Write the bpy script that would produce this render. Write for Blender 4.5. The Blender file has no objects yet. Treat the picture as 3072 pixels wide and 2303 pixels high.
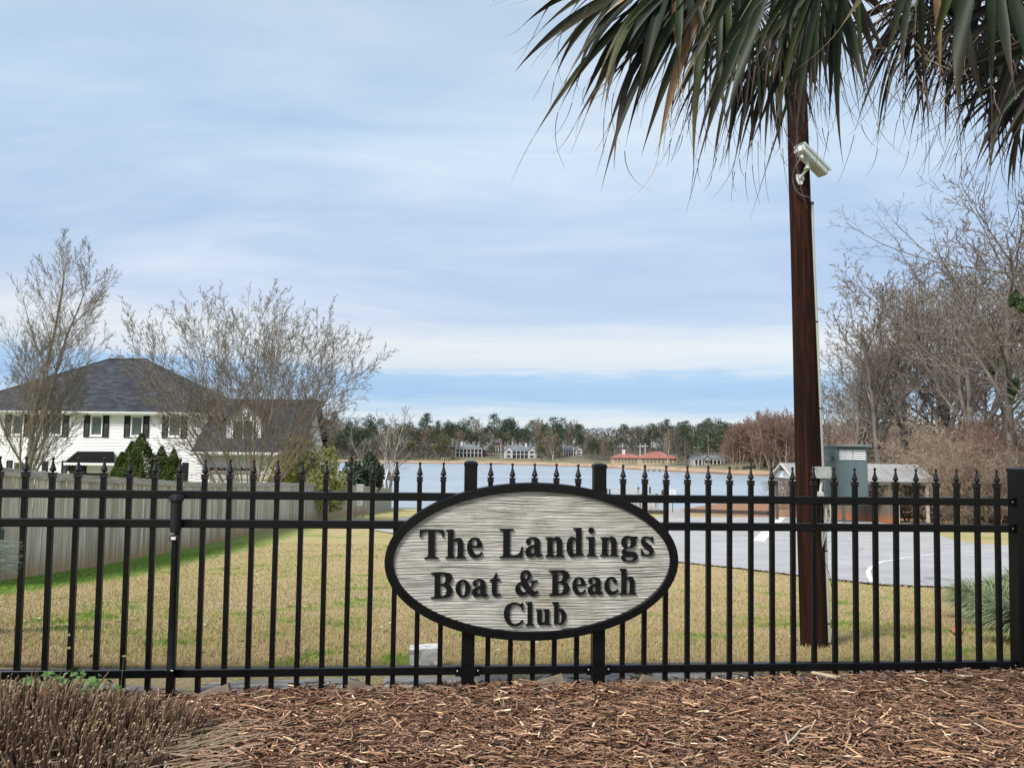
import bpy, bmesh, math, random
import numpy as np
from mathutils import Vector, Matrix, noise as mnoise
random.seed(7); RNG = np.random.default_rng(7)
SC = bpy.context.scene; COL = SC.collection
R = math.radians
# ------------------------------------------------------------------ camera
F = 2307.0; CX, CY = 1536.0, 1151.5; HOR = 1354.0
PITCH = math.atan((HOR - CY) / F); ROLL = R(0.6)
cam_data = bpy.data.cameras.new('camera'); cam = bpy.data.objects.new('camera', cam_data); COL.objects.link(cam)
cam_data.sensor_width = 36.0; cam_data.lens = 36.0 * F / 3072.0
cam_data.clip_start = 0.05; cam_data.clip_end = 3000.0
cam.matrix_world = Matrix.Rotation(PITCH, 4, 'X') @ Matrix.Rotation(R(90), 4, 'X') @ Matrix.Rotation(ROLL, 4, 'Z')
SC.camera = cam

# ------------------------------------------------------------------ light
SUN_EL, SUN_AZ = 46.0, 222.0      # azimuth measured from +Y clockwise: behind the camera, to the left
EXPO = 1.65
SKY_STRENGTH = 0.1
CLOUD_GAIN = 3.28
sun_d = bpy.data.lights.new('sun', 'SUN'); sun_d.energy = 1.5; sun_d.angle = R(16); sun_d.color = (1.0, 0.95, 0.88)
sun = bpy.data.objects.new('sun', sun_d); COL.objects.link(sun)
sdir = Vector((math.sin(R(SUN_AZ)) * math.cos(R(SUN_EL)), math.cos(R(SUN_AZ)) * math.cos(R(SUN_EL)), math.sin(R(SUN_EL))))
sun.rotation_euler = sdir.to_track_quat('Z', 'Y').to_euler()
SC.view_settings.view_transform = 'Standard'; SC.view_settings.look = 'None'
SC.view_settings.exposure = EXPO; SC.view_settings.gamma = 1.0; SC.view_settings.use_curve_mapping = False

class NT:
    def __init__(s, tree): s.t = tree
    def n(s, typ, **kw):
        nd = s.t.nodes.new(typ)
        for k, v in kw.items():
            if k == 'i':
                for a, b in v.items(): nd.inputs[a].default_value = b
            else: setattr(nd, k, v)
        return nd
    def l(s, a, b): s.t.links.new(a, b)
    def math(s, op, a, b=None, c=None, clamp=False):
        nd = s.t.nodes.new('ShaderNodeMath'); nd.operation = op; nd.use_clamp = clamp
        for k, v in enumerate((a, b, c)):
            if v is None: continue
            if isinstance(v, (int, float)): nd.inputs[k].default_value = v
            else: s.l(v, nd.inputs[k])
        return nd.outputs[0]
    def ramp(s, fac, stops, interp='LINEAR'):
        nd = s.t.nodes.new('ShaderNodeValToRGB'); cr = nd.color_ramp; cr.interpolation = interp
        while len(cr.elements) < len(stops): cr.elements.new(0.5)
        for e, (p, c) in zip(cr.elements, sorted(stops, key=lambda q: q[0])):
            e.position = p
            e.color = (c, c, c, 1) if isinstance(c, (int, float)) else (c[0], c[1], c[2], 1)
        if fac is not None: s.l(fac, nd.inputs[0])
        return nd.outputs[0]
    def mix(s, fac, a, b, blend='MIX'):
        nd = s.t.nodes.new('ShaderNodeMix'); nd.data_type = 'RGBA'; nd.blend_type = blend
        for sock, v in ((nd.inputs[0], fac), (nd.inputs[6], a), (nd.inputs[7], b)):
            if isinstance(v, (int, float)): sock.default_value = v
            elif isinstance(v, (tuple, list)): sock.default_value = (v[0], v[1], v[2], 1)
            else: s.l(v, sock)
        return nd.outputs[2]
    def noise(s, vec, scale, detail=4, rough=0.55, dist=0.0):
        nd = s.n('ShaderNodeTexNoise', i={'Scale': scale, 'Detail': detail, 'Roughness': rough, 'Distortion': dist})
        if vec is not None: s.l(vec, nd.inputs['Vector'])
        return nd.outputs['Fac']
    def scale(s, vec, v, loc=(0, 0, 0)):
        nd = s.n('ShaderNodeMapping'); nd.inputs['Scale'].default_value = v; nd.inputs['Location'].default_value = loc
        s.l(vec, nd.inputs['Vector']); return nd.outputs[0]

world = bpy.data.worlds.new('World'); SC.world = world; world.use_nodes = True
wt = world.node_tree; wt.nodes.clear(); w = NT(wt)
sky = w.n('ShaderNodeTexSky', sky_type='NISHITA', sun_disc=False, sun_elevation=R(SUN_EL), sun_rotation=R(SUN_AZ))
tc = w.n('ShaderNodeTexCoord'); sep = w.n('ShaderNodeSeparateXYZ'); w.l(tc.outputs['Generated'], sep.inputs[0])
hx, hy, hz = sep.outputs
hl = w.math('SQRT', w.math('ADD', w.math('MULTIPLY', hx, hx), w.math('MULTIPLY', hy, hy)))
el = w.math('DIVIDE', hz, w.math('MAXIMUM', hl, 0.05))             # tangent of the elevation
az = w.math('DIVIDE', hx, w.math('MAXIMUM', hl, 0.05))
# cloud sheet seen in perspective
den = w.math('ADD', w.math('MAXIMUM', hz, 0.0), 0.16)
cmb = w.n('ShaderNodeCombineXYZ'); w.l(w.math('DIVIDE', hx, den), cmb.inputs[0]); w.l(w.math('DIVIDE', hy, den), cmb.inputs[1])
n_big = w.noise(w.scale(cmb.outputs[0], (0.42, 1.0, 1)), 0.75, 5, 0.52, 0.5)
n_mid = w.noise(w.scale(cmb.outputs[0], (0.5, 1.2, 1), (3.7, 1.3, 0)), 2.3, 7, 0.6, 0.6)
cmb2 = w.n('ShaderNodeCombineXYZ'); w.l(w.math('MULTIPLY', az, 1.6), cmb2.inputs[0]); w.l(w.math('MULTIPLY', el, 17.0), cmb2.inputs[1])
n_str = w.noise(cmb2.outputs[0], 1.0, 5, 0.6, 0.3)
n_str2 = w.noise(w.scale(cmb2.outputs[0], (2.6, 2.6, 1), (5, 2, 0)), 1.3, 7, 0.66, 0.5)
e1 = w.math('ADD', el, w.math('MULTIPLY', w.math('SUBTRACT', n_str, 0.5), 0.062))
e1 = w.math('ADD', e1, w.math('MULTIPLY', w.math('SUBTRACT', n_str2, 0.5), 0.045))
e1 = w.math('ADD', e1, w.math('MULTIPLY', az, 0.012))
G = lambda r, g, b: tuple(((v / 255.0 + 0.055) / 1.055) ** 2.4 for v in (r, g, b))
SKY_STOPS = [(0.0, G(216, 226, 232)), (0.012, G(226, 230, 232)), (0.030, G(200, 217, 234)), (0.040, G(218, 227, 234)), (0.056, G(178, 204, 232)),
    (0.075, G(152, 188, 228)), (0.098, G(166, 198, 232)), (0.108, G(212, 221, 231)), (0.135, G(228, 231, 233)), (0.155, G(214, 222, 232)),
    (0.185, G(188, 205, 229)), (0.30, G(183, 204, 231)), (0.42, G(190, 212, 235)), (0.62, G(205, 220, 233)), (1.0, G(196, 212, 228))]
ccol = w.ramp(e1, SKY_STOPS)
# broad bright and grey masses of the cloud sheet, only well above the horizon
up = w.ramp(el, [(0.12, 0.0), (0.24, 1.0)])
big = w.ramp(n_big, [(0.39, (0.78, 0.85, 0.95)), (0.5, (1.0, 1.0, 1.0)), (0.60, (1.27, 1.18, 1.08))])
mid = w.ramp(n_mid, [(0.35, (0.88, 0.92, 0.97)), (0.65, (1.14, 1.09, 1.03))])
bm = w.mix(1.0, big, mid, 'MULTIPLY')
ccol = w.mix(1.0, ccol, w.mix(up, (1, 1, 1), bm), 'MULTIPLY')
vm = w.n('ShaderNodeVectorMath', operation='SCALE'); w.l(ccol, vm.inputs[0]); vm.inputs['Scale'].default_value = CLOUD_GAIN
mixed = w.mix(0.92, sky.outputs[0], vm.outputs[0])
bg = w.n('ShaderNodeBackground'); bg.inputs['Strength'].default_value = SKY_STRENGTH; w.l(mixed, bg.inputs[0])
wo = w.n('ShaderNodeOutputWorld'); w.l(bg.outputs[0], wo.inputs[0])
world.cycles.sampling_method = 'MANUAL'; world.cycles.sample_map_resolution = 512

# ------------------------------------------------------------------ photo measurements -> places
S_ = 3072.0 / 2212.0
def ray(x, y):
    dx, dy = x - CX, y - CY; c, s = math.cos(ROLL), math.sin(ROLL)
    x, y = CX + dx * c + dy * s, CY - dx * s + dy * c
    u, v = (x - CX) / F, (CY - y) / F
    return Vector((u, math.cos(PITCH) - v * math.sin(PITCH), math.sin(PITCH) + v * math.cos(PITCH)))
def P(xd, yd, Y):                  # a point at distance Y in front of the camera
    r = ray(xd * S_, yd * S_); return r * (Y / r.y)
def Pz(xd, yd, z):                 # ... on the level z
    r = ray(xd * S_, yd * S_); return r * (z / r.z)
LAKE = -6.2
_PY = [-30, 0, 3.9, 4.35, 4.5, 5.8, 8, 11, 13, 16, 20, 25, 32, 47, 60, 72, 84, 95, 400]
_PZ = [-1.2, -1.2, -1.2, -1.21, -1.255, -1.40, -1.70, -2.02, -2.22, -2.42, -2.68, -2.93, -3.2, -3.95, -4.7, -5.4, -6.25, -7.5, -9]
def sstep(a, b, x): t = min(1, max(0, (x - a) / (b - a))); return t * t * (3 - 2 * t)
def ground(x, y):
    z = float(np.interp(y, _PY, _PZ))
    if y > 40:
        if x > 14:     # right bank, red soil, stays above the lake
            s = sstep(14, 30, x) * sstep(46, 56, y) * (1 - sstep(85, 115, y))
            z = z * (1 - s) + s * max(z, -4.6 - 0.012 * (y - 50))
        if x < -11:    # the neighbour's plot
            s = sstep(-11, -20, x) * sstep(48, 60, y) * (1 - sstep(72, 84, y))
            z = z * (1 - s) + s * max(z, -5.2)
    if y > 4.6: z += 0.03 * mnoise.noise(Vector((x * 0.35, y * 0.35, 0))) * min(1, (y - 4.6) / 3)
    return z
def Pg(xd, yd):                    # pixel -> ground
    r = ray(xd * S_, yd * S_); t = 1.0
    a, b = 2.0, 400.0
    f = lambda Y: r.z * Y / r.y - ground(r.x * Y / r.y, Y)
    Y = a
    while Y < b and f(Y) > 0: Y *= 1.02
    lo, hi = Y / 1.02, Y
    for _ in range(25):
        m = (lo + hi) / 2
        if f(m) > 0: lo = m
        else: hi = m
    return r * (lo / r.y)

# ------------------------------------------------------------------ materials
MATS = {}
def newmat(name):
    m = bpy.data.materials.new(name); m.use_nodes = True
    t = m.node_tree; b = t.nodes['Principled BSDF']; return m, NT(t), b
def mat(name, col, rough=0.7, var=0.25, scale=6.0, bump=0.0, bscale=None, metal=0.0, stretch=(1, 1, 1), col2=None, rnd=0.0, spec=0.5, detail=6, coord='Object'):
    """plain coloured surface with wear: two-tone noise, fine bump, optional random tone per object"""
    if name in MATS: return MATS[name]
    m, n, b = newmat(name)
    tcn = n.n('ShaderNodeTexCoord'); v = n.scale(tcn.outputs[coord], stretch)
    fac = n.noise(v, scale, detail, 0.62, 0.2)
    c1 = tuple(c * (1 - var) for c in col); c2 = col2 or tuple(min(1, c * (1 + var)) for c in col)
    c = n.ramp(fac, [(0.32, c1), (0.68, c2)])
    if rnd:
        oi = n.n('ShaderNodeObjectInfo')
        rr = n.ramp(oi.outputs['Random'], [(0, 1 - rnd), (1, 1 + rnd)])
        c = n.mix(1.0, c, rr, 'MULTIPLY')
    n.l(c, b.inputs['Base Color'])
    b.inputs['Roughness'].default_value = rough; b.inputs['Metallic'].default_value = metal
    b.inputs['Specular IOR Level'].default_value = spec
    if bump:
        bf = n.noise(v, bscale or scale * 4, 6, 0.65)
        bn = n.n('ShaderNodeBump'); bn.inputs['Strength'].default_value = 1.0; bn.inputs['Distance'].default_value = bump
        n.l(bf, bn.inputs['Height']); n.l(bn.outputs[0], b.inputs['Normal'])
    MATS[name] = m; return m
def attrmat(name, rough=0.8, tint=(1, 1, 1), var=0.2, scale=40, spec=0.3, trans=0.0):
    """colour carried by the 'tone' attribute of every little piece"""
    if name in MATS: return MATS[name]
    m, n, b = newmat(name)
    at = n.n('ShaderNodeAttribute', attribute_name='tone')
    tcn = n.n('ShaderNodeTexCoord')
    f = n.ramp(n.noise(tcn.outputs['Object'], scale, 4), [(0.3, 1 - var), (0.7, 1 + var)])
    c = n.mix(1.0, n.mix(1.0, at.outputs['Color'], f, 'MULTIPLY'), tint, 'MULTIPLY')
    n.l(c, b.inputs['Base Color']); b.inputs['Roughness'].default_value = rough
    b.inputs['Specular IOR Level'].default_value = spec
    MATS[name] = m; return m

# ------------------------------------------------------------------ mesh helpers
def mesh_np(name, verts, faces, mat_=None, smooth=False, tone=None, mats=None, midx=None):
    me = bpy.data.meshes.new(name)
    if isinstance(faces, np.ndarray) and isinstance(verts, np.ndarray):
        nv, nf, k = len(verts), len(faces), faces.shape[1]
        me.vertices.add(nv); me.vertices.foreach_set('co', verts.astype(np.float32).ravel())
        me.loops.add(nf * k); me.loops.foreach_set('vertex_index', faces.astype(np.int32).ravel())
        me.polygons.add(nf); me.polygons.foreach_set('loop_start', np.arange(0, nf * k, k, dtype=np.int32))
        me.update(calc_edges=True); me.validate()
    else:
        me.from_pydata([tuple(v) for v in verts], [], [tuple(f) for f in faces]); me.update()
    if mat_: me.materials.append(mat_)
    for mm in (mats or []): me.materials.append(mm)
    if midx is not None: me.polygons.foreach_set('material_index', np.asarray(midx, dtype=np.int32))
    if smooth: me.polygons.foreach_set('use_smooth', np.ones(len(me.polygons), dtype=bool))
    if tone is not None:
        a = me.color_attributes.new('tone', 'FLOAT_COLOR', 'POINT')
        arr = np.ones((len(me.vertices), 4), dtype=np.float32); arr[:, :3] = tone
        a.data.foreach_set('color', arr.ravel())
    return me
def link(name, me, parent=None, loc=None, rot=None, mw=None):
    o = bpy.data.objects.new(name, me); COL.objects.link(o)
    if parent: o.parent = parent
    if loc is not None: o.location = loc
    if rot is not None: o.rotation_euler = rot
    if mw is not None: o.matrix_basis = mw
    return o
def tag(o, label=None, cat=None, group=None, kind=None):
    if label: o['label'] = label
    if cat: o['category'] = cat
    if group: o['group'] = group
    if kind: o['kind'] = kind
    return o
def thing(name, label, cat, loc=(0, 0, 0), rz=0.0, group=None, mw=None):
    o = bpy.data.objects.new(name, None); COL.objects.link(o); o.empty_display_size = 0.2
    o.location = loc; o.rotation_euler = (0, 0, rz)
    if mw is not None: o.matrix_basis = mw
    return tag(o, label, cat, group)
def copy_tree(o, parent=None):
    kids = list(o.children)
    c = o.copy(); COL.objects.link(c); c.parent = parent
    for k in kids: copy_tree(k, c)
    return c
class MB:
    """collects boxes, prisms, tubes and lathes into one mesh"""
    def __init__(s): s.v = []; s.f = []
    def add(s, vs, fs):
        b = len(s.v); s.v.extend(tuple(v) for v in vs); s.f.extend(tuple(b + i for i in f) for f in fs); return s
    def box(s, x0, x1, y0, y1, z0, z1, M=None):
        vs = [Vector(p) for p in ((x0, y0, z0), (x1, y0, z0), (x1, y1, z0), (x0, y1, z0), (x0, y0, z1), (x1, y0, z1), (x1, y1, z1), (x0, y1, z1))]
        if M: vs = [M @ p for p in vs]
        return s.add(vs, [(0, 3, 2, 1), (4, 5, 6, 7), (0, 1, 5, 4), (1, 2, 6, 5), (2, 3, 7, 6), (3, 0, 4, 7)])
    def bbox(s, x0, x1, y0, y1, z0, z1, b=0.004, M=None):
        """box with chamfered long edges"""
        x0, x1 = sorted((x0, x1)); y0, y1 = sorted((y0, y1)); z0, z1 = sorted((z0, z1))
        bm = bmesh.new(); bmesh.ops.create_cube(bm, size=1)
        for v in bm.verts: v.co = Vector(((x0 + x1) / 2 + v.co.x * (x1 - x0), (y0 + y1) / 2 + v.co.y * (y1 - y0), (z0 + z1) / 2 + v.co.z * (z1 - z0)))
        bmesh.ops.bevel(bm, geom=list(bm.edges), offset=min(b, (x1 - x0) * .45, (y1 - y0) * .45, (z1 - z0) * .45), segments=1, affect='EDGES')
        bm.verts.index_update(); vs = [v.co.copy() for v in bm.verts]; fs = [[v.index for v in f.verts] for f in bm.faces]; bm.free()
        if M: vs = [M @ p for p in vs]
        return s.add(vs, fs)
    def prism(s, poly, a, b, axis='y', M=None):
        """polygon in the two other axes, extruded from a to b along axis"""
        n = len(poly); vs = []
        for t in (a, b):
            for p, q in poly: vs.append(Vector((p, t, q) if axis == 'y' else (t, p, q) if axis == 'x' else (p, q, t)))
        if M: vs = [M @ p for p in vs]
        fs = [tuple(range(n))[::-1], tuple(range(n, 2 * n))] + [(i, (i + 1) % n, n + (i + 1) % n, n + i) for i in range(n)]
        return s.add(vs, fs)
    def tube(s, pts, rad, sides=8, cap=True):
        pts = [Vector(p) for p in pts]; n = len(pts)
        rads = rad if isinstance(rad, (list, tuple)) else [rad] * n
        base = len(s.v); prev = None
        for i, p in enumerate(pts):
            d = (pts[min(i + 1, n - 1)] - pts[max(i - 1, 0)]).normalized()
            if prev is None: a = d.orthogonal().normalized()
            else: a = (prev - d * prev.dot(d)).normalized()
            prev = a; b = d.cross(a)
            for k in range(sides):
                t = 2 * math.pi * k / sides; s.v.append(tuple(p + (a * math.cos(t) + b * math.sin(t)) * rads[i]))
        for i in range(n - 1):
            for k in range(sides):
                q = (k + 1) % sides; s.f.append((base + i * sides + k, base + i * sides + q, base + (i + 1) * sides + q, base + (i + 1) * sides + k))
        if cap:
            s.f.append(tuple(base + k for k in range(sides))[::-1]); s.f.append(tuple(base + (n - 1) * sides + k for k in range(sides)))
        return s
    def lathe(s, prof, sides=12, c=(0, 0, 0), square=False):
        """profile [(r, z)] about a vertical axis"""
        base = len(s.v)
        for r, z in prof:
            for k in range(sides):
                t = 2 * math.pi * (k + 0.5) / sides; q = r / math.cos(math.pi / sides) if square else r
                s.v.append((c[0] + q * math.cos(t), c[1] + q * math.sin(t), c[2] + z))
        for i in range(len(prof) - 1):
            for k in range(sides):
                q = (k + 1) % sides; s.f.append((base + i * sides + k, base + i * sides + q, base + (i + 1) * sides + q, base + (i + 1) * sides + k))
        s.f.append(tuple(base + k for k in range(sides))[::-1]); s.f.append(tuple(base + (len(prof) - 1) * sides + k for k in range(sides)))
        return s
    def quad(s, a, b, c, d): return s.add([a, b, c, d], [(0, 1, 2, 3)])
    def mesh(s, name, m, smooth=False):
        me = mesh_np(name, s.v, s.f, m)
        if smooth:
            me.polygons.foreach_set('use_smooth', np.ones(len(me.polygons), dtype=bool))
            me.set_sharp_from_angle(angle=R(35))
        return me
    def build(s, name, m, parent=None, smooth=False, loc=None, mw=None, rot=None):
        return link(name, s.mesh(name, m, smooth), parent, loc, rot, mw)
def drape(name, poly, m, dz, step=2.0, parent=None):
    """a polygon laid over the ground, dz above it, cut fine enough to follow it"""
    bm = bmesh.new(); f = bm.faces.new([bm.verts.new((p[0], p[1], 0)) for p in poly])
    bmesh.ops.triangulate(bm, faces=[f])
    xs = [p[0] for p in poly]; ys = [p[1] for p in poly]
    for ax, lo, hi in ((0, min(xs), max(xs)), (1, min(ys), max(ys))):
        t = lo + step
        while t < hi:
            co = (t, 0, 0) if ax == 0 else (0, t, 0); no = (1, 0, 0) if ax == 0 else (0, 1, 0)
            bmesh.ops.bisect_plane(bm, geom=bm.verts[:] + bm.edges[:] + bm.faces[:], plane_co=co, plane_no=no); t += step
    bmesh.ops.remove_doubles(bm, verts=bm.verts[:], dist=0.001)
    for v in bm.verts: v.co.z = ground(v.co.x, v.co.y) + dz
    bmesh.ops.recalc_face_normals(bm, faces=bm.faces[:])
    for f in bm.faces:
        if f.normal.z < 0: f.normal_flip()
    me = bpy.data.meshes.new(name); bm.to_mesh(me); bm.free(); me.materials.append(m)
    return link(name, me, parent)
# ------------------------------------------------------------------ ground
def lawn_mat():
    m, n, b = newmat('lawn')
    ge = n.n('ShaderNodeNewGeometry'); pos = ge.outputs['Position']
    sp = n.n('ShaderNodeSeparateXYZ'); n.l(pos, sp.inputs[0]); X, Y, Z = sp.outputs
    patch = n.noise(n.scale(pos, (1, 1.0, 0)), 0.42, 6, 0.62, 0.7)
    patch2 = n.noise(n.scale(pos, (1, 0.8, 0), (7, 3, 0)), 1.7, 6, 0.65, 0.4)
    fine = n.noise(n.scale(pos, (1, 1, 0)), 38, 6, 0.75)
    fine2 = n.noise(n.scale(pos, (1, .6, 0)), 9, 6, 0.7)
    tan = n.ramp(fine, [(0.25, (0.24, 0.175, 0.09)), (0.5, (0.49, 0.39, 0.215)), (0.75, (0.72, 0.60, 0.37))])
    tan = n.mix(n.ramp(fine2, [(0.4, 0.0), (0.75, 0.7)]), tan, (0.46, 0.32, 0.18))
    grn = n.ramp(fine, [(0.25, (0.07, 0.13, 0.02)), (0.5, (0.17, 0.28, 0.045)), (0.78, (0.34, 0.44, 0.10))])
    oliv = n.ramp(fine, [(0.25, (0.19, 0.175, 0.05)), (0.75, (0.58, 0.54, 0.20))])
    c = n.mix(n.ramp(n.math('ADD', n.math('MULTIPLY', patch, 0.65), n.math('MULTIPLY', patch2, 0.35)), [(0.44, 0.0), (0.60, 0.8)]), tan, oliv)
    g = n.ramp(n.math('ADD', n.math('MULTIPLY', patch, 0.5), n.math('MULTIPLY', patch2, 0.5)), [(0.545, 0.0), (0.60, 0.92)])
    # green band along the neighbour's board fence
    bx = n.math('ADD', X, n.math('MULTIPLY', n.math('SUBTRACT', patch2, 0.5), 1.6))
    bx = n.math('ADD', bx, n.math('MULTIPLY', Y, 0.045))
    band = n.math('MULTIPLY', n.ramp(n.math('MULTIPLY', n.math('ADD', bx, 9.0), 0.25), [(0.0, 1.0), (0.63, 1.0), (0.74, 0.0)]),
                  n.ramp(n.math('MULTIPLY', X, -0.1), [(0.60, 0.0), (0.66, 1.0)]))
    band = n.math('MULTIPLY', band, n.ramp(n.math('MULTIPLY', Y, 0.025), [(0.5, 1.0), (0.9, 0.25)]))
    g = n.math('MAXIMUM', g, band)
    c = n.mix(g, c, grn)
    # far half of the lawn: greener, mown
    far = n.ramp(n.math('MULTIPLY', Y, 0.01), [(0.2, 0.0), (0.5, 0.45)])
    c = n.mix(far, c, n.ramp(fine2, [(0.3, (0.24, 0.25, 0.08)), (0.7, (0.50, 0.44, 0.22))]))
    # bare red clay and leaf litter on the right bank, by the water and in worn spots
    bank = n.math('MULTIPLY', n.ramp(n.math('MULTIPLY', X, 0.02), [(0.24, 0.0), (0.36, 1.0)]), n.ramp(n.math('MULTIPLY', Y, 0.01), [(0.465, 0.0), (0.50, 1.0)]))
    clay = n.ramp(fine2, [(0.3, (0.20, 0.095, 0.055)), (0.7, (0.42, 0.25, 0.16))])
    wx = n.ramp(n.math('ADD', Z, n.math('MULTIPLY', n.math('SUBTRACT', patch2, 0.5), 0.3)), [(0, 0), (1, 1)])
    shore = n.ramp(n.math('ADD', n.math('MULTIPLY', Z, -1.0), -5.2), [(0.25, 0.0), (0.6, 1.0)])
    c = n.mix(n.math('MAXIMUM', bank, shore), c, clay)
    n.l(c, b.inputs['Base Color']); b.inputs['Roughness'].default_value = 0.95; b.inputs['Specular IOR Level'].default_value = 0.15
    bn = n.n('ShaderNodeBump'); bn.inputs['Distance'].default_value = 0.03
    n.l(fine, bn.inputs['Height']); n.l(bn.outputs[0], b.inputs['Normal'])
    MATS['lawn'] = m; return m
LAWN = lawn_mat()
xs = np.concatenate([[-900, -500, -250, -140], np.arange(-90, -12, 3.0), np.arange(-12, 12, 0.5), np.arange(12, 90, 3.0), [140, 250, 500, 900]])
ys = np.concatenate([[-30, -10, 0, 2, 3, 3.9, 4.1, 4.35, 4.5], np.arange(5, 20, 0.5), np.arange(20, 100, 1.5), [110, 140, 200, 300, 500, 900, 1400]])
gv = [(x, y, ground(x, y)) for y in ys for x in xs]
nx_ = len(xs); gf = [(j * nx_ + i, j * nx_ + i + 1, (j + 1) * nx_ + i + 1, (j + 1) * nx_ + i) for j in range(len(ys) - 1) for i in range(nx_ - 1)]
tag(link('lawn', mesh_np('lawn', gv, gf, LAWN, smooth=True)), kind='structure')

# ------------------------------------------------------------------ lake
def water_mat():
    m, n, b = newmat('lake_water')
    ge = n.n('ShaderNodeNewGeometry'); pos = ge.outputs['Position']
    rip = n.noise(n.scale(pos, (0.35, 1.0, 1)), 1.6, 5, 0.6, 0.3)
    calm = n.noise(n.scale(pos, (0.02, 0.06, 1)), 1.0, 4, 0.6, 0.6)
    n.l(n.ramp(calm, [(0.35, (0.27, 0.32, 0.365)), (0.65, (0.33, 0.385, 0.43))]), b.inputs['Base Color'])  # turbid tint lifted paler: sky glare and haze put into the base colour
    n.l(n.ramp(calm, [(0.35, 0.36), (0.65, 0.48)]), b.inputs['Roughness'])
    b.inputs['IOR'].default_value = 1.45; b.inputs['Specular IOR Level'].default_value = 1.0
    bn = n.n('ShaderNodeBump'); bn.inputs['Distance'].default_value = 0.012; bn.inputs['Strength'].default_value = 0.9
    n.l(rip, bn.inputs['Height']); n.l(bn.outputs[0], b.inputs['Normal'])
    return m
tag(link('lake', mesh_np('lake', [(-900, 40, LAKE), (900, 40, LAKE), (900, 900, LAKE), (-900, 900, LAKE)], [(0, 1, 2, 3)], water_mat())), kind='structure')

# ------------------------------------------------------------------ far shore
SHORE_PX = [(-500, 988), (-100, 991), (300, 995), (700, 998.5), (850, 1000), (1000, 1001.5), (1100, 1003), (1250, 1008), (1330, 1011.5), (1436, 1018), (1600, 1026), (1720, 1031), (1900, 1036), (2150, 1044), (2500, 1060)]
SHORE = [Pz(x, y, LAKE) for x, y in SHORE_PX]
_sx = [p.x / p.y for p in SHORE]; _sy = [p.y for p in SHORE]
def shore_y(q): return float(np.interp(q, _sx, _sy))
def far_h(q, y):                       # height of the far land at tangent q, distance y
    d = y - shore_y(q)
    return LAKE + float(np.interp(d, [-20, -2, 0, 6, 14, 40, 90, 160, 400, 1200], [-1.5, -0.3, 0.0, 0.9, 1.5, 3.0, 6.0, 8.5, 11, 12])) + (0.5 * mnoise.noise(Vector((q * y * .03, y * .03, 5))) if d > 14 else 0)
def far_mat():
    m, n, b = newmat('far_bank')
    ge = n.n('ShaderNodeNewGeometry'); pos = ge.outputs['Position']
    sp = n.n('ShaderNodeSeparateXYZ'); n.l(pos, sp.inputs[0])
    nz = n.noise(pos, 0.12, 6, 0.65, 0.3)
    hh = n.math('ADD', n.math('ADD', sp.outputs[2], -LAKE), n.math('MULTIPLY', n.math('SUBTRACT', nz, 0.5), 1.6))
    c = n.ramp(n.math('MULTIPLY', hh, 0.1), [(0.0, (0.10, 0.075, 0.06)), (0.03, (0.30, 0.17, 0.11)), (0.07, (0.46, 0.31, 0.21)), (0.115, (0.40, 0.29, 0.19)), (0.15, (0.20, 0.18, 0.10)), (0.4, (0.09, 0.085, 0.06))])
    c = n.mix(n.ramp(n.noise(pos, 0.35, 6, 0.7), [(0.4, 0.0), (0.7, 0.45)]), c, (0.16, 0.12, 0.08))
    n.l(c, b.inputs['Base Color']); b.inputs['Roughness'].default_value = 1.0
    return m
qs = np.linspace(_sx[0], _sx[-1], 160); ds = [-14, -2, 0, 2, 4, 8, 14, 25, 40, 65, 90, 125, 160, 260, 400, 700, 1100]
fv = []; 
for q in qs:
    y0 = shore_y(q)
    for d in ds:
        y = y0 + d; fv.append((q * y, y, far_h(q, y)))
nd = len(ds); ff = [(i * nd + j, (i + 1) * nd + j, (i + 1) * nd + j + 1, i * nd + j + 1) for i in range(len(qs) - 1) for j in range(nd - 1)]
tag(link('far_shore', mesh_np('far_shore', fv, ff, far_mat(), smooth=True)), kind='structure')
def Pfar(xd, d):                       # a place on the far land seen at column xd, d metres behind the water's edge
    r = ray(xd * S_, HOR); q = r.x / r.y; y = shore_y(q) + d
    return Vector((q * y, y, far_h(q, y)))

# ------------------------------------------------------------------ asphalt with paint lines
asph = mat('asphalt', (0.375, 0.37, 0.37), 0.9, 0.10, 0.7, bump=0.006, bscale=60, col2=(0.45, 0.445, 0.442), spec=0.3, detail=10)
def G2(x, y): p = Pg(x / S_, y / S_); return (p.x, p.y)
lot_px = [(3330, 1815), (3072, 1786), (2850, 1765), (2640, 1757), (2400, 1730), (2225, 1708), (2050, 1690), (1900, 1668), (1700, 1640), (1500, 1622), (1300, 1610), (1185, 1602), (1125, 1592),
          (1090, 1577), (1150, 1566), (1215, 1553), (1300, 1547), (1600, 1550), (1980, 1551), (2400, 1553), (2480, 1556), (2690, 1573), (2780, 1587), (2830, 1612), (2900, 1630), (3072, 1643), (3330, 1660)]
LOT = [G2(*p) for p in lot_px]
def in_poly(X, Y, poly):
    c = np.zeros(len(X), bool)
    for (xa, ya), (xb, yb) in zip(poly, poly[1:] + poly[:1]): c ^= ((ya > Y) != (yb > Y)) & (X < (xb - xa) * (Y - ya) / ((yb - ya) or 1e-9) + xa)
    return c
lot = drape('parking_lot', LOT, asph, 0.035, 1.5); tag(lot, kind='structure')
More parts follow.
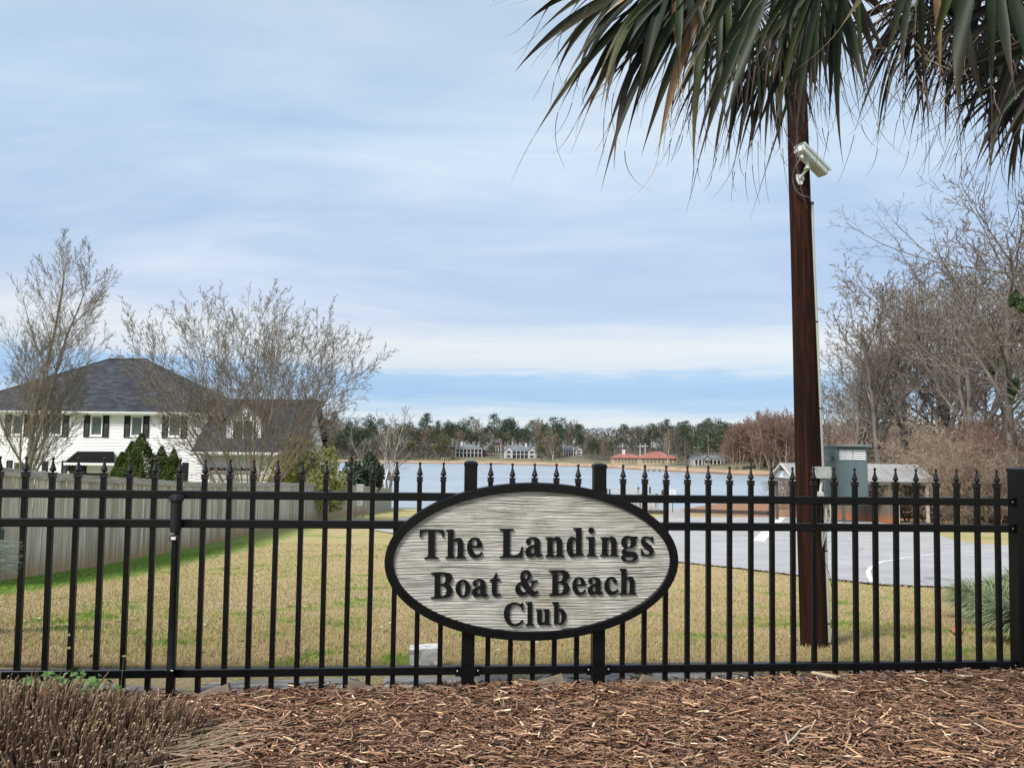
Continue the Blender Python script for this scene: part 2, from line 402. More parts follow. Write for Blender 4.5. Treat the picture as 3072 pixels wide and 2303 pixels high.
def stripe(name, px, wd, m, dz=0.043, par=None):
    pts = [Vector(G2(*p)) for p in px]; fine = []
    for a, b in zip(pts, pts[1:]):
        k = max(1, int((b - a).length / 0.6)); fine += [a.lerp(b, i / k) for i in range(k)]
    fine.append(pts[-1]); vs = []
    for i, p in enumerate(fine):
        d = (fine[min(i + 1, len(fine) - 1)] - fine[max(i - 1, 0)]).normalized(); nn = Vector((-d.y, d.x)) * wd / 2
        for q in (p - nn, p + nn): vs.append((q.x, q.y, ground(q.x, q.y) + dz))
    return link(name, mesh_np(name, vs, [(2 * i, 2 * i + 1, 2 * i + 3, 2 * i + 2) for i in range(len(fine) - 1)], m), par)
paint = mat('road_paint', (0.74, 0.74, 0.74), 0.85, 0.1, 9, col2=(0.84, 0.84, 0.84))
def asphalt_wear():
    n = NT(asph.node_tree); b = asph.node_tree.nodes['Principled BSDF']; src = b.inputs['Base Color'].links[0].from_socket
    pos = n.n('ShaderNodeNewGeometry').outputs['Position']; wv = n.n('ShaderNodeTexNoise', i={'Scale': 0.9, 'Detail': 5.0}); n.l(pos, wv.inputs['Vector'])
    va = n.n('ShaderNodeVectorMath', operation='MULTIPLY_ADD'); n.l(wv.outputs['Color'], va.inputs[0]); va.inputs[1].default_value = (1.6, 1.6, 0); n.l(pos, va.inputs[2])
    vo = n.n('ShaderNodeTexVoronoi', feature='DISTANCE_TO_EDGE', i={'Scale': 0.16}); n.l(va.outputs[0], vo.inputs['Vector'])
    crack = n.math('MULTIPLY', n.ramp(vo.outputs['Distance'], [(0.0, 1.0), (0.010, 0.0)]), n.ramp(n.noise(pos, 0.3, 2), [(0.45, 0.0), (0.6, 0.85)]))
    c = n.mix(crack, src, (0.13, 0.13, 0.13))
    c = n.mix(n.ramp(n.noise(n.scale(pos, (0.25, 1.6, 0)), 0.5, 6, 0.65, 0.4), [(0.5, 0.0), (0.72, 0.35)]), c, (0.25, 0.25, 0.26))      # worn wheel tracks
    c = n.mix(n.ramp(n.noise(pos, 2.2, 7, 0.75), [(0.60, 0.0), (0.72, 0.45)]), c, (0.24, 0.235, 0.23))                                     # stains
    c = n.mix(1.0, c, n.ramp(n.noise(pos, 55, 3, 0.8), [(0.35, 0.86), (0.65, 1.12)]), 'MULTIPLY')
    n.l(c, b.inputs['Base Color'])
asphalt_wear()
curve = [(2618, 1752), (2608, 1735), (2604, 1720), (2614, 1705), (2642, 1690), (2716, 1677), (2800, 1667), (2906, 1661), (3023, 1659), (3200, 1658)]
for px, wd in (([(1960, 1606), (2100, 1614), (2275, 1625)], 0.10), ([(2275, 1626), (2312, 1588), (2348, 1553)], 0.42), (curve, 0.085), ([(2130, 1598), (2250, 1606)], 0.05)):
    tag(stripe('painted_line', px, wd, paint, 0.043, None), kind='structure')
# timber bulkhead and kerb at the water side of the lot
tim = mat('old_timber', (0.055, 0.045, 0.042), 0.9, 0.3, 12)
def beam(name, pa, pb, w_, h_, m, label, cat, base=0.0, group=None):
    a, b = Vector(pa), Vector(pb); d = b - a; L = d.length
    mb = MB(); mb.bbox(0, L, -w_ / 2, w_ / 2, -0.2, h_, 0.01)
    o = mb.build(name, m, None); o.location = a
    o.rotation_euler = Vector((d.x, d.y, 0)).to_track_quat('X', 'Z').to_euler()
    o.rotation_euler = (0, -math.atan2(d.z, math.hypot(d.x, d.y)), math.atan2(d.y, d.x))
    return tag(o, label, cat, group)
def Gs(x, y, up=0): p = Pg(x / S_, y / S_); return (p.x, p.y, p.z + up)
beam('timber_bulkhead', Gs(2060, 1537), Gs(2305, 1545), 0.25, 0.32, tim, 'long low black timber bulkhead between the lot and the red bank', 'bulkhead')
beam('timber_bulkhead', Gs(1930, 1540), Gs(1990, 1542), 0.25, 0.30, tim, 'short black timber edging at the foot of the wooden pier', 'bulkhead')

# ------------------------------------------------------------------ near frame: fence line
AL = R(2.2); ZL, ZR = 3.72, 4.24
FA = Vector((-.666 * ZL, ZL, 0)); FB = Vector((.655 * ZR, ZR, 0)); FD = (FB - FA).normalized()
TOW = Vector((FD.y, -FD.x, 0)); FU = Vector((0, 0, 1)) * math.cos(AL) + TOW * math.sin(AL)
FN = FD.cross(FU).normalized()                                 # towards the camera
def frame(t=0, off=0, u=0):
    o = FA + FD * t + FN * off + FU * u
    M = Matrix.Identity(4)
    for i, c in enumerate((FD, -FN, FU)):
        for j in range(3): M[j][i] = c[j]
    M.translation = o; return M
def onf(xs_, ys_, off=0.0):
    """source pixel -> (t, u) on the plane parallel to the fence, off metres nearer the camera"""
    r = ray(xs_, ys_); o = FA + FN * off; k = FN.dot(o) / FN.dot(r); p = r * k - o
    return p.dot(FD), p.dot(FU)
def fence_y(x): return ZL + (x - FA.x) * FD.y / FD.x
def bed_z(x, y): return -1.185 + 0.010 * x + 0.028 * mnoise.noise(Vector((x * 1.3, y * 1.3, 3))) + 0.012 * mnoise.noise(Vector((x * 5, y * 5, 9)))

# mulch: dark soil sheet and a great many shredded bark chips
bx_ = np.linspace(-7, 8, 150); by_ = np.linspace(-2.5, 1, 46)
bv = []
for s in by_:
    for x in bx_:
        y = fence_y(x) + 0.10 + (s - 1) if s > -1.5 else fence_y(x) + 0.1 + (s - 1) * 1.0
        bv.append((x, y, bed_z(x, y) - 0.004 - (0.07 if s >= 0.999 else 0)))
nb = len(bx_); bf = [(j * nb + i, j * nb + i + 1, (j + 1) * nb + i + 1, (j + 1) * nb + i) for j in range(len(by_) - 1) for i in range(nb - 1)]
soil = mat('mulch_soil', (0.055, 0.035, 0.026), 1.0, 0.5, 45, bump=0.01, bscale=90, coord='Generated')
tag(link('mulch_bed', mesh_np('mulch_bed', bv, bf, soil, smooth=True)), kind='structure')
def chips(N, x0, x1, depth, seed, lmul=1.0, ymin=0.0):
    rg = np.random.default_rng(seed)
    X = rg.uniform(x0, x1, N); Yf = ZL + (X - FA.x) * FD.y / FD.x
    Y = Yf + 0.08 - rg.random(N) ** 0.9 * depth + ymin
    Z = np.array([bed_z(a, b) for a, b in zip(X, Y)]) + rg.random(N) ** 1.5 * 0.030
    L = np.clip(rg.lognormal(math.log(0.018), 0.48, N), 0.006, 0.065) * lmul; W = rg.uniform(0.0016, 0.0068, N) * (0.7 + 8 * L); H = W * rg.uniform(0.25, 0.6, N)
    th = rg.normal(0, 0.75, N) + (rg.random(N) < 0.3) * rg.uniform(-1.6, 1.6, N); tilt = rg.normal(0, 0.17, N)
    a = np.stack([np.cos(th) * np.cos(tilt), np.sin(th) * np.cos(tilt), np.sin(tilt)], 1)
    rl = rg.normal(0, 0.5, N); upv = np.tile([0, 0, 1.0], (N, 1))
    b = np.cross(upv, a); b /= np.linalg.norm(b, axis=1)[:, None]; u = np.cross(a, b)
    b2 = b * np.cos(rl)[:, None] + u * np.sin(rl)[:, None]; u2 = -b * np.sin(rl)[:, None] + u * np.cos(rl)[:, None]
    C = np.stack([X, Y, Z], 1); bend = rg.normal(0, 0.13, N) * L; V = np.zeros((N, 9, 3))
    for k, s in enumerate((-1.0, rg.uniform(-.3, .3, N), 1.0)):
        s = np.broadcast_to(s, (N,)); wv = W * (1 - 0.55 * np.abs(s) * rg.random(N))
        base = C + a * (s * L)[:, None] + b2 * (bend * (1 - s * s))[:, None] + u2 * (np.abs(bend) * 0.4 * (1 - s * s))[:, None]
        V[:, 3 * k] = base + b2 * wv[:, None]; V[:, 3 * k + 1] = base - b2 * wv[:, None]; V[:, 3 * k + 2] = base + u2 * (H * 1.6)[:, None]
    F0 = []
    for k in (0, 3):
        for i in range(3):
            j = (i + 1) % 3; F0.append((k + i, k + j, k + 3 + j, k + 3 + i))
    Fq = (np.array(F0)[None] + (np.arange(N) * 9)[:, None, None]).reshape(-1, 4)
    pal = np.array([(0.125, 0.072, 0.050), (0.20, 0.122, 0.086), (0.075, 0.044, 0.034), (0.31, 0.205, 0.145), (0.50, 0.37, 0.26), (0.17, 0.12, 0.095), (0.62, 0.53, 0.42)])
    pi = rg.choice(7, N, p=[0.24, 0.27, 0.14, 0.18, 0.055, 0.095, 0.02]); col = pal[pi] * np.array([1.30, 1.18, 1.03]) * rg.uniform(0.7, 1.35, (N, 1)) * rg.uniform(0.94, 1.06, (N, 3))
    return V.reshape(-1, 3), Fq, np.repeat(col, 9, axis=0)
cv, cf, cc = chips(52000, -3.3, 3.9, 1.65, 11)
cv2, cf2, cc2 = chips(9000, -3.3, 3.9, 1.65, 12, 1.7)
bark = attrmat('bark_chip', 0.85, (1, 1, 1), 0.3, 70)
me = mesh_np('mulch', np.vstack([cv, cv2]), np.vstack([cf, cf2 + len(cv)]), bark, tone=np.vstack([cc, cc2]))
tag(link('mulch', me), 'loose shredded brown bark mulch in front of the black fence', 'mulch', kind='stuff')

# grey edging slabs behind the foot of the fence
slab_m = mat('weathered_slab', (0.27, 0.245, 0.22), 0.95, 0.35, 5, bump=0.006, bscale=30, stretch=(0.4, 1, 2))
for i, (t0, t1, rz, dz) in enumerate([(0.0, 0.86, 0.02, -0.005), (0.95, 1.72, -0.05, 0), (1.86, 2.52, 0.04, 0.002), (2.60, 3.20, -0.04, 0.0), (3.30, 3.98, 0.03, -0.004), (4.06, 4.86, -0.02, -0.012), (4.92, 5.7, 0.02, -0.02)]):
    mb = MB(); mb.bbox(-(t1 - t0) / 2, (t1 - t0) / 2, -0.11, 0.13, -0.25, 0.0, 0.012)
    p = FA + FD * ((t0 + t1) / 2) - FN * 0.17
    o = mb.build('edging_slab', slab_m, None); o.location = (p.x, p.y, -1.185 + dz); o.rotation_euler = (R(-6), R(1.5) * (-1) ** i, math.atan2(FD.y, FD.x) + rz)
    tag(o, ['grey edging slab behind the fence foot, leftmost, under the green weed', 'grey edging slab behind the fence left of the white block', 'grey edging slab behind the left sign post',
            'grey edging slab behind the fence between the two sign posts', 'grey edging slab behind the fence right of the right sign post', 'grey edging slab in front of the brown pole',
            'grey edging slab behind the fence by the right end post'][i], 'slab', 'edging slabs behind the fence')
for i, (t, s) in enumerate(((1.02, 1), (1.80, -1), (2.66, 1), (3.28, -1))):
    mb = MB(); mb.prism([(-0.10, -0.03), (0.12 , -0.03), (0.10, 0.035)], -0.02, 0.02)
    p = FA + FD * t - FN * 0.035
    o = mb.build('timber_wedge', mat('wedge_wood', (0.20, 0.16, 0.12), 0.9, 0.3, 14), None); o.location = (p.x, p.y, bed_z(p.x, p.y) + 0.03); o.rotation_euler = (0, 0, math.atan2(FD.y, FD.x) + (math.pi if s < 0 else 0))
    tag(o, ['split wooden wedge at the fence foot left of the white block', 'split wooden wedge at the fence foot beside the left sign post', 'split wooden wedge under the middle of the sign', 'split wooden wedge at the foot of the right sign post'][i], 'wedge', 'wooden wedges along the fence foot')

# ------------------------------------------------------------------ lawn blades and fallen leaves
def blades(N, seed, ylo=4.36, yhi=24.0, hmul=1.0):
    rg = np.random.default_rng(seed)
    Y = ylo + (yhi - ylo) * rg.random(N) ** 2.2; X = rg.uniform(-1, 1, N) * (0.72 * Y + 0.3)
    k = (X > -8.35) & ~in_poly(X, Y, LOT)
    X, Y = X[k], Y[k]; N = len(X); Z = np.array([ground(a, b) for a, b in zip(X, Y)])
    h = rg.uniform(0.012, 0.042, N) * hmul; wd = np.maximum(0.0022, 0.00055 * Y) * rg.uniform(0.7, 1.3, N); th = rg.uniform(0, 6.283, N); ln = rg.normal(0, 0.7, N) * h; ph = rg.uniform(0, 6.283, N)
    V = np.zeros((N, 3, 3)); B = np.stack([X, Y, Z - 0.004], 1); s = np.stack([np.cos(th) * wd, np.sin(th) * wd, 0 * wd], 1)
    V[:, 0] = B - s; V[:, 1] = B + s; V[:, 2] = B + np.stack([np.cos(ph) * ln, np.sin(ph) * ln, h], 1)
    return V.reshape(-1, 3), np.arange(N * 3).reshape(-1, 3)
gv_, gf_ = blades(330000, 5)
tag(link('grass', mesh_np('grass', gv_, gf_, LAWN)), 'short winter grass, straw coloured with green tufts, behind the black fence', 'grass', kind='stuff')
rg = np.random.default_rng(21); N = 420
LY = 4.5 + 11 * rg.random(N) ** 1.4; LX = rg.uniform(-1, 1, N) * 0.68 * LY; k = (LX > -8) & ~in_poly(LX, LY, LOT); LX, LY = LX[k], LY[k]
ea = [Vector(G2(x, y)) for x, y in ((1185, 1602), (1500, 1622), (1900, 1668), (2050, 1690), (2225, 1708), (2400, 1730), (2640, 1757), (2850, 1765), (3072, 1786))]
for _ in range(750):
    i_ = int(rg.integers(0, len(ea) - 1)); q_ = ea[i_].lerp(ea[i_ + 1], rg.random()); LX = np.append(LX, q_.x + rg.normal(0, .12)); LY = np.append(LY, q_.y - abs(rg.normal(0, .28)) + .05)
N = len(LX)
LV = np.zeros((N, 4, 3)); 
for i in range(N):
    c = Vector((LX[i], LY[i], ground(LX[i], LY[i]) + (0.022 if i < len(LX) - 750 else 0.042))); q = Matrix.Rotation(rg.uniform(0, 6.28), 3, 'Z') @ Matrix.Rotation(rg.normal(0, 0.4), 3, 'X'); L = rg.uniform(0.012, 0.03)
    for j, p in enumerate(((-L, 0, 0), (0, -L * .45, .004), (L, 0, .006), (0, L * .45, .004))): LV[i, j] = c + q @ Vector(p)
lc = np.array([(0.16, 0.09, 0.05), (0.45, 0.36, 0.24), (0.09, 0.06, 0.04), (0.55, 0.5, 0.36)])[rg.choice(4, N, p=[.4, .25, .25, .1])]
tag(link('fallen_leaves', mesh_np('fallen_leaves', LV.reshape(-1, 3), np.arange(N * 4).reshape(-1, 4), attrmat('dry_leaf', 0.8), tone=np.repeat(lc, 4, axis=0))), 'small dry brown leaves scattered over the straw coloured lawn', 'leaves', kind='stuff')
# ------------------------------------------------------------------ black metal fence
blk = mat('black_powder_coat', (0.0025, 0.0025, 0.003), 0.36, 0.25, 14, bump=0.0004, bscale=160, col2=(0.005, 0.0055, 0.007), spec=0.28)
blk_w = mat('black_coat_weathered', (0.006, 0.005, 0.005), 0.45, 0.4, 30, bump=0.001, bscale=90, col2=(0.028, 0.018, 0.018), spec=0.35)
steel = mat('bolt_steel', (0.35, 0.35, 0.34), 0.35, 0.2, 40, metal=0.9)
fence = thing('metal_fence', 'black metal picket fence with spear finials in front of the lawn', 'fence', mw=frame())
def u_top(t): return -.2225 - .0043 * t
def u_mid(t): return -.3615 - .0052 * t
def u_bot(t): return -1.0795 - .0072 * t
T_L, T_R = -1.55, 7.2
for fn_, nm in ((u_top, 'rail'), (u_mid, 'rail'), (u_bot, 'rail')):
    for a, b in ((T_L, 2.2837), (2.2837, 2.950), (2.950, 5.285), (5.285, T_R)):
        mb = MB(); L = b - a - 0.01; mb.bbox(0, L, -0.019, 0.019, -0.021, 0.019, 0.003)
        ang = math.atan2(fn_(b) - fn_(a), b - a)
        link('rail', mb.mesh('rail', blk), fence, (a + 0.005, 0, fn_(a)), (0, -ang, 0))
pk = [0.1362, 0.2593, 0.3767, 0.4971, 0.6181, 0.7356, 0.8538, 0.9728, 1.0925, 1.2062, 1.3228, 1.4424, 1.5604, 1.6792, 1.7917, 1.9096, 2.0258, 2.145,
      2.3857, 2.4975, 2.6124, 2.7255, 2.8393, 3.0761, 3.1919, 3.3058, 3.4203, 3.533, 3.6489, 3.7653, 3.8799, 3.9951, 4.1122, 4.2269, 4.3426, 4.4566, 4.5746, 4.6911, 4.8065, 4.9242, 5.0426, 5.1589]
pk = [0.1362 - 0.1195 * k for k in range(13, 0, -1)] + pk + [5.42 + 0.1165 * k for k in range(15)]
PH = 1.16
mb = MB(); mb.bbox(-0.0122, 0.0122, -0.0122, 0.0122, -PH, 0.0, 0.002); picket_me = mb.mesh('picket', blk)
mb = MB()
mb.lathe([(0.0122, -0.001), (0.0150, 0.0), (0.0158, 0.002), (0.0158, 0.006), (0.0140, 0.0065), (0.0140, 0.018), (0.0165, 0.0185), (0.0165, 0.0235), (0.008, 0.024)], 4, square=True)
mb.lathe([(0.0055, 0.0235), (0.0052, 0.0265), (0.0085, 0.0285), (0.0150, 0.0335), (0.0158, 0.037), (0.0142, 0.042), (0.0105, 0.053), (0.0070, 0.065), (0.0050, 0.075), (0.0043, 0.081), (0.0043, 0.083),
          (0.0062, 0.0845), (0.0073, 0.088), (0.0075, 0.0905), (0.0070, 0.0935), (0.0052, 0.0965), (0.0020, 0.0985)], 12)
fin_me = mb.mesh('finial', blk_w, True)
for i, t in enumerate(pk):
    top = -0.1455 - 0.0045 * t + 0.001 * math.sin(i * 2.1)
    o = link('picket', picket_me, fence, (t, 0, top), (0, R(0.12) * math.sin(i * 1.7), 0))
    f = link('finial', fin_me, o, (0, 0, 0), (0, 0, 0.05 * math.sin(i * 3.3)))
def post(t, top, wd, off=0.0, bot=-1.3, nm='post'):
    mb = MB(); h = wd / 2
    mb.bbox(-h, h, -h + off, h + off, bot, top - 0.012, 0.004)
    mb.lathe([(h + 0.0025, top - 0.022), (h + 0.0025, top - 0.008), (h - 0.004, top - 0.001), (0.01, top + 0.004)], 4, (0, off, 0), square=True)
    return mb.build(nm, blk, fence, loc=(t, 0, 0))
post(2.2837, -0.052, 0.064); post(2.950, -0.058, 0.064)
uR = onf(2197 * S_, 1011 * S_)[1]
post(5.288, uR, 0.078)
for t in (2.2837, 2.950, 5.288):          # rail brackets with bolts
    for fn_ in (u_top, u_mid, u_bot):
        ht = 0.041 if t > 5 else 0.034; y0_ = -0.0365 if t < 5 else -0.0435; mb = MB()      # one bent strap round the post
        pl = [(-ht - 0.028, -0.0215), (-ht - 0.004, -0.0215), (-ht - 0.002, y0_ + .003), (ht + 0.002, y0_ + .003), (ht + 0.004, -0.0215), (ht + 0.028, -0.0215), (ht + 0.028, -0.0250), (ht + 0.007, -0.0250), (ht + 0.005, y0_), (-ht - 0.005, y0_), (-ht - 0.007, -0.0250), (-ht - 0.028, -0.0250)]
        mb.prism(pl, -0.0255, 0.0235, 'z')
        b_ = mb.build('bracket', blk, fence, loc=(t, 0, fn_(t)))
        for s in (-1, 1):
            mb = MB(); mb.lathe([(0.0055, 0), (0.0055, 0.002), (0.003, 0.0042)], 8)
            link('bolt', mb.mesh('bolt', steel, True), b_, (s * (ht + 0.017), -0.0252, 0), (R(90), 0, 0))
# upright latch pole fixed on the near side of the fence
lp = thing('latch_pole', 'round black pole with ribbed cap and thick sleeve fixed against the fence', 'latch pole', mw=frame(0.856, 0.045, 0))
rub = mat('black_rubber', (0.006, 0.006, 0.007), 0.6, 0.4, 25, bump=0.001, bscale=80)
zt, zs, zk, zbb = onf(536, 1474)[1], onf(536, 1500)[1], onf(536, 1590)[1], -1.22
mb = MB(); mb.lathe([(0.020, zbb), (0.0195, -1.07), (0.0215, -1.068), (0.0215, -1.055), (0.0185, -1.05), (0.0175, -0.80), (0.0165, -0.79), (0.0160, zk - 0.03)], 20); mb.build('pole', blk, lp, True)
mb = MB(); mb.lathe([(0.017, zk - 0.004), (0.024, zk), (0.0255, zk + 0.012), (0.0262, zs - 0.005), (0.0262, zs)], 24); mb.build('sleeve', rub, lp, True)
mb = MB(); mb.lathe([(0.0262, zs), (0.033, zs + 0.003), (0.034, zs + 0.012), (0.031, zs + 0.020), (0.027, zs + 0.022), (0.025, zs + 0.030), (0.012, zs + 0.033)], 24)
for k in range(10):
    a = 2 * math.pi * k / 10; M = Matrix.Rotation(a, 4, 'Z'); mb.bbox(0.024, 0.0355, -0.0035, 0.0035, zs + 0.004, zs + 0.025, 0.002, M)
mb.build('cap', rub, lp, True)
mb = MB(); mb.bbox(-0.021, 0.021, -0.026, 0.018, zk - 0.042, zk - 0.016, 0.004); bk = mb.build('buckle', rub, lp)
mb = MB(); mb.bbox(-0.012, 0.011, -0.0285, -0.0255, zk - 0.036, zk - 0.022, 0.001); mb.build('label_plate', mat('white_plastic', (0.72, 0.72, 0.72), 0.4, 0.08, 30), bk)
mb = MB(); mb.tube([(0.016 * math.cos(a) * 1.15, -0.0165 + 0.0 * a - 0.006 * math.cos(a), -1.0575 + 0.002 * math.sin(a)) for a in [math.pi * k / 8 for k in range(9)]], 0.0022, 6); mb.build('cable_tie', mat('white_plastic', (0.72,) * 3), lp)

# ------------------------------------------------------------------ oval club sign
OFFS = 0.062
tl, ul = onf(1153, 1688, OFFS); tr_, ur = onf(2036, 1684, OFFS); tt, ut = onf(1602, 1448, OFFS); tb, ub = onf(1592, 1922, OFFS)
SCt, SCu = (tl + tr_) / 2, (ut + ub) / 2; SA, SB = (tr_ - tl) / 2, (ut - ub) / 2; STILT = math.atan2(ur - ul, tr_ - tl)
sign = thing('club_sign', 'oval carved club sign with black rim and raised black lettering on the fence', 'sign', mw=frame(SCt, OFFS - 0.012, SCu))
RIM = 0.0445
# rim: swept rounded bar
prof = [(-0.5, -0.030), (-0.5, 0.008), (-0.40, 0.014), (0.40, 0.014), (0.5, 0.008), (0.5, -0.030)]
rv, rf = [], []; NS = 128
for k in range(NS):
    a = 2 * math.pi * k / NS; ca, sa = math.cos(a), math.sin(a)
    nrm = Vector((ca / SA, sa / SB)).normalized(); c = Vector((SA * ca, SB * sa)) - nrm * RIM / 2
    for p, q in prof: rv.append((c.x + nrm.x * p * RIM, -q, c.y + nrm.y * p * RIM))
m_ = len(prof)
for k in range(NS):
    for i in range(m_):
        j = (i + 1) % m_; k2 = (k + 1) % NS; rf.append((k * m_ + i, k * m_ + j, k2 * m_ + j, k2 * m_ + i))
rim_me = mesh_np('rim', rv, rf, blk); rim_me.polygons.foreach_set('use_smooth', np.ones(len(rim_me.polygons), dtype=bool)); rim_me.set_sharp_from_angle(angle=R(30))
link('rim', rim_me, sign)
# sandblasted panel: horizontal grain ridges as real relief
def panel_mat():
    m, n, b = newmat('sandblasted_wood')
    at = n.n('ShaderNodeAttribute', attribute_name='tone'); sp = n.n('ShaderNodeSeparateColor'); n.l(at.outputs['Color'], sp.inputs[0])
    tcn = n.n('ShaderNodeTexCoord'); ob = tcn.outputs['Object']
    st = n.noise(n.scale(ob, (3, 1, 26)), 1.5, 6, 0.7, 0.4); bl = n.noise(n.scale(ob, (1, 1, 1.5), (4, 0, 2)), 5.5, 6, 0.62, 0.5)
    base = n.ramp(st, [(0.3, (0.27, 0.26, 0.235)), (0.5, (0.48, 0.465, 0.42)), (0.7, (0.67, 0.635, 0.58))])
    base = n.mix(n.ramp(bl, [(0.46, 0.0), (0.70, 0.7)]), base, (0.24, 0.25, 0.18))
    base = n.mix(n.ramp(n.noise(n.scale(ob, (1, 1, 1), (9, 0, 1)), 3.0, 5, 0.6), [(0.55, 0.0), (0.75, 0.35)]), base, (0.52, 0.42, 0.28))
    speck = n.noise(n.scale(ob, (14, 1, 34)), 2.0, 6, 0.8)
    base = n.mix(n.ramp(speck, [(0.58, 0.0), (0.68, 0.7)]), base, (0.10, 0.09, 0.08))
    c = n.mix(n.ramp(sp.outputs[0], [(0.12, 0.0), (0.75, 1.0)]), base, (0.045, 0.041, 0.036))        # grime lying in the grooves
    c = n.mix(n.math('MULTIPLY', sp.outputs[1], 0.75), c, (0.06, 0.06, 0.045))
    n.l(c, b.inputs['Base Color']); b.inputs['Roughness'].default_value = 0.9; b.inputs['Specular IOR Level'].default_value = 0.2
    return m
PW, PHt = SA - RIM * 0.6, SB - RIM * 0.6
rg = np.random.default_rng(3); nxp, nzp = 240, 470
X_, Z_ = np.meshgrid(np.linspace(-PW, PW, nxp), np.linspace(-PHt, PHt, nzp))
cuts = []; z = -PHt - 0.05
while z < PHt + 0.05: z += rg.uniform(0.0050, 0.0145); cuts.append(z)
cuts = np.array(cuts); dep = rg.uniform(0.3, 1.0, len(cuts)); wid = rg.uniform(0.0010, 0.0027, len(cuts))
warp = 0.0032 * np.sin(X_ * 6 + 1.3) + 0.002 * np.sin(X_ * 17 + Z_ * 9) + 0.0012 * np.sin(X_ * 43 + Z_ * 60)
Zw = Z_ + warp; hgt = np.zeros_like(X_); gr = np.zeros_like(X_)
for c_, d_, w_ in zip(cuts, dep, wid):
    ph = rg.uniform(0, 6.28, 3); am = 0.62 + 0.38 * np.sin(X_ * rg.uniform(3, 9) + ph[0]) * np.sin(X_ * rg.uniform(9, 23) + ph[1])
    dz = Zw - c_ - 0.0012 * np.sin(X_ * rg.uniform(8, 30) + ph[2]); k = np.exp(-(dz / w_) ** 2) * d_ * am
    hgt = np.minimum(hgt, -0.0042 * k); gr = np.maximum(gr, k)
hgt += 0.0006 * np.sin(Z_ * 400 + 3 * np.sin(X_ * 5))
edge = 1 - np.sqrt((X_ / PW) ** 2 + (Z_ / PHt) ** 2)
ed = np.clip(1 - edge / 0.16, 0, 1) ** 2 * (0.5 + 0.5 * np.sin(X_ * 11 + 2) * np.sin(Z_ * 17 + X_ * 5)) * np.clip((Z_ + 0.02) / 0.2, 0, 1)
ins = (X_ / PW) ** 2 + (Z_ / PHt) ** 2 <= 1.0
pv = np.stack([X_, -hgt, Z_], -1).reshape(-1, 3); idx = np.arange(nxp * nzp).reshape(nzp, nxp)
cell = ins[:-1, :-1] & ins[1:, :-1] & ins[:-1, 1:] & ins[1:, 1:]
pf = np.stack([idx[:-1, :-1], idx[:-1, 1:], idx[1:, 1:], idx[1:, :-1]], -1)[cell]
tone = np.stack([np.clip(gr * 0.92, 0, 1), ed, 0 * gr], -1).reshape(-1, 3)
used = np.zeros(len(pv), bool); used[pf.ravel()] = True; rmap = np.cumsum(used) - 1
link('panel', mesh_np('panel', pv[used], rmap[pf], panel_mat(), smooth=True, tone=tone[used]), sign)
mb = MB(); mb.v = [(PW * math.cos(2 * math.pi * k / 64) * .99, y_, PHt * math.sin(2 * math.pi * k / 64) * .99) for y_ in (0.008, 0.028) for k in range(64)]
mb.f = [tuple(range(64)), tuple(range(64, 128))[::-1]] + [(k, (k + 1) % 64, 64 + (k + 1) % 64, 64 + k) for k in range(64)]
mb.build('back_board', mat('sign_back', (0.05, 0.05, 0.05), 0.8), sign)

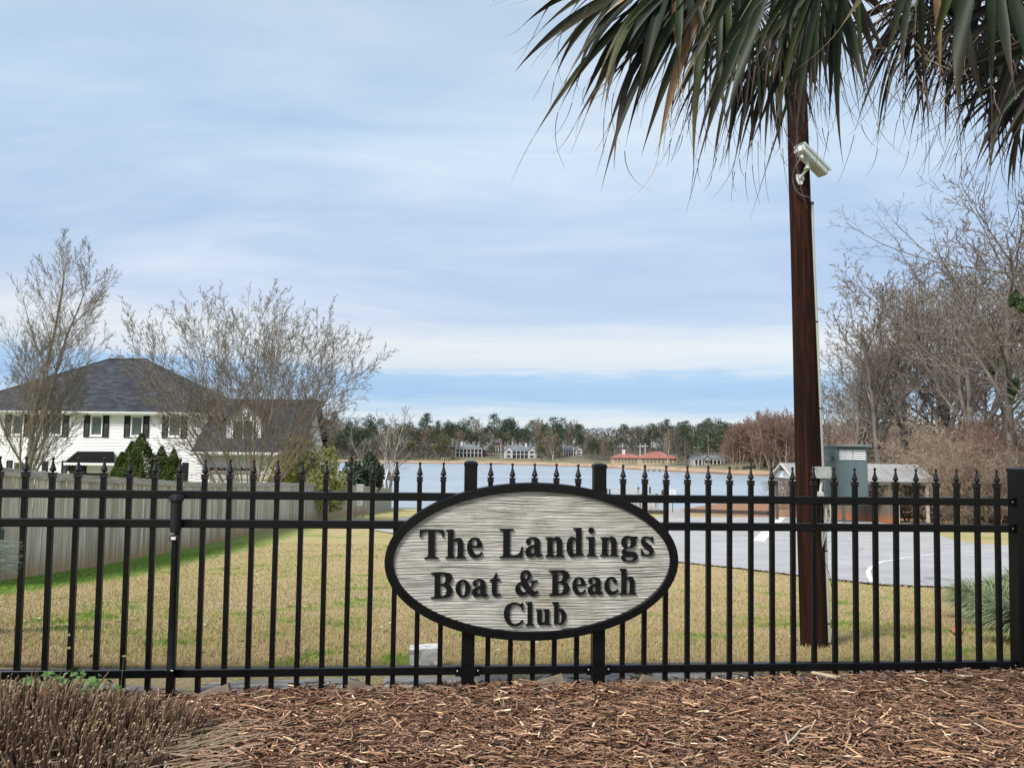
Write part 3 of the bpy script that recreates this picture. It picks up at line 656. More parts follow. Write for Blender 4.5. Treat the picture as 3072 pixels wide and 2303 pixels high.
# letters traced as outlines: (x, y) corner, (x, y, 1) smooth point, in pixels of one enlargement of the photograph
GL = {
 'T': (['A'], [[(175,270),(838,270),(838,470),(800,470),(780,385,1),(730,320,1),(650,295,1),(593,292),(590,990),(610,1015,1),(640,1030,1),(690,1035),(690,1062),(295,1062),(295,1035),(350,1025,1),(385,1010,1),(405,980),(412,292),(340,300,1),(270,335,1),(225,400,1),(205,475),(175,475)]]),
 'h': (['A'], [[(900,265),(1112,258),(1112,548),(1150,515,1),(1245,492,1),(1340,530,1),(1380,640,1),(1382,980),(1400,1010,1),(1450,1030),(1450,1055),(1175,1055),(1175,1032),(1205,1015,1),(1222,985),(1225,640,1),(1205,590,1),(1160,575,1),(1106,620),(1106,985),(1125,1015,1),(1150,1030),(1150,1055),(885,1055),(885,1032),(930,1015,1),(948,980),(955,320),(940,300,1),(900,295)]]),
 'e': (['A'], [[(1908,755),(1620,752),(1650,850,1),(1700,925,1),(1760,958,1),(1830,940,1),(1885,870),(1915,895),(1870,985,1),(1780,1035,1),(1700,1045,1),(1590,1010,1),(1510,900,1),(1485,760,1),(1515,610,1),(1600,510,1),(1700,480,1),(1810,510,1),(1880,600,1)],
               [(1622,705),(1628,600,1),(1655,535,1),(1700,520,1),(1740,550,1),(1760,620,1),(1755,705)]]),
 'L': (['B'], [[(165,222),(515,222),(515,255),(440,268,1),(422,300),(422,860,1),(440,890,1),(490,898,1),(590,890,1),(680,820,1),(725,680),(755,675),(745,955),(165,955),(165,925),(225,915,1),(255,880),(258,300),(240,270,1),(165,255)]]),
 'a': (['B'], [[(1195,560,1),(1195,850,1),(1210,880,1),(1235,865,1),(1250,855),(1258,880),(1235,920,1),(1190,945,1),(1120,940,1),(1065,890),(1010,930,1),(940,945,1),(860,925,1),(820,840,1),(835,750,1),(900,690,1),(1045,630),(1052,540,1),(1035,490,1),(1000,470,1),(950,480,1),(935,500,1),(960,560,1),(945,610,1),(900,630,1),(855,610,1),(835,560,1),(855,500,1),(930,450,1),(1030,432,1),(1130,455,1),(1185,500,1)],
               [(1050,678),(990,710,1),(960,770,1),(965,830,1),(1000,855,1),(1045,835,1),(1052,780)]]),
 'n': (['B'], [[(1340,440),(1522,440),(1522,490),(1560,450,1),(1630,425,1),(1710,450,1),(1755,520,1),(1762,600,1),(1765,870),(1780,900,1),(1815,910),(1815,938),(1592,938),(1592,912),(1615,895,1),(1625,870),(1622,560,1),(1605,515,1),(1575,500,1),(1520,545),(1520,870),(1535,900,1),(1570,912),(1570,938),(1335,938),(1335,910),(1370,900,1),(1385,870),(1385,500),(1370,470,1),(1340,465)]]),
 'd': (['B'], [[(2050,207),(2255,207),(2257,845),(2275,868,1),(2315,868),(2315,890),(2130,925),(2122,885),(2080,925,1),(2030,940,1),(1950,915,1),(1895,820,1),(1880,680,1),(1900,540,1),(1960,450,1),(2035,428,1),(2118,465),(2118,270),(2105,245,1),(2050,238)],
               [(2118,510),(2075,490,1),(2040,520,1),(2022,600,1),(2022,740,1),(2040,840,1),(2070,870,1),(2118,845)]]),
 'i': (['C'], [[(468 + 75 * math.cos(k * math.pi / 6), 265 + 75 * math.sin(k * math.pi / 6), 1) for k in range(12)],
               [(340,428),(545,428),(545,870),(560,895,1),(610,903),(610,917),(340,917),(340,895),(385,880,1),(405,850),(405,500),(390,465,1),(340,455)]]),
 'g': (['C'], [[(1640,418),(1640,480),(1585,490),(1610,560,1),(1595,640,1),(1530,700,1),(1420,718,1),(1360,722,1),(1345,770,1),(1370,800,1),(1440,805,1),(1560,810,1),(1630,850,1),(1650,930,1),(1620,1010,1),(1540,1055,1),(1420,1060,1),(1300,1040,1),(1235,990,1),(1235,930,1),(1285,900),(1255,850,1),(1255,790,1),(1320,715),(1250,650,1),(1235,560,1),(1265,465,1),(1340,415,1),(1420,400,1),(1490,415,1)],
               [(1422 + 55 * math.cos(k * math.pi / 6), 570 + 125 * math.sin(k * math.pi / 6), 1) for k in range(12)],
               [(1320,970,1),(1350,935,1),(1480,935,1),(1550,945,1),(1560,985,1),(1500,1020,1),(1380,1020,1)]]),
 's': (['C'], [[(2045,428),(2045,565),(2015,565),(1990,510,1),(1940,465,1),(1880,455,1),(1835,475,1),(1835,520,1),(1880,565,1),(1980,640,1),(2040,710,1),(2060,790,1),(2035,860,1),(1980,905,1),(1900,910,1),(1820,890,1),(1780,885),(1745,910),(1740,755),(1770,755),(1790,810,1),(1840,860,1),(1900,875,1),(1955,855,1),(1960,810,1),(1910,755,1),(1800,680,1),(1745,600,1),(1745,510,1),(1785,440,1),(1870,415,1),(1930,418,1),(1990,440,1),(2015,428)]]),
 'B': (['D'], [[(120,258),(220,250),(480,245,1),(620,270,1),(700,340,1),(700,450,1),(640,540,1),(575,575),(660,620,1),(712,730,1),(700,840,1),(640,920,1),(520,955,1),(120,968),(120,940),(190,930,1),(215,900),(220,330),(205,300,1),(120,290)],
               [(368,300),(440,300,1),(500,330,1),(522,430,1),(495,530,1),(440,565,1),(368,565)], [(372,612),(440,612,1),(510,650,1),(545,750,1),(520,860,1),(450,910,1),(395,910,1),(375,880)]]),
 'o': (['D'], [[(1005 + 208 * math.cos(k * math.pi / 8), 695 + 248 * math.sin(k * math.pi / 8), 1) for k in range(16)], [(1003 + 65 * math.cos(k * math.pi / 6), 695 + 205 * math.sin(k * math.pi / 6), 1) for k in range(12)]]),
 't': (['D'], [[(1945,270),(1945,435),(2040,440),(2035,480),(1945,490),(1942,820,1),(1965,858,1),(1995,845,1),(2025,825),(2050,840),(2010,890,1),(1950,920,1),(1880,915,1),(1825,870,1),(1805,800,1),(1805,495),(1740,492),(1740,465),(1810,430,1),(1870,370,1),(1905,270)]]),
 '&': (['E'], [[(610,212,1),(700,240,1),(745,340,1),(730,430,1),(680,500,1),(612,545),(722,718),(770,620,1),(775,580),(720,560),(720,530),(930,515),(920,560),(860,575,1),(820,640,1),(755,760),(820,830,1),(870,850,1),(910,835),(930,815),(960,845),(920,910,1),(840,965,1),(740,960,1),(680,930,1),(630,880),(560,940,1),(450,970,1),(350,945,1),(280,870,1),(262,780,1),(290,680,1),(350,600,1),(435,555),(420,470,1),(420,380,1),(450,280,1),(520,225,1)],
               [(575,275,1),(625,310,1),(635,400,1),(600,470,1),(570,475),(525,370,1),(530,300,1)], [(435,600),(480,700,1),(595,840),(560,868,1),(500,860,1),(420,770,1),(388,680,1)]]),
 'c': (['F'], [[(1490,480,1),(1480,540,1),(1430,550,1),(1385,520,1),(1375,460,1),(1350,425,1),(1310,425,1),(1280,470,1),(1265,580,1),(1280,680,1),(1330,750,1),(1390,775,1),(1450,760,1),(1510,705),(1528,725),(1490,800,1),(1410,855,1),(1330,865,1),(1230,830,1),(1165,740,1),(1148,620,1),(1170,500,1),(1240,405,1),(1340,370,1),(1430,395,1)]]),
 'C': (['G'], [[(770,180),(765,395),(730,395),(710,310,1),(650,245,1),(570,220,1),(460,240,1),(395,340,1),(372,480,1),(375,620,1),(420,730,1),(500,790,1),(570,790,1),(650,755,1),(745,670),(780,705),(700,790,1),(600,840,1),(500,850,1),(370,810,1),(260,700,1),(212,540,1),(225,390,1),(300,250,1),(420,185,1),(550,172,1),(640,190,1),(700,212),(735,180)]]),
 'l': (['G'], [[(845,170),(1025,162),(1028,770),(1045,795,1),(1085,800),(1085,830),(840,832),(840,805),(880,795,1),(897,765),(900,225),(885,200,1),(845,198)]]),
 'u': (['G'], [[(1140,372),(1305,372),(1305,700,1),(1320,745,1),(1350,750,1),(1390,720),(1395,430),(1385,405,1),(1350,400),(1350,372),(1520,372),(1522,760),(1540,785,1),(1580,790),(1580,810),(1395,815),(1395,770),(1340,810,1),(1270,820,1),(1200,790,1),(1175,700,1),(1172,430),(1165,405,1),(1140,400)]]),
 'b': (['G'], [[(1610,162),(1790,155),(1790,395),(1830,355,1),(1880,350,1),(1960,400,1),(2005,500,1),(2000,640,1),(1950,750,1),(1860,805,1),(1790,795,1),(1735,765),(1690,800),(1665,805),(1665,240),(1650,205,1),(1610,195)],
               [(1788,430),(1830,420,1),(1865,450,1),(1878,580,1),(1865,720,1),(1825,775,1),(1788,750)]]),
}
ZM = {'A': (1240, 1560, 240), 'B': (1480, 1560, 260), 'C': (1720, 1560, 260), 'D': (1280, 1690, 240), 'E': (1520, 1690, 220), 'F': (1690, 1690, 240), 'G': (1490, 1790, 230)}
def smooth_path(pts):
    out = []; n = len(pts)
    for i in range(n):
        a, b = pts[i], pts[(i + 1) % n]; out.append((a[0], a[1]))
        if len(a) < 3 and len(b) < 3: continue
        pa, pb = pts[i - 1], pts[(i + 2) % n]
        ta = ((b[0] - pa[0]) / 2, (b[1] - pa[1]) / 2) if len(a) == 3 else None; tb2 = ((pb[0] - a[0]) / 2, (pb[1] - a[1]) / 2) if len(b) == 3 else None
        ch = (b[0] - a[0], b[1] - a[1])
        if ta is None: ta = (2 * ch[0] - tb2[0], 2 * ch[1] - tb2[1]); ta = (ta[0] * .6 + ch[0] * .4, ta[1] * .6 + ch[1] * .4)
        if tb2 is None: tb2 = (2 * ch[0] - ta[0], 2 * ch[1] - ta[1]); tb2 = (tb2[0] * .6 + ch[0] * .4, tb2[1] * .6 + ch[1] * .4)
        L = math.hypot(*ch)
        for t_ in (ta, tb2): pass
        def cl(v): q = math.hypot(*v); k = min(1.0, 1.15 * L / q) if q > 0 else 1; return (v[0] * k, v[1] * k)
        ta, tb2 = cl(ta), cl(tb2)
        for k in range(1, 5):
            s = k / 5; h0 = 2*s**3-3*s**2+1; h1 = s**3-2*s**2+s; h2 = -2*s**3+3*s**2; h3 = s**3-s**2
            out.append((h0*a[0]+h1*ta[0]+h2*b[0]+h3*tb2[0], h0*a[1]+h1*ta[1]+h2*b[1]+h3*tb2[1]))
    return out
letter_m = mat('sign_letter_black', (0.003, 0.0035, 0.004), 0.5, 0.3, 30, bump=0.0008, bscale=120, col2=(0.008, 0.008, 0.010), spec=0.25)
def letter(ch, zoom=None, box=None, shift=(0, 0)):
    """place glyph ch: in its own enlargement, or fitted to box (x0, y0, x1, y1) of enlargement zoom"""
    zz, cons = GL[ch]; z0 = zoom or zz[0]; ox, oy, wz = ZM[z0]; k = wz / 2212.0
    cons = [smooth_path(c) for c in cons]
    xs_ = [p[0] for c in cons for p in c]; ys_ = [p[1] for c in cons for p in c]
    if box:
        sx = (box[2] - box[0]) / (max(xs_) - min(xs_)); sy = (box[3] - box[1]) / (max(ys_) - min(ys_))
        cons = [[((p[0] - min(xs_)) * sx + box[0], (p[1] - min(ys_)) * sy + box[1]) for p in c] for c in cons]
    cu = bpy.data.curves.new('letter', 'CURVE'); cu.dimensions = '2D'; cu.fill_mode = 'BOTH'; cu.extrude = 0.0045; cu.bevel_depth = 0.0008; cu.bevel_resolution = 0; cu.offset = -0.0006
    P3 = []
    for c in cons:
        pts = []
        for x, y in c:
            t, u = onf(ox + (x + shift[0]) * k, oy + (y + shift[1]) * k, OFFS + 0.002); pts.append((t - SCt, u - SCu))
        P3.append(pts)
    cx_ = sum(p[0] for c in P3 for p in c) / sum(len(c) for c in P3); cy_ = sum(p[1] for c in P3 for p in c) / sum(len(c) for c in P3)
    for pts in P3:
        sp = cu.splines.new('POLY'); sp.points.add(len(pts) - 1); sp.use_cyclic_u = True
        for q, (a, b) in zip(sp.points, pts): q.co = (a - cx_, b - cy_, 0, 1)
    tmp = bpy.data.objects.new('tmp', cu); COL.objects.link(tmp)
    dg = bpy.context.evaluated_depsgraph_get(); me = bpy.data.meshes.new_from_object(tmp.evaluated_get(dg)); bpy.data.objects.remove(tmp); bpy.data.curves.remove(cu)
    me.materials.clear(); me.materials.append(letter_m)
    return link('letter', me, sign, (cx_, -0.0042, cy_), (R(90), 0, 0))
letter('T'); letter('h'); letter('e'); letter('L'); letter('a'); letter('n'); letter('d'); letter('i')
letter('n', 'C', (697, 418, 1160, 918)); letter('g'); letter('s')
letter('B'); letter('o'); letter('a', 'D', (1255, 435, 1690, 930)); letter('t'); letter('&')
letter('B', 'E', (1285, 203, 1900, 965)); letter('e', 'F', (258, 378, 628, 875)); letter('a', 'F', (683, 375, 1092, 868)); letter('c'); letter('h', 'F', (1560, 155, 2035, 858))
letter('C'); letter('l'); letter('u'); letter('b')

# ------------------------------------------------------------------ utility pole with its fittings
def pole_mat():
    m, n, b = newmat('creosoted_pine')
    tcn = n.n('ShaderNodeTexCoord'); ob = tcn.outputs['Object']
    st = n.noise(n.scale(ob, (26, 26, 0.9)), 1.6, 8, 0.72, 0.6); bg_ = n.noise(n.scale(ob, (1.5, 1.5, 0.5)), 1.4, 4, 0.6)
    c = n.ramp(st, [(0.30, (0.006, 0.004, 0.0035)), (0.5, (0.024, 0.010, 0.007)), (0.72, (0.076, 0.031, 0.019))])
    c = n.mix(n.ramp(bg_, [(0.35, 0.55), (0.6, 0.0)]), c, (0.008, 0.0045, 0.004))
    hl_ = n.noise(n.scale(ob, (60, 60, 2.2), (3, 1, 0)), 1.5, 6, 0.8)
    c = n.mix(n.ramp(hl_, [(0.64, 0.0), (0.72, 0.5)]), c, (0.13, 0.065, 0.04))
    n.l(c, b.inputs['Base Color']); b.inputs['Roughness'].default_value = 0.95; b.inputs['Specular IOR Level'].default_value = 0.08
    bn = n.n('ShaderNodeBump'); bn.inputs['Distance'].default_value = 0.006; n.l(st, bn.inputs['Height']); n.l(bn.outputs[0], b.inputs['Normal'])
    return m
PB = P(1758.5, 1392, 5.8); PT = P(1727, 400, 5.8); PT = PB + (PT - PB) * ((3.6 - PB.z) / (PT.z - PB.z)); PB = PB + (PB - PT).normalized() * 0.15
pax = (PT - PB).normalized()
up_ = thing('utility_pole', 'dark brown round wooden utility pole standing in the lawn', 'utility pole', PB)
pv, pf = [], []; nr, ns = 60, 28; L = (PT - PB).length; prof = []
for i in range(nr):
    s = i / (nr - 1); c = pax * (L * s)
    for k in range(ns):
        a = 2 * math.pi * k / ns; d = Vector((math.cos(a), math.sin(a), 0))
        r = float(np.interp(s, [0, .28, .6, 1], [.0985, .093, .079, .076])) + 0.0022 * mnoise.noise(Vector((d.x * 2.2, d.y * 2.2, c.z * 0.8))) + 0.0015 * mnoise.noise(Vector((d.x * 9, d.y * 9, c.z * 1.0)))
        pv.append(c + d * r)
for i in range(nr - 1):
    for k in range(ns): q = (k + 1) % ns; pf.append((i * ns + k, i * ns + q, (i + 1) * ns + q, (i + 1) * ns + k))
pf.append(tuple((nr - 1) * ns + k for k in range(ns)))
link('shaft', mesh_np('shaft', pv, pf, pole_mat(), smooth=True), up_)
conduit_m = mat('grey_pvc', (0.42, 0.42, 0.39), 0.5, 0.15, 5, stretch=(1, 1, .2)); galv = mat('galvanised_box', (0.36, 0.40, 0.37), 0.5, 0.22, 12, col2=(0.50, 0.54, 0.50), metal=0.3)
black_m = mat('black_strap', (0.012, 0.012, 0.012), 0.6)
YC = 5.74
def Ps(x, y, Y=YC): return P(x / S_, y / S_, Y)
def polex(z):                                  # centre of the shaft at height z
    s = (z - PB.z) / (PT.z - PB.z); return PB + (PT - PB) * s, float(np.interp(s, [0, .28, .6, 1], [.0985, .093, .079, .076]))
cd = thing('conduit', 'pale grey conduit pipe running down the right side of the brown pole', 'conduit', (0, 0, 0))
pts = []
for zz in np.linspace(polex(P(1752, 437, YC).z)[0].z, -1.36, 26):
    c, r = polex(zz); pts.append(Vector((c.x + r * 0.93 + 0.006, c.y - r * 0.38, zz)))
cd.location = pts[-1]; loc = [p - pts[-1] for p in pts]
MB().tube(loc, 0.0115, 10).build('pipe', conduit_m, cd, True)
for k in (0, 7, 12, 16, 20, 24):
    mb = MB(); mb.lathe([(0.013, -0.012), (0.0155, -0.009), (0.0155, 0.009), (0.013, 0.012)] if k == 0 else [(0.0125, -0.005), (0.0145, -0.004), (0.0145, 0.004), (0.0125, 0.005)], 12)
    link('clamp', mb.mesh('clamp', black_m), cd, loc[k])
# loose thin wire beside the pipe
w0 = Ps(2470, 1520); w1 = Ps(2496, 1700); w2 = Ps(2502, 1880)
tag(MB().tube([Ps(2466, 1470, 5.7), Ps(2462, 1560, 5.68), Ps(2466, 1660, 5.66), Ps(2488, 1720, 5.66), Ps(2500, 1790, 5.66), Ps(2494, 1882, 5.64)], 0.0022, 5).build('loose_wire', black_m), 'thin dark wire hanging loose down the lower part of the brown pole', 'wire')
wirem = mat('grey_cable', (0.33, 0.35, 0.30), 0.6, 0.2, 9)
for k, (dx, rr) in enumerate(((0, 0.009), (14, 0.006), (24, 0.007))):
    tag(MB().tube([Ps(2472 + dx, 1500, 5.72 + .02 * k), Ps(2478 + dx, 1530, 5.70), Ps(2480 + dx * .9, 1555, 5.70), Ps(2468 + dx * .4, 1600, 5.72), Ps(2460 + dx * .1, 1650, 5.73)], rr, 8).build('cable', wirem),
        ['thickest grey cable below the green cabinet, next to the brown pole', 'thin middle grey cable below the green cabinet', 'outermost grey cable looping below the green cabinet'][k], 'cable', 'cables below the green cabinet')
# junction box
jb_c = Ps(2467, 1417, 5.66)
jb = thing('junction_box', 'small square pale green metal junction box on the brown pole', 'junction box', jb_c)
mb = MB(); mb.bbox(-0.057, 0.055, -0.02, 0.05, -0.040, 0.040, 0.004); mb.build('box', galv, jb)
mb = MB(); mb.bbox(-0.060, 0.058, -0.026, -0.0205, -0.043, 0.043, 0.003); lid = mb.build('lid', galv, jb)
for sx in (-0.051, 0.049):
    for sz in (-0.034, 0.034): link('screw', MB().lathe([(0.003, 0), (0.003, 0.0025), (0.001, 0.003)], 8).mesh('screw', steel), lid, (sx, -0.0262, sz), (R(90), 0, 0))
mb = MB(); c0 = Ps(2462, 1485, 5.66) - jb_c; mb.bbox(c0.x - 0.019, c0.x + 0.019, c0.y - 0.015, c0.y + 0.02, c0.z - 0.03, c0.z + 0.025, 0.004)
mb.tube([(c0.x, c0.y + 0.002, c0.z + 0.02), (0, 0.01, -0.038)], 0.0105, 10); mb.build('fitting', conduit_m, jb)
# equipment cabinet
cabm = mat('cabinet_green_grey', (0.105, 0.155, 0.165), 0.42, 0.12, 3.5, col2=(0.13, 0.185, 0.195), bump=0.0005, bscale=60, spec=0.5)
cf0 = P(1806, 965, 6.02); cf1 = P(1871.5, 1092, 6.02); cxl, cxr, czt, czb = cf0.x, P(1871.5, 1000, 6.02).x, cf0.z, cf1.z
cab = thing('equipment_cabinet', 'tall green-grey metal equipment cabinet with white louvres right of the pole', 'cabinet', ((cxl + cxr) / 2, 6.02, czb))
hw = (cxr - cxl) / 2; H = czt - czb; DEP = 0.27
mb = MB(); mb.bbox(-hw, hw, 0, DEP, 0, H, 0.004); body = mb.build('body', cabm, cab)
mb = MB(); mb.bbox(-hw + 0.001, hw + 0.004, -0.012, -0.001, 0.004, H - 0.004, 0.003); door = mb.build('door', cabm, cab)
mb = MB(); mb.bbox(-hw - 0.012, hw + 0.026, -0.045, DEP + 0.02, H + 0.001, H + 0.018, 0.003); mb.bbox(-hw - 0.004, hw + 0.018, -0.03, DEP, H - 0.006, H, 0.001); mb.build('lid', mat('cabinet_lid', (0.16, 0.20, 0.20), 0.45, 0.15, 8), cab)
wv = mat('white_louvre', (0.66, 0.68, 0.68), 0.45, 0.08, 30)
for sx in (-0.57, 0.33):
    x0, x1 = hw * sx - hw * 0.24, hw * sx + hw * 0.56
    mb = MB(); z0, z1 = H - 0.098, H - 0.022
    mb.bbox(x0 - 0.004, x1 + 0.004, -0.0155, -0.0125, z0 - 0.004, z0, 0.0008); mb.bbox(x0 - 0.004, x1 + 0.004, -0.0155, -0.0125, z1, z1 + 0.004, 0.0008)
    mb.bbox(x0 - 0.004, x0 - 0.0005, -0.0155, -0.0125, z0, z1, 0.0008); mb.bbox(x1 + 0.0005, x1 + 0.004, -0.0155, -0.0125, z0, z1, 0.0008)
    gr_ = mb.build('louvre_frame', wv, door)
    mb = MB(); mb.box(x0, x1, -0.0130, -0.0122, z0, z1); mb.build('vent_gap', black_m, door)
    for k in range(5):
        zc = z0 + (z1 - z0) * (k + 0.5) / 5; mb = MB(); mb.prism([(-0.0145, -0.0055), (-0.0185, -0.005), (-0.0135, 0.0055), (-0.0130, 0.005)], x0 + .001, x1 - .001, axis='x'); mb.build('slat', wv, door, loc=(0, 0, zc))
for dy, dz, r_ in ((0.13, H - 0.045, 0.011), (0.17, H - 0.045, 0.005), (0.12, 0.09, 0.009)):
    link('knockout', MB().lathe([(r_, 0), (r_, 0.002), (r_ * .5, 0.003)], 10).mesh('knockout', galv), cab, (-hw - 0.0015, dy, dz), (0, R(-90), 0))
# bracket that carries the cabinet on the pole
cb, rb_ = polex((czt + czb) / 2); mb = MB()
for zz in (czb + 0.09, czt - 0.09): mb.bbox(cb.x + rb_ * 0.75, cxl - 0.001, 6.08, 6.12, zz - 0.015, zz + 0.015, 0.002)
o = mb.build('mounting_bracket', steel, cab); o.matrix_parent_inverse = Matrix.Translation(cab.location).inverted()

# security camera
camw = mat('camera_housing', (0.50, 0.54, 0.50), 0.4, 0.08, 10, col2=(0.60, 0.63, 0.60))
# scale: enlargement of (2250, 350) at 400/1895
def Z8(x, y, Y=5.62): return Ps(2250 + x * 400 / 1895, 350 + y * 400 / 1895, Y)
c_back = Z8(705, 452, 5.60); c_frnt = Z8(1045, 800, 5.74); ax = (c_frnt - c_back).normalized(); Lc = (c_frnt - c_back).length
side = Vector((0.55, -0.72, 0.0)); side = (side - ax * side.dot(ax)).normalized(); upc = side.cross(ax).normalized()
if upc.z < 0: upc = -upc; side = -side
Mc = Matrix.Identity(4)
for i, c in enumerate((ax, side, upc)):
    for j in range(3): Mc[j][i] = c[j]
Mc.translation = c_back
sc_ = thing('security_camera', 'white box security camera pointing down from the top of the brown pole', 'security camera', mw=Mc)
hwid, hh = 0.042, 0.036
mb = MB(); mb.bbox(0, Lc, -hwid, hwid, -hh, hh - 0.008, 0.008); mb.build('housing', camw, sc_)
mb = MB(); mb.bbox(-0.012, Lc + 0.022, -hwid - 0.006, hwid + 0.006, hh - 0.006, hh, 0.002); mb.bbox(-0.012, Lc + 0.022, -hwid - 0.006, -hwid - 0.002, hh - 0.024, hh - 0.0055, 0.001); mb.bbox(-0.012, Lc + 0.022, hwid + 0.002, hwid + 0.006, hh - 0.024, hh - 0.0055, 0.001); mb.build('sun_shield', camw, sc_)
mb = MB(); mb.bbox(-0.004, -0.0005, -hwid + 0.003, hwid - 0.003, -hh + 0.003, hh - 0.011, 0.001); bp = mb.build('back_plate', camw, sc_)
for a, b in ((-1, -1), (1, -1), (-1, 1), (1, 1)): link('screw', MB().lathe([(0.003, 0), (0.002, 0.0015)], 8).mesh('screw', black_m), bp, (-0.0045, a * (hwid - 0.011), b * (hh - 0.016) - 0.004), (0, R(-90), 0))
mb = MB(); mb.bbox(Lc + 0.0005, Lc + 0.004, -hwid + 0.006, hwid - 0.006, -hh + 0.006, hh - 0.012, 0.001); mb.build('front_glass', mat('camera_glass', (0.01, 0.01, 0.012), 0.08), sc_)
inv = Mc.inverted(); cpl = polex(Z8(710, 880).z)[0]; rr = polex(Z8(710, 880).z)[1]
pl_c = Z8(712, 885, 5.8 - rr - 0.006)
K = lambda v: inv @ v
mb = MB(); mb.tube([K(pl_c), K(Z8(770, 800, 5.66)), K(Z8(812, 745, 5.64))], [0.012, 0.010, 0.012], 10); mb.build('bracket_arm', camw, sc_, True)
mb = MB(); mb.tube([K(Z8(812, 748, 5.64)), K(Z8(812, 735, 5.64))], [0.024, 0.024], 16); mb.tube([K(Z8(812, 735, 5.64)), K(Z8(815, 690, 5.645)), K(Z8(822, 640, 5.65))], [0.017, 0.013, 0.016], 10); mb.build('swivel', camw, sc_, True)
mb = MB(); ploy = [(-0.030, 0.034), (0.022, 0.034), (0.032, 0.0), (0.015, -0.045), (-0.012, -0.045), (-0.030, -0.005)]
mb.prism(ploy, -0.003, 0.003, 'y'); o = mb.build('wall_plate', camw, sc_); o.matrix_basis = inv @ Matrix.Translation(pl_c)
mb = MB(); cb_pts = [Z8(742, 575, 5.60), Z8(715, 600, 5.59), Z8(670, 670, 5.60), Z8(628, 760, 5.62), Z8(607, 870, 5.66), Z8(625, 980, 5.68), Z8(680, 1080, 5.69), Z8(760, 1132, 5.69), Z8(815, 1140, 5.70), Z8(845, 1165, 5.72), Z8(852, 1200, 5.74)]
fine = []
for i in range(len(cb_pts) - 1):
    p0, p1, p2, p3 = cb_pts[max(i - 1, 0)], cb_pts[i], cb_pts[i + 1], cb_pts[min(i + 2, len(cb_pts) - 1)]
    for k in range(4):
        s = k / 4; fine.append(0.5 * ((2 * p1) + (p2 - p0) * s + (2 * p0 - 5 * p1 + 4 * p2 - p3) * s * s + (3 * p1 - p0 - 3 * p2 + p3) * s ** 3))
mb.tube([K(p) for p in fine + [cb_pts[-1]]], 0.0055, 8); mb.build('cable', mat('cable_grey_dark', (0.10, 0.10, 0.11), 0.5), sc_, True)
mb = MB(); mb.tube([K(Z8(742, 560, 5.60)), K(Z8(738, 600, 5.595))], [0.014, 0.009], 10); mb.build('cable_gland', camw, sc_, True)
# ------------------------------------------------------------------ board fences
def board_mat(name, stain=(0.43, 0.25, 0.13), base1=(0.46, 0.41, 0.345), base2=(0.80, 0.74, 0.645), hgt=0.33):
    m, n, b = newmat(name)
    tcn = n.n('ShaderNodeTexCoord'); ob = tcn.outputs['Object']; oi = n.n('ShaderNodeObjectInfo'); rn = oi.outputs['Random']
    cm = n.n('ShaderNodeCombineXYZ'); n.l(n.math('MULTIPLY', rn, 37.0), cm.inputs[0]); n.l(n.math('MULTIPLY', rn, 91.0), cm.inputs[2])
    va = n.n('ShaderNodeVectorMath', operation='ADD'); n.l(ob, va.inputs[0]); n.l(cm.outputs[0], va.inputs[1]); v = va.outputs[0]
    st = n.noise(n.scale(v, (30, 30, 0.8)), 1.2, 6, 0.7, 0.4)
    c = n.ramp(st, [(0.28, tuple(x * .55 for x in base1)), (0.45, base1), (0.7, base2)])
    c = n.mix(1.0, c, n.ramp(rn, [(0, (0.68, 0.66, 0.62)), (0.35, (0.95, 0.94, 0.92)), (0.7, (1.08, 1.08, 1.05)), (1, (1.22, 1.22, 1.24))]), 'MULTIPLY')
    c = n.mix(n.ramp(n.noise(n.scale(v, (1, 1, .25)), 2.2, 3), [(0.55, 0.0), (0.75, 0.35)]), c, (0.26, 0.27, 0.13))     # algae
    sp = n.n('ShaderNodeSeparateXYZ'); n.l(ob, sp.inputs[0])
    h = n.math('ADD', sp.outputs[2], n.math('MULTIPLY', n.math('SUBTRACT', n.noise(n.scale(v, (9, 9, 1.2)), 1.0, 5, 0.7), 0.5), 0.55))
    c = n.mix(n.ramp(n.math('DIVIDE', h, hgt * 1.6), [(0.15, 0.75), (0.45, 0.45), (1.0, 0.0)]), c, stain)       # clay splashed up from the soil
    n.l(c, b.inputs['Base Color']); b.inputs['Roughness'].default_value = 0.92; b.inputs['Specular IOR Level'].default_value = 0.2
    bn = n.n('ShaderNodeBump'); bn.inputs['Distance'].default_value = 0.004; n.l(st, bn.inputs['Height']); n.l(bn.outputs[0], b.inputs['Normal'])
    return m
BM = board_mat('weathered_board')
RAILM = mat('weathered_rail', (0.34, 0.31, 0.265), 0.9, 0.2, 3, stretch=(1, 10, 10), col2=(0.56, 0.52, 0.46), rnd=.1)
def board_me(w_, h_, t_, m, n_=3, ear=0.0):
    out = []
    for k in range(n_):
        mb = MB(); r_ = random.Random(k + int(w_ * 1000)); a, b, c = r_.uniform(-.004, .004), r_.uniform(-.006, .006), r_.uniform(-.01, .015)
        mb.prism([(-w_ / 2, -0.05), (w_ / 2, -0.05), (w_ / 2 + a, h_ - ear + c), (w_ / 2 - ear + b, h_ + c), (-w_ / 2 + ear + b, h_ + c - .003), (-w_ / 2 + a, h_ - ear + c)] if ear else [(-w_ / 2, -0.05), (w_ / 2, -0.05), (w_ / 2 + a, h_ + c), (-w_ / 2 + a, h_ + c - .004)], -t_ / 2, t_ / 2)
        out.append(mb.mesh('board', m))
    return out
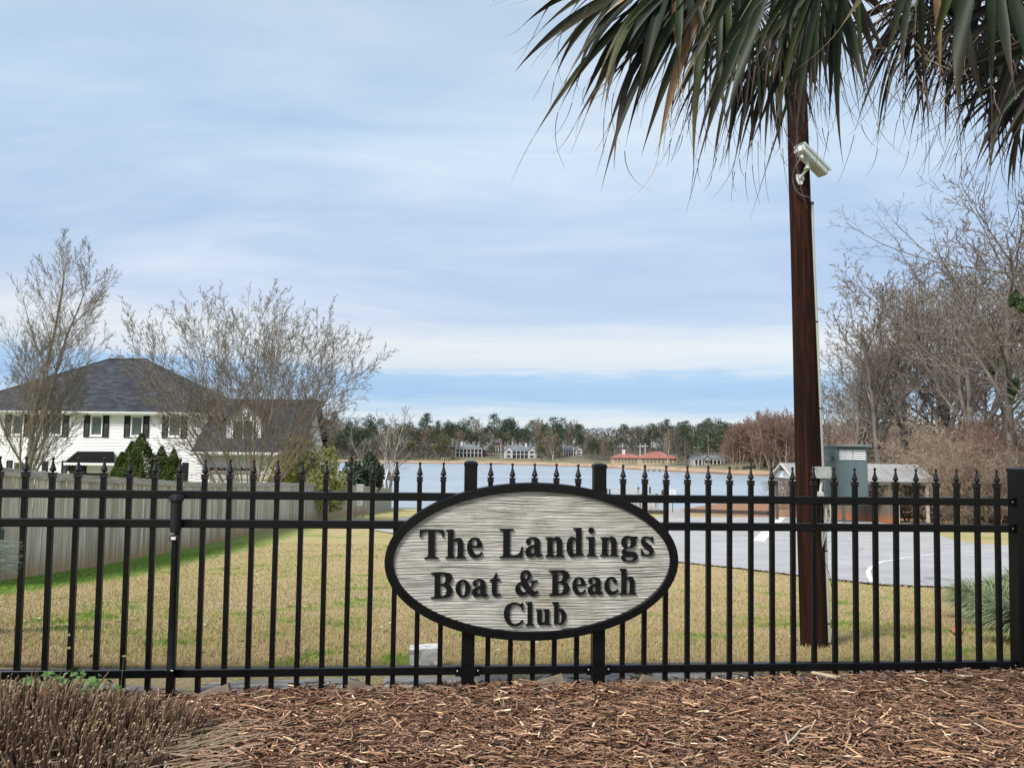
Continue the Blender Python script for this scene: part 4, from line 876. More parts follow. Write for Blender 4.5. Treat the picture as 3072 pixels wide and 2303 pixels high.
def board_fence(path, H, label, bw=0.14, gap=0.006, limit=300, cap=True, side=1, mat_=None, start=0.0, cat='fence', seed=3):
    """path: [(x, y)] in plan; boards stand on the ground; rails and posts on the far side"""
    m = mat_ or BM; pts = [Vector(p) for p in path]; mes = board_me(bw, H, 0.018, m)
    o0 = Vector((pts[0].x, pts[0].y, ground(pts[0].x, pts[0].y)))
    fe = thing('board_fence', label, cat, o0); rnd = random.Random(seed); cnt = 0; rest = MB()
    segs = list(zip(pts, pts[1:])); d_left = 0
    for a, b in segs:
        L = (b - a).length; d = (b - a) / L; ang = math.atan2(d.y, d.x); nrm = Vector((-d.y, d.x)) * side; k = int(L / (bw + gap))
        for i in range(k):
            p = a + d * ((i + .5) * L / k); z = ground(p.x, p.y) + rnd.uniform(-.006, .006); off = nrm * (0.010 if i % 2 else 0.0) * 0.5
            if cnt < limit:
                link('board', mes[rnd.randrange(3)], fe, Vector((p.x + off.x, p.y + off.y, z)) - o0, (rnd.uniform(-.006, .006), rnd.uniform(-.006, .006), ang)); cnt += 1
            else:
                M = Matrix.Translation(Vector((p.x + off.x, p.y + off.y, z)) - o0) @ Matrix.Rotation(ang, 4, 'Z'); rest.box(-bw / 2, bw / 2, -.009, .009, -.05, H + rnd.uniform(-.01, .012), M)
        # posts and rails behind, a flat cap board on top
        np_ = max(1, round(L / 2.4))
        for i in range(np_ + 1):
            p = a + d * (L * i / np_) + nrm * 0.085; z = ground(p.x, p.y); mb = MB(); mb.bbox(-.045, .045, -.045, .045, -.2, H - .05, .004)
            if i < np_ or (a, b) == segs[-1]: link('post', mb.mesh('post', RAILM), fe, Vector((p.x, p.y, z)) - o0, (0, 0, ang))
            if i == np_: continue
            q = a + d * (L * (i + 1) / np_) + nrm * 0.085; zq = ground(q.x, q.y); ll = math.hypot((q - p).length, zq - z); pit = -math.atan2(zq - z, (q - p).length)
            for hz in (0.3, 0.95, 1.55):
                if hz < H: mb = MB(); mb.box(0, ll, -.02, .02, -.04, .04); link('rail', mb.mesh('rail', RAILM), fe, Vector((p.x - nrm.x * .052, p.y - nrm.y * .052, z + hz)) - o0, (0, pit, ang))
            if cap:
                mb = MB(); mb.bbox(0.002, ll - .002, -.019, .019, -.07, .07, .003); link('trim_board', mb.mesh('trim_board', RAILM), fe, Vector((p.x - nrm.x * .118, p.y - nrm.y * .118, z + H - .075)) - o0, (0, pit, ang))
    if rest.v:
        o = rest.build('far_boards', RAILM, fe); tag(o, kind='stuff')
    return fe
WF = [(-8.55, 7.0), (-8.45, 11.0), (-8.42, 14.0), (-8.6, 17), (-8.9, 21), (-9.25, 25.5), (-9.55, 31), (-9.75, 40), (-9.9, 50), (-10.3, 60), (-10.75, 70)]
board_fence(WF[1:], 1.83, 'long weathered grey board fence with clay stained foot left of the lawn', limit=290)

# ------------------------------------------------------------------ white house
sid = mat('white_siding', (0.76, 0.76, 0.77), 0.6, 0.03, 2.0, col2=(0.82, 0.82, 0.83)); trimw = mat('white_trim', (0.80, 0.80, 0.81), 0.5, 0.03, 3, col2=(0.86, 0.86, 0.86))
shut = mat('black_shutter', (0.008, 0.008, 0.011), 0.6, 0.25, 9, spec=.3); shutl = mat('shutter_louvre', (0.012, 0.012, 0.016), 0.6, 0.2, 9, spec=.3)
def shingle_mat(name, c1, c2, c3):
    m, n, b = newmat(name); tcn = n.n('ShaderNodeTexCoord'); g = tcn.outputs['UV'] ; ob = tcn.outputs['Object']
    br = n.n('ShaderNodeTexBrick', offset=0.5); br.inputs['Scale'].default_value = 1.0
    br.inputs['Brick Width'].default_value = 0.42; br.inputs['Row Height'].default_value = 0.16; br.inputs['Mortar Size'].default_value = 0.012
    br.inputs['Color1'].default_value = (*c1, 1); br.inputs['Color2'].default_value = (*c2, 1); br.inputs['Mortar'].default_value = (*c3, 1); br.inputs['Bias'].default_value = -0.1
    n.l(g, br.inputs['Vector'])
    c = n.mix(1.0, br.outputs['Color'], n.ramp(n.noise(ob, 0.7, 5, 0.6), [(0.3, 0.8), (0.7, 1.2)]), 'MULTIPLY')
    n.l(c, b.inputs['Base Color']); b.inputs['Roughness'].default_value = 0.95; b.inputs['Specular IOR Level'].default_value = 0.2
    return m
shing = shingle_mat('dark_shingles', (0.034, 0.037, 0.046), (0.078, 0.083, 0.098), (0.014, 0.015, 0.019))
def roof_obj(name, faces, m, parent, loc=(0, 0, 0), thick=0.12, rows=True):
    """roof planes given as point lists (eave edge first two points); each gets courses of shingles as slight steps and its own UV"""
    mb = MB(); uvs = []
    for f in faces:
        f = [Vector(p) for p in f]; ex = (f[1] - f[0]).normalized(); nn = (f[1] - f[0]).cross(f[-1] - f[0]).normalized(); ey = nn.cross(ex)
        b = len(mb.v); k = len(f); mb.v += [tuple(p) for p in f] + [tuple(p - Vector((0, 0, thick))) for p in f]
        mb.f.append(tuple(b + i for i in range(k))); uvs.append([((p - f[0]).dot(ex), (p - f[0]).dot(ey)) for p in f])
        mb.f.append(tuple(b + k + i for i in range(k))[::-1]); uvs.append([(0, 0)] * k)
        for i in range(k):
            j = (i + 1) % k; mb.f.append((b + i, b + k + i, b + k + j, b + j)); uvs.append([(0, 0)] * 4)
    me = mesh_np(name, mb.v, mb.f, m); uv = me.uv_layers.new(name='UVMap'); li = 0
    for poly, u in zip(me.polygons, uvs):
        for q in range(len(u)): uv.data[poly.loop_start + q].uv = u[q]
    return link(name, me, parent, loc)
YH = 48.0
hx0, hx1 = -34.9, -19.0; hzb, hze = -3.75, 2.12
house = thing('white_house', 'large white two-storey house with dark hipped roof behind the board fence', 'house', ((hx0 + hx1) / 2, YH, hzb))
HO = Vector(house.location)
def Hb(mb, name, m, par=house, smooth=False): return mb.build(name, m, par, smooth, loc=(0, 0, 0)) if par is house else mb.build(name, m, par, smooth)
def lap_wall(x0, x1, y, z0, z1, holes=(), lap=0.175, axis='x', nrm=-1, openp=None):
    """courses of lap siding as real bevelled strips, cut around openings. coordinates relative to the house origin"""
    mb = MB(); z = z0
    while z < z1 - 0.01:
        zt = min(z + lap, z1); spans = [(x0, x1)]
        for (a, b, c, d) in holes:
            if zt > c + .01 and z < d - .01:
                ns = []
                for s, e in spans:
                    if b <= s or a >= e: ns.append((s, e)); continue
                    if a > s: ns.append((s, a))
                    if b < e: ns.append((b, e))
                spans = ns
        for s, e in spans:
            if e - s < .01: continue
            if axis == 'x': mb.prism([(y + nrm * 0.026, z), (y + nrm * 0.026, z + 0.004), (y + nrm * 0.006, zt), (y, zt), (y, z)], s, e, 'x')
            else: mb.prism([(y + nrm * 0.026, z), (y + nrm * 0.026, z + 0.004), (y + nrm * 0.006, zt), (y, zt), (y, z)], s, e, 'y')
        z = zt
    return mb
Rl = lambda p: Vector(p) - HO
x0r, x1r = hx0 - HO.x, hx1 - HO.x; Hh = hze - hzb
glass = mat('window_glass_green', (0.030, 0.055, 0.045), 0.08, 0.3, 0.6, col2=(0.055, 0.085, 0.070), spec=0.8)
WX = [39, 122, 209, 296, 378]; wz = P(209, 919, YH).z - hzb
WPOS = [(P(x, 919, YH).x - HO.x) for x in WX]; WW, WH = 0.62, 1.16
LWX = [(P(x, 1020, YH).x - HO.x) for x in (41, 160)]; lz = wz - 2.92
holes = [(p - WW / 2, p + WW / 2, wz - WH / 2, wz + WH / 2) for p in WPOS] + [(p - WW / 2, p + WW / 2, lz - 0.58, lz + 0.58) for p in LWX]
DX = P(191, 1040, YH).x - HO.x; holes.append((DX - 1.05, DX + 0.95, 0.0, 2.15))
wl = lap_wall(x0r, x1r, 0, 0, Hh, holes); tag(wl.build('siding', sid, house), kind='stuff')
mb = MB(); mb.box(x0r + .01, x1r - .01, 0.002, 12.0, 0, Hh); 
# solid inner wall with openings left as dark reveals
shell = MB()
def wall_grid(mb, x0, x1, y, z0, z1, holes, th=0.15):
    xsb = sorted({x0, x1, *[h[0] for h in holes], *[h[1] for h in holes]}); zsb = sorted({z0, z1, *[h[2] for h in holes], *[h[3] for h in holes]})
    for a, b in zip(xsb, xsb[1:]):
        for c, d in zip(zsb, zsb[1:]):
            mx, mz = (a + b) / 2, (c + d) / 2
            if any(h[0] < mx < h[1] and h[2] < mz < h[3] for h in holes): continue
            mb.box(a, b, y, y + th, c, d)
wall_grid(shell, x0r, x1r, 0.001, 0, Hh, holes)
shell.build('front_wall', sid, house)
mb = MB(); mb.box(x0r, x0r + .15, 0.152, 12, 0, Hh); mb.build('side_wall', sid, house)
mb = lap_wall(0.01, 12, x1r, 0, Hh, axis='y', nrm=1); mb.box(x1r - .15, x1r - .001, 0.152, 12, 0, Hh); mb.build('side_wall', sid, house)
mb = MB(); mb.box(x0r, x1r, 12.001, 12.15, 0, Hh); mb.build('rear_wall', sid, house)
mb = MB(); mb.box(x0r + .2, x1r - .2, 1.4, 1.45, 0.0, Hh); mb.build('inner_partition', mat('dim_room', (0.05, 0.05, 0.05), 0.9), house)
curtain = mat('green_curtain', (0.10, 0.17, 0.12), 0.9, 0.2, 6, stretch=(6, 1, .6))
def window(p, zc, w_, h_, shutters=True, par=house, y=0.0, cur=True):
    mb = MB(); f = .065
    for a, b, c, d in ((p - w_/2 - f, p - w_/2, zc - h_/2 - f, zc + h_/2 + f), (p + w_/2, p + w_/2 + f, zc - h_/2 - f, zc + h_/2 + f), (p - w_/2, p + w_/2, zc + h_/2, zc + h_/2 + f), (p - w_/2, p + w_/2, zc - h_/2 - f, zc - h_/2)):
        mb.box(a, b, y - .052, y + .02, c, d)
    wn = mb.build('window', trimw, par)
    mb = MB(); mb.box(p - w_/2 + .03, p + w_/2 - .03, y + .05, y + .055, zc - h_/2 + .03, zc + h_/2 - .03); mb.build('pane', glass, wn)
    mb = MB(); s = .03
    for a, b, c, d in ((p - w_/2, p - w_/2 + s, zc - h_/2, zc + h_/2), (p + w_/2 - s, p + w_/2, zc - h_/2, zc + h_/2), (p - w_/2 + s, p + w_/2 - s, zc + h_/2 - s, zc + h_/2), (p - w_/2 + s, p + w_/2 - s, zc - h_/2, zc - h_/2 + s)):
        mb.box(a, b, y + .03, y + .075, c, d)
    mb.build('frame', trimw, wn)
    mb = MB(); mb.bbox(p - w_/2 - f - .03, p + w_/2 + f + .03, y - .09, y - .027, zc - h_/2 - f - .045, zc - h_/2 - f - .002, .005); mb.build('sill', trimw, wn)
    if shutters:
        for sg in (-1, 1):
            xc = p + sg * (w_/2 + f + .03 + .185); mb = MB(); sw, sh = .185, h_/2 + .14
            mb.box(xc - sw, xc - sw + .05, y - .075, y - .03, zc - sh, zc + sh); mb.box(xc + sw - .05, xc + sw, y - .075, y - .03, zc - sh, zc + sh)
            for zz in (-sh, -.04, sh - .08): mb.box(xc - sw + .05, xc + sw - .05, y - .073, y - .03, zc + zz, zc + zz + .08)
            so = mb.build('shutter', shut, par)
            mb = MB(); z_ = -sh + .1
            while z_ < sh - .1:
                if not (-.09 < z_ < .05): mb.prism([(y - .068, zc + z_), (y - .064, zc + z_), (y - .035, zc + z_ + .045), (y - .040, zc + z_ + .045)], xc - sw + .05, xc + sw - .05, 'x')
                z_ += .05
            tag(mb.build('louvres', shutl, so), kind='stuff')
    return wn
for p in WPOS: window(p, wz, WW, WH)
for p in LWX: window(p, lz, WW, WH)
# blind shutter on the right of the lower wall and the two shutters flanking the awning
for xd in (97, 400):
    xc = P(xd, 1020, YH).x - HO.x; mb = MB(); mb.bbox(xc - .19, xc + .19, -.06, -.028, lz - .72, lz + .70, .01); mb.build('shutter', shut, house)
for x_ in (x0r, x1r): mb = MB(); mb.bbox(x_ - .075, x_ + .075, -.05, -.002, 0, Hh - .01, .004); mb.build('corner_board', trimw, house)
# eaves, fascia, gutter
ov = 0.45; ze = Hh + .02
mb = MB(); mb.box(x0r - ov, x1r + ov, -ov, 12.4, ze - .05, ze - .01); mb.build('soffit', trimw, house)
mb = MB(); mb.box(x0r - ov - .02, x1r + ov + .02, -ov - .025, -ov - .001, ze - .16, ze + .06); mb.box(x1r + ov + .001, x1r + ov + .025, -ov, 12.4, ze - .16, ze + .06); mb.build('fascia', trimw, house)
mb = MB(); mb.prism([(-ov - .027, ze + .05), (-ov - .14, ze + .05), (-ov - .14, ze + .0), (-ov - .10, ze - .08), (-ov - .027, ze - .08)], x0r - ov - .02, x1r + ov + .02, 'x'); mb.build('gutter', trimw, house)
rzt = P(277, 776, 54).z - hzb; rx = P(277, 775, 54).x - HO.x; rl_ = 1.35
E0, E1, E2, E3 = (x0r - ov - .05, -ov - .08, ze + .06), (x1r + ov + .05, -ov - .08, ze + .06), (x1r + ov + .05, 12.45, ze + .06), (x0r - ov - .05, 12.45, ze + .06)
R0, R1 = (rx - rl_, 6.0, rzt), (rx + rl_, 6.0, rzt)
roof_obj('roof', [[E0, E1, R1, R0], [E1, E2, R1], [E2, E3, R0, R1], [E3, E0, R0]], shing, house)
mb = MB(); mb.tube([R0, R1], 0.09, 6)
for a, b in ((E0, R0), (E1, R1)): mb.tube([a, b], 0.055, 6)
mb.build('ridge_cap', mat('ridge_cap', (0.035, 0.037, 0.045), 0.9), house)
mb = MB(); c_ = Vector(P(135, 818, 53.0)) - HO; mb.bbox(c_.x - .28, c_.x + .28, c_.y - .25, c_.y + .25, c_.z - 1.4, c_.z + .05, .01); ch = mb.build('chimney', mat('pale_render', (0.55, 0.53, 0.50), 0.9), house)
mb = MB(); mb.bbox(c_.x - .34, c_.x + .34, c_.y - .3, c_.y + .3, c_.z + .051, c_.z + .15, .02); mb.build('chimney_cap', shut, ch)
mb = MB(); mb.bbox(-4.2, -3.6, 3.6, 4.1, 0, 0, .02) if False else None
# black canvas awning with a white scalloped edge over the dark door
awm = mat('black_canvas', (0.005, 0.005, 0.006), 0.9, 0.25, 6, spec=0.15)
pa = [P(167, 975, YH) - HO, P(246, 975, YH) - HO]; pb = [P(137, 1000, YH - 1.3) - HO, P(247, 1000, YH - 1.3) - HO]
for v in pa: v.y = -0.04
mb = MB(); A_, B_, C_, D_ = pa[0], pa[1], pb[1], pb[0]; zl = C_.z; th = Vector((0, .02, -.02))
lowA, lowB = Vector((A_.x, -.04, zl)), Vector((B_.x, -.04, zl)); D_.z = C_.z = zl
mb.add([A_, B_, C_, D_, A_ + th, B_ + th, C_ + th, D_ + th], [(0, 3, 2, 1), (4, 5, 6, 7), (0, 4, 7, 3), (1, 2, 6, 5), (3, 7, 6, 2), (0, 1, 5, 4)])
mb.add([A_, D_, lowA + Vector((-.55, 0, 0)), ], [(0, 2, 1)]); mb.add([B_, C_, lowB], [(0, 1, 2)])
aw = mb.build('awning', awm, house)
mb = MB(); n_s = 17; dd = (C_ - D_) / n_s
for k in range(n_s):
    a = D_ + dd * k; b = a + dd; pts_ = [a + Vector((0, -.004, 0)), b + Vector((0, -.004, 0))] + [a.lerp(b, 1 - q / 6) + Vector((0, -.004, -.10 - .06 * math.sin(math.pi * q / 6))) for q in range(7)]
    bk_ = [p + Vector((0, .012, 0)) for p in pts_]; kk = len(pts_); mb.add(pts_ + bk_, [tuple(range(kk)), tuple(range(kk, 2 * kk))[::-1]] + [(i, kk + i, kk + (i + 1) % kk, (i + 1) % kk) for i in range(kk)])
mb.build('valance', trimw, aw)
mb = MB(); mb.box(DX - 1.05, DX + .95, .1, .14, 0, 2.15); dr = mb.build('door', mat('dark_door', (0.012, 0.012, 0.014), 0.25), house)
mb = MB()
for xx in (-1.05, -.05, .87): mb.box(DX + xx, DX + xx + .08, -.02, .099, 0, 2.15)
mb.build('door_frame', mat('door_frame_dark', (0.03, 0.03, 0.032), 0.4), dr)
mb = MB(); mb.lathe([(.05, -.2), (.09, -.16), (.10, .12), (.03, .2)], 6, (P(152, 1010, YH).x - HO.x, -.16, P(152, 1010, YH).z - hzb)); mb.build('wall_lantern', shut, house)

# lower wing with dormer
YW = 46.0; wz_e = P(560, 979, YW).z; RYW = 50.0; rzw = P(600, 862, RYW).z; xr_ = P(686, 862, RYW).x; xl_ = -19.0
wing = thing('garage_wing', 'lower white wing of the house with steep dark roof and gabled dormer', 'house wing', (xr_, YW, hzb)); WO = Vector(wing.location)
wl_x0 = xl_ - WO.x; eh = wz_e - hzb; rh = rzw - hzb; ry = RYW - YW; by = 7.2
gar = [(-4.9, -2.4, 0.0, 1.95), (-1.9, -0.9, 0.9, 2.0)]
mb = lap_wall(wl_x0 + .03, -.2, .45, 0, eh - .05, gar); tag(mb.build('siding', sid, wing), kind='stuff')
mb = MB(); wall_grid(mb, wl_x0 + .03, -.2, .451, 0, eh - .05, gar); mb.build('front_wall', sid, wing)
mb = MB(); mb.box(-4.9, -2.4, .55, .58, 0, 1.95); gd = mb.build('garage_door', trimw, wing)
for k in range(4):
    mb = MB()
    for q in range(4): mb.bbox(-4.86 + q * .62, -4.86 + q * .62 + .54, .535, .549, .06 + k * .48, .06 + k * .48 + .38, .004)
    mb.build('panel', trimw, gd)
mb = MB(); mb.box(-1.9, -.9, .52, .55, .9, 2.0); mb.build('window', glass, wing)
# gable end (courses) and its windows
mb = MB(); z = 0
slope_f = (rh - eh) / ry; slope_b = (rh - eh * .2 - .9) / (by - ry)
def span(zc):
    y0 = .46 if zc < eh else (zc - eh) / slope_f + .30
    y1 = by - .05 if zc < eh else ry + (rh - zc) / ((rh - eh) / (by - ry)) - .3
    return y0, y1
while z < rh - .35:
    y0, y1 = span(z + .17)
    if y1 > y0: mb.prism([(-.2 + .026, z), (-.2 + .026, z + .004), (-.2 + .006, z + .175), (-.2, z + .175), (-.2, z)], y0, y1, 'y')
    z += .175
mb.prism([(.46, 0), (by - .05, 0), (by - .05, eh), (ry, rh - .15), (.5, eh)], -.35, -.201, 'x'); mb.build('gable_wall', sid, wing)
for k, yy in enumerate((1.55, 2.35)):
    mb = MB(); mb.box(-.173, -.10, yy - .36, yy - .30, eh - .1, eh + 1.25); mb.box(-.173, -.10, yy + .22, yy + .28, eh - .1, eh + 1.25); mb.box(-.173, -.12, yy - .30, yy + .22, eh - .05, eh + 1.2); mb.build('shutter', shut, wing)
EW0, EW1, RW1, RW0 = (wl_x0 - .0, -.25, eh + .05), (.12, -.25, eh + .05), (.12, ry, rh), (wl_x0 - 1.2, ry, rh); BW1, BW0 = (.12, by + .3, eh - .1), (wl_x0 - 1.2, by + .3, eh - .1)
roof_obj('roof', [[EW0, EW1, RW1, (wl_x0, ry, rh)], [BW1, BW0, RW0, RW1]], shing, wing)
mb = MB(); mb.box(wl_x0, .1, -.30, -.255, eh - .14, eh + .06); mb.prism([(-.34, eh + .05), (-.42, eh + .05), (-.40, eh - .05), (-.34, eh - .05)], wl_x0, .1, 'x')
mb.build('fascia', trimw, wing)
mb = MB(); a, b = Vector((.145, -.25, eh - .05)), Vector((.145, ry, rh - .1)); mb.tube([a, b], .035, 4); mb.tube([b, Vector((.145, by + .3, eh - .2))], .035, 4); mb.build('rake_board', shut, wing)
# dormer: white gabled box set into the front slope
dl, dr_ = P(492, 930, 47.0) - WO, P(566, 930, 47.0) - WO; dzb, dze, dzt = P(530, 975, 47).z - WO.z, P(530, 905, 47).z - WO.z, P(530, 868, 47).z - WO.z; dxc = (dl.x + dr_.x) / 2
hh_ = [(dxc - .62, dxc + .55, dzb + .35, dze - .12)]
mb = MB(); wall_grid(mb, dl.x, dr_.x, .8, dzb, dze, hh_, .12); mb.prism([(dl.x, dze), (dr_.x, dze), (dxc, dzt)], .8, .92, 'y'); dm = mb.build('dormer', sid, wing)
mb = MB()
for a, b, c, d in ((dxc - .68, dxc - .6, dzb + .3, dze - .1), (dxc + .53, dxc + .61, dzb + .3, dze - .1), (dxc - .05, dxc + .01, dzb + .3, dze - .1), (dxc - .6, dxc + .53, dze - .14, dze - .06), (dxc - .6, dxc + .53, dzb + .28, dzb + .35)): mb.box(a, b, .76, .86, c, d)
mb.build('frame', trimw, dm); mb = MB(); mb.box(dxc - .6, dxc + .53, .87, .88, dzb + .35, dze - .14); mb.build('pane', glass, dm)
mb = MB(); mb.box(dl.x, dl.x + .1, .921, 4.2, dzb, dze); mb.build('cheek', sid, dm); mb = MB(); mb.box(dr_.x - .1, dr_.x, .921, 4.2, dzb, dze); mb.build('cheek', sid, dm)
ovr = .22
roof_obj('dormer_roof', [[(dr_.x + ovr, .6, dze - .1), (dr_.x + ovr, 4.4, dze - .1), (dxc, 4.4, dzt + .08), (dxc, .6, dzt + .08)], [(dl.x - ovr, 4.4, dze - .1), (dl.x - ovr, .6, dze - .1), (dxc, .6, dzt + .08), (dxc, 4.4, dzt + .08)]], shing, wing, thick=.07)
# lean-to in front with a flat white ledge at the right end of the wing
# black timber trellis over the garage door
pg = thing('pergola', 'small black bracketed trellis on the white wall behind the fence', 'pergola', P(482, 1016, YW + .3)); 
mb = MB(); mb.bbox(-1.05, 1.9, -.35, -.29, 0, .11, .01); mb.bbox(-1.05, 1.9, -.08, -.02, 0, .11, .01); mb.build('beam', shut, pg)
for k in range(9): mb = MB(); mb.bbox(-.98 + k * .35, -.92 + k * .35, -.46, .02, .112, .19, .01); mb.build('rafter', shut, pg)
for xx in (-.9, 1.75): mb = MB(); mb.prism([(-.30, 0), (-.02, -.5), (.02, -.5), (.02, 0)], xx - .05, xx + .05, 'x'); mb.build('bracket', shut, pg)
# ------------------------------------------------------------------ bare trees
def norm3(v): L = math.sqrt(v[0]**2 + v[1]**2 + v[2]**2) or 1; return (v[0] / L, v[1] / L, v[2] / L)
class Grower:
    def __init__(s, seed, cfg): s.r = random.Random(seed); s.c = cfg; s.paths = [[] for _ in range(6)]
    def branch(s, p, d, L, r, lev):
        c = s.c; n = c['seg'][lev]; w = c['wander'][lev]; up = c['up'][lev]; pts = [p]; rad = [r]; rt = c.get('tip', 0.25) if lev < len(c['n']) else 0.35
        st = L / n; rr = s.r
        for i in range(n):
            d = norm3((d[0] + rr.gauss(0, w), d[1] + rr.gauss(0, w), d[2] + rr.gauss(0, w) * .8 + up))
            p = (p[0] + d[0] * st, p[1] + d[1] * st, p[2] + d[2] * st); pts.append(p); rad.append(max(c['rmin'], r * (1 - (1 - rt) * (i + 1) / n)))
        s.paths[lev].append((pts, rad))
        if lev >= len(c['n']): return
        k = c['n'][lev]; a0 = c['start'][lev]; ga = rr.uniform(0, 6.28)
        for i in range(k):
            f = a0 + (1 - a0) * ((i + rr.random() * .9) / k); f = min(f, .995); x = f * n; j = int(x); q = x - j
            b = tuple(pts[j][m] + (pts[j + 1][m] - pts[j][m]) * q for m in range(3)); dd = norm3(tuple(pts[j + 1][m] - pts[j][m] for m in range(3)))
            ga += 2.4 + rr.uniform(-.5, .5); an = R(rr.uniform(*c['ang'][lev]))
            ref = (0, 0, 1) if abs(dd[2]) < .95 else (1, 0, 0)
            u = norm3((dd[1] * ref[2] - dd[2] * ref[1], dd[2] * ref[0] - dd[0] * ref[2], dd[0] * ref[1] - dd[1] * ref[0])); v = (dd[1] * u[2] - dd[2] * u[1], dd[2] * u[0] - dd[0] * u[2], dd[0] * u[1] - dd[1] * u[0])
            ca, sa, cg, sg = math.cos(an), math.sin(an), math.cos(ga), math.sin(ga)
            nd_ = norm3(tuple(dd[m] * ca + (u[m] * cg + v[m] * sg) * sa for m in range(3)))
            prof = c.get('prof', (1.0, .45))[0] * (1 - f) + c.get('prof', (1.0, .45))[1] * f if lev == 0 else (1 - .5 * f)
            nl = L * c['len'][lev] * prof * rr.uniform(.75, 1.2); nr_ = max(c['rmin'], min(rad[j] * .8, rad[j] * c['rr'][lev] * rr.uniform(.8, 1.15)))
            s.branch(b, nd_, nl, nr_, lev + 1)
def tubes_np(paths, sides):
    V, Fc, base = [], [], 0
    cs = [(math.cos(2 * math.pi * k / sides), math.sin(2 * math.pi * k / sides)) for k in range(sides)]
    for pts, rad in paths:
        n = len(pts)
        for i in range(n):
            a = pts[max(i - 1, 0)]; b = pts[min(i + 1, n - 1)]; d = norm3((b[0] - a[0], b[1] - a[1], b[2] - a[2]))
            if abs(d[2]) < .9: u = norm3((d[1], -d[0], 0))
            else: u = norm3((0, d[2], -d[1]))
            v = (d[1] * u[2] - d[2] * u[1], d[2] * u[0] - d[0] * u[2], d[0] * u[1] - d[1] * u[0]); r = rad[i]; p = pts[i]
            for c, s_ in cs: V.append((p[0] + (u[0] * c + v[0] * s_) * r, p[1] + (u[1] * c + v[1] * s_) * r, p[2] + (u[2] * c + v[2] * s_) * r))
        for i in range(n - 1):
            for k in range(sides): q = (k + 1) % sides; Fc.append((base + i * sides + k, base + i * sides + q, base + (i + 1) * sides + q, base + (i + 1) * sides + k))
        base += n * sides
    return np.array(V, dtype=np.float32), np.array(Fc, dtype=np.int32)
def bark_mat(name, c1, c2, rough=0.9):
    return mat(name, c1, rough, 0.0, 1.0, bump=0.01, bscale=14, col2=c2, stretch=(3, 3, .8), rnd=0.12, spec=0.15)
bk_grey = bark_mat('bark_grey', (0.10, 0.085, 0.072), (0.25, 0.22, 0.19)); bk_red = bark_mat('twig_red_grey', (0.155, 0.130, 0.110), (0.28, 0.245, 0.21))
bk_tan = bark_mat('bark_tan', (0.20, 0.15, 0.11), (0.36, 0.29, 0.23)); bk_dark = bark_mat('twig_dark', (0.035, 0.028, 0.026), (0.10, 0.08, 0.072))
bk_white = bark_mat('bark_pale', (0.26, 0.24, 0.21), (0.48, 0.45, 0.40)); tw_brown = bark_mat('twig_brown', (0.18, 0.138, 0.10), (0.35, 0.285, 0.215)); tw_rust = bark_mat('twig_rust', (0.16, 0.10, 0.075), (0.32, 0.215, 0.165))
def tree_meshes(seed, cfg, stems, mt, mc, split=1, sides=(7, 5, 3, 3, 3, 3)):
    g = Grower(seed, cfg)
    for st in stems: g.branch(*st, 0)
    def pack(levels, nm, m):
        Vs, Fs, b = [], [], 0
        for lv in levels:
            if not g.paths[lv]: continue
            v, f = tubes_np(g.paths[lv], sides[lv]); Vs.append(v); Fs.append(f + b); b += len(v)
        return mesh_np(nm, np.vstack(Vs), np.vstack(Fs), m)
    return pack(range(0, split + 1), 'trunk', mt), pack(range(split + 1, 6), 'crown', mc)
def put_tree(name, label, cat, me2, loc, rz=0, sc=1.0, group=None, sz=None):
    o = thing(name, label, cat, loc, rz, group); o.scale = (sc, sc, sz or sc)
    link('trunk', me2[0], o); link('crown', me2[1], o); return o
# tall upright tree at the left, in front of the house
c1 = dict(seg=[12, 8, 5, 3, 2], wander=[.035, .04, .05, .045, .04], up=[.03, .055, .06, .05, .02], n=[26, 9, 6, 3], start=[.14, .16, .12, .12], ang=[(26, 44), (18, 36), (18, 38), (20, 42)], len=[.42, .44, .46, .60], rr=[.36, .42, .48, .6], rmin=.0042, prof=(1.1, .34), tip=.12)
m1 = tree_meshes(4, c1, [((0, 0, 0), (.0, 0, 1), 8.9, .125), ((.02, 0, 2.0), (.17, .02, 1), 7.0, .08), ((0, 0, 1.4), (-.22, 0, 1), 5.0, .035), ((0, 0, 1.1), (.24, .05, 1), 4.4, .035)], bk_tan, bk_red)
p = P(52, 1050, 25.0); put_tree('bare_tree', 'tall leafless tree with upright limbs in front of the left end of the white house', 'tree', m1, (p.x, p.y, ground(p.x, p.y) - .1))
# crape myrtle, many stems from one foot
c2 = dict(seg=[10, 6, 4, 3, 2], wander=[.045, .05, .055, .05, .045], up=[.012, .035, .035, .03, .02], n=[8, 6, 4, 3], start=[.28, .15, .12, .12], ang=[(16, 38), (18, 42), (20, 46), (22, 50)], len=[.44, .48, .48, .58], rr=[.48, .52, .6, .7], rmin=.0068, prof=(1.0, .5), tip=.16)
rr_ = random.Random(8); stems = []
for k in range(36):
    a = k * 2.4 + rr_.uniform(-.3, .3); sp_ = (k / 35) ** .6 * .92; stems.append(((.13 * math.cos(a), .13 * math.sin(a), 0), norm3((math.cos(a) * sp_, math.sin(a) * sp_, 1)), rr_.uniform(7.6, 8.4) * (1 - .06 * sp_), rr_.uniform(.024, .044)))
m2 = tree_meshes(12, c2, stems, bk_tan, bk_red)
p = P(540, 1037, 36.0); put_tree('bare_tree', 'wide many-stemmed leafless crape myrtle in front of the lower wing of the house', 'tree', m2, (p.x, p.y, ground(p.x, p.y) - .1), sc=1.05, sz=1.22)
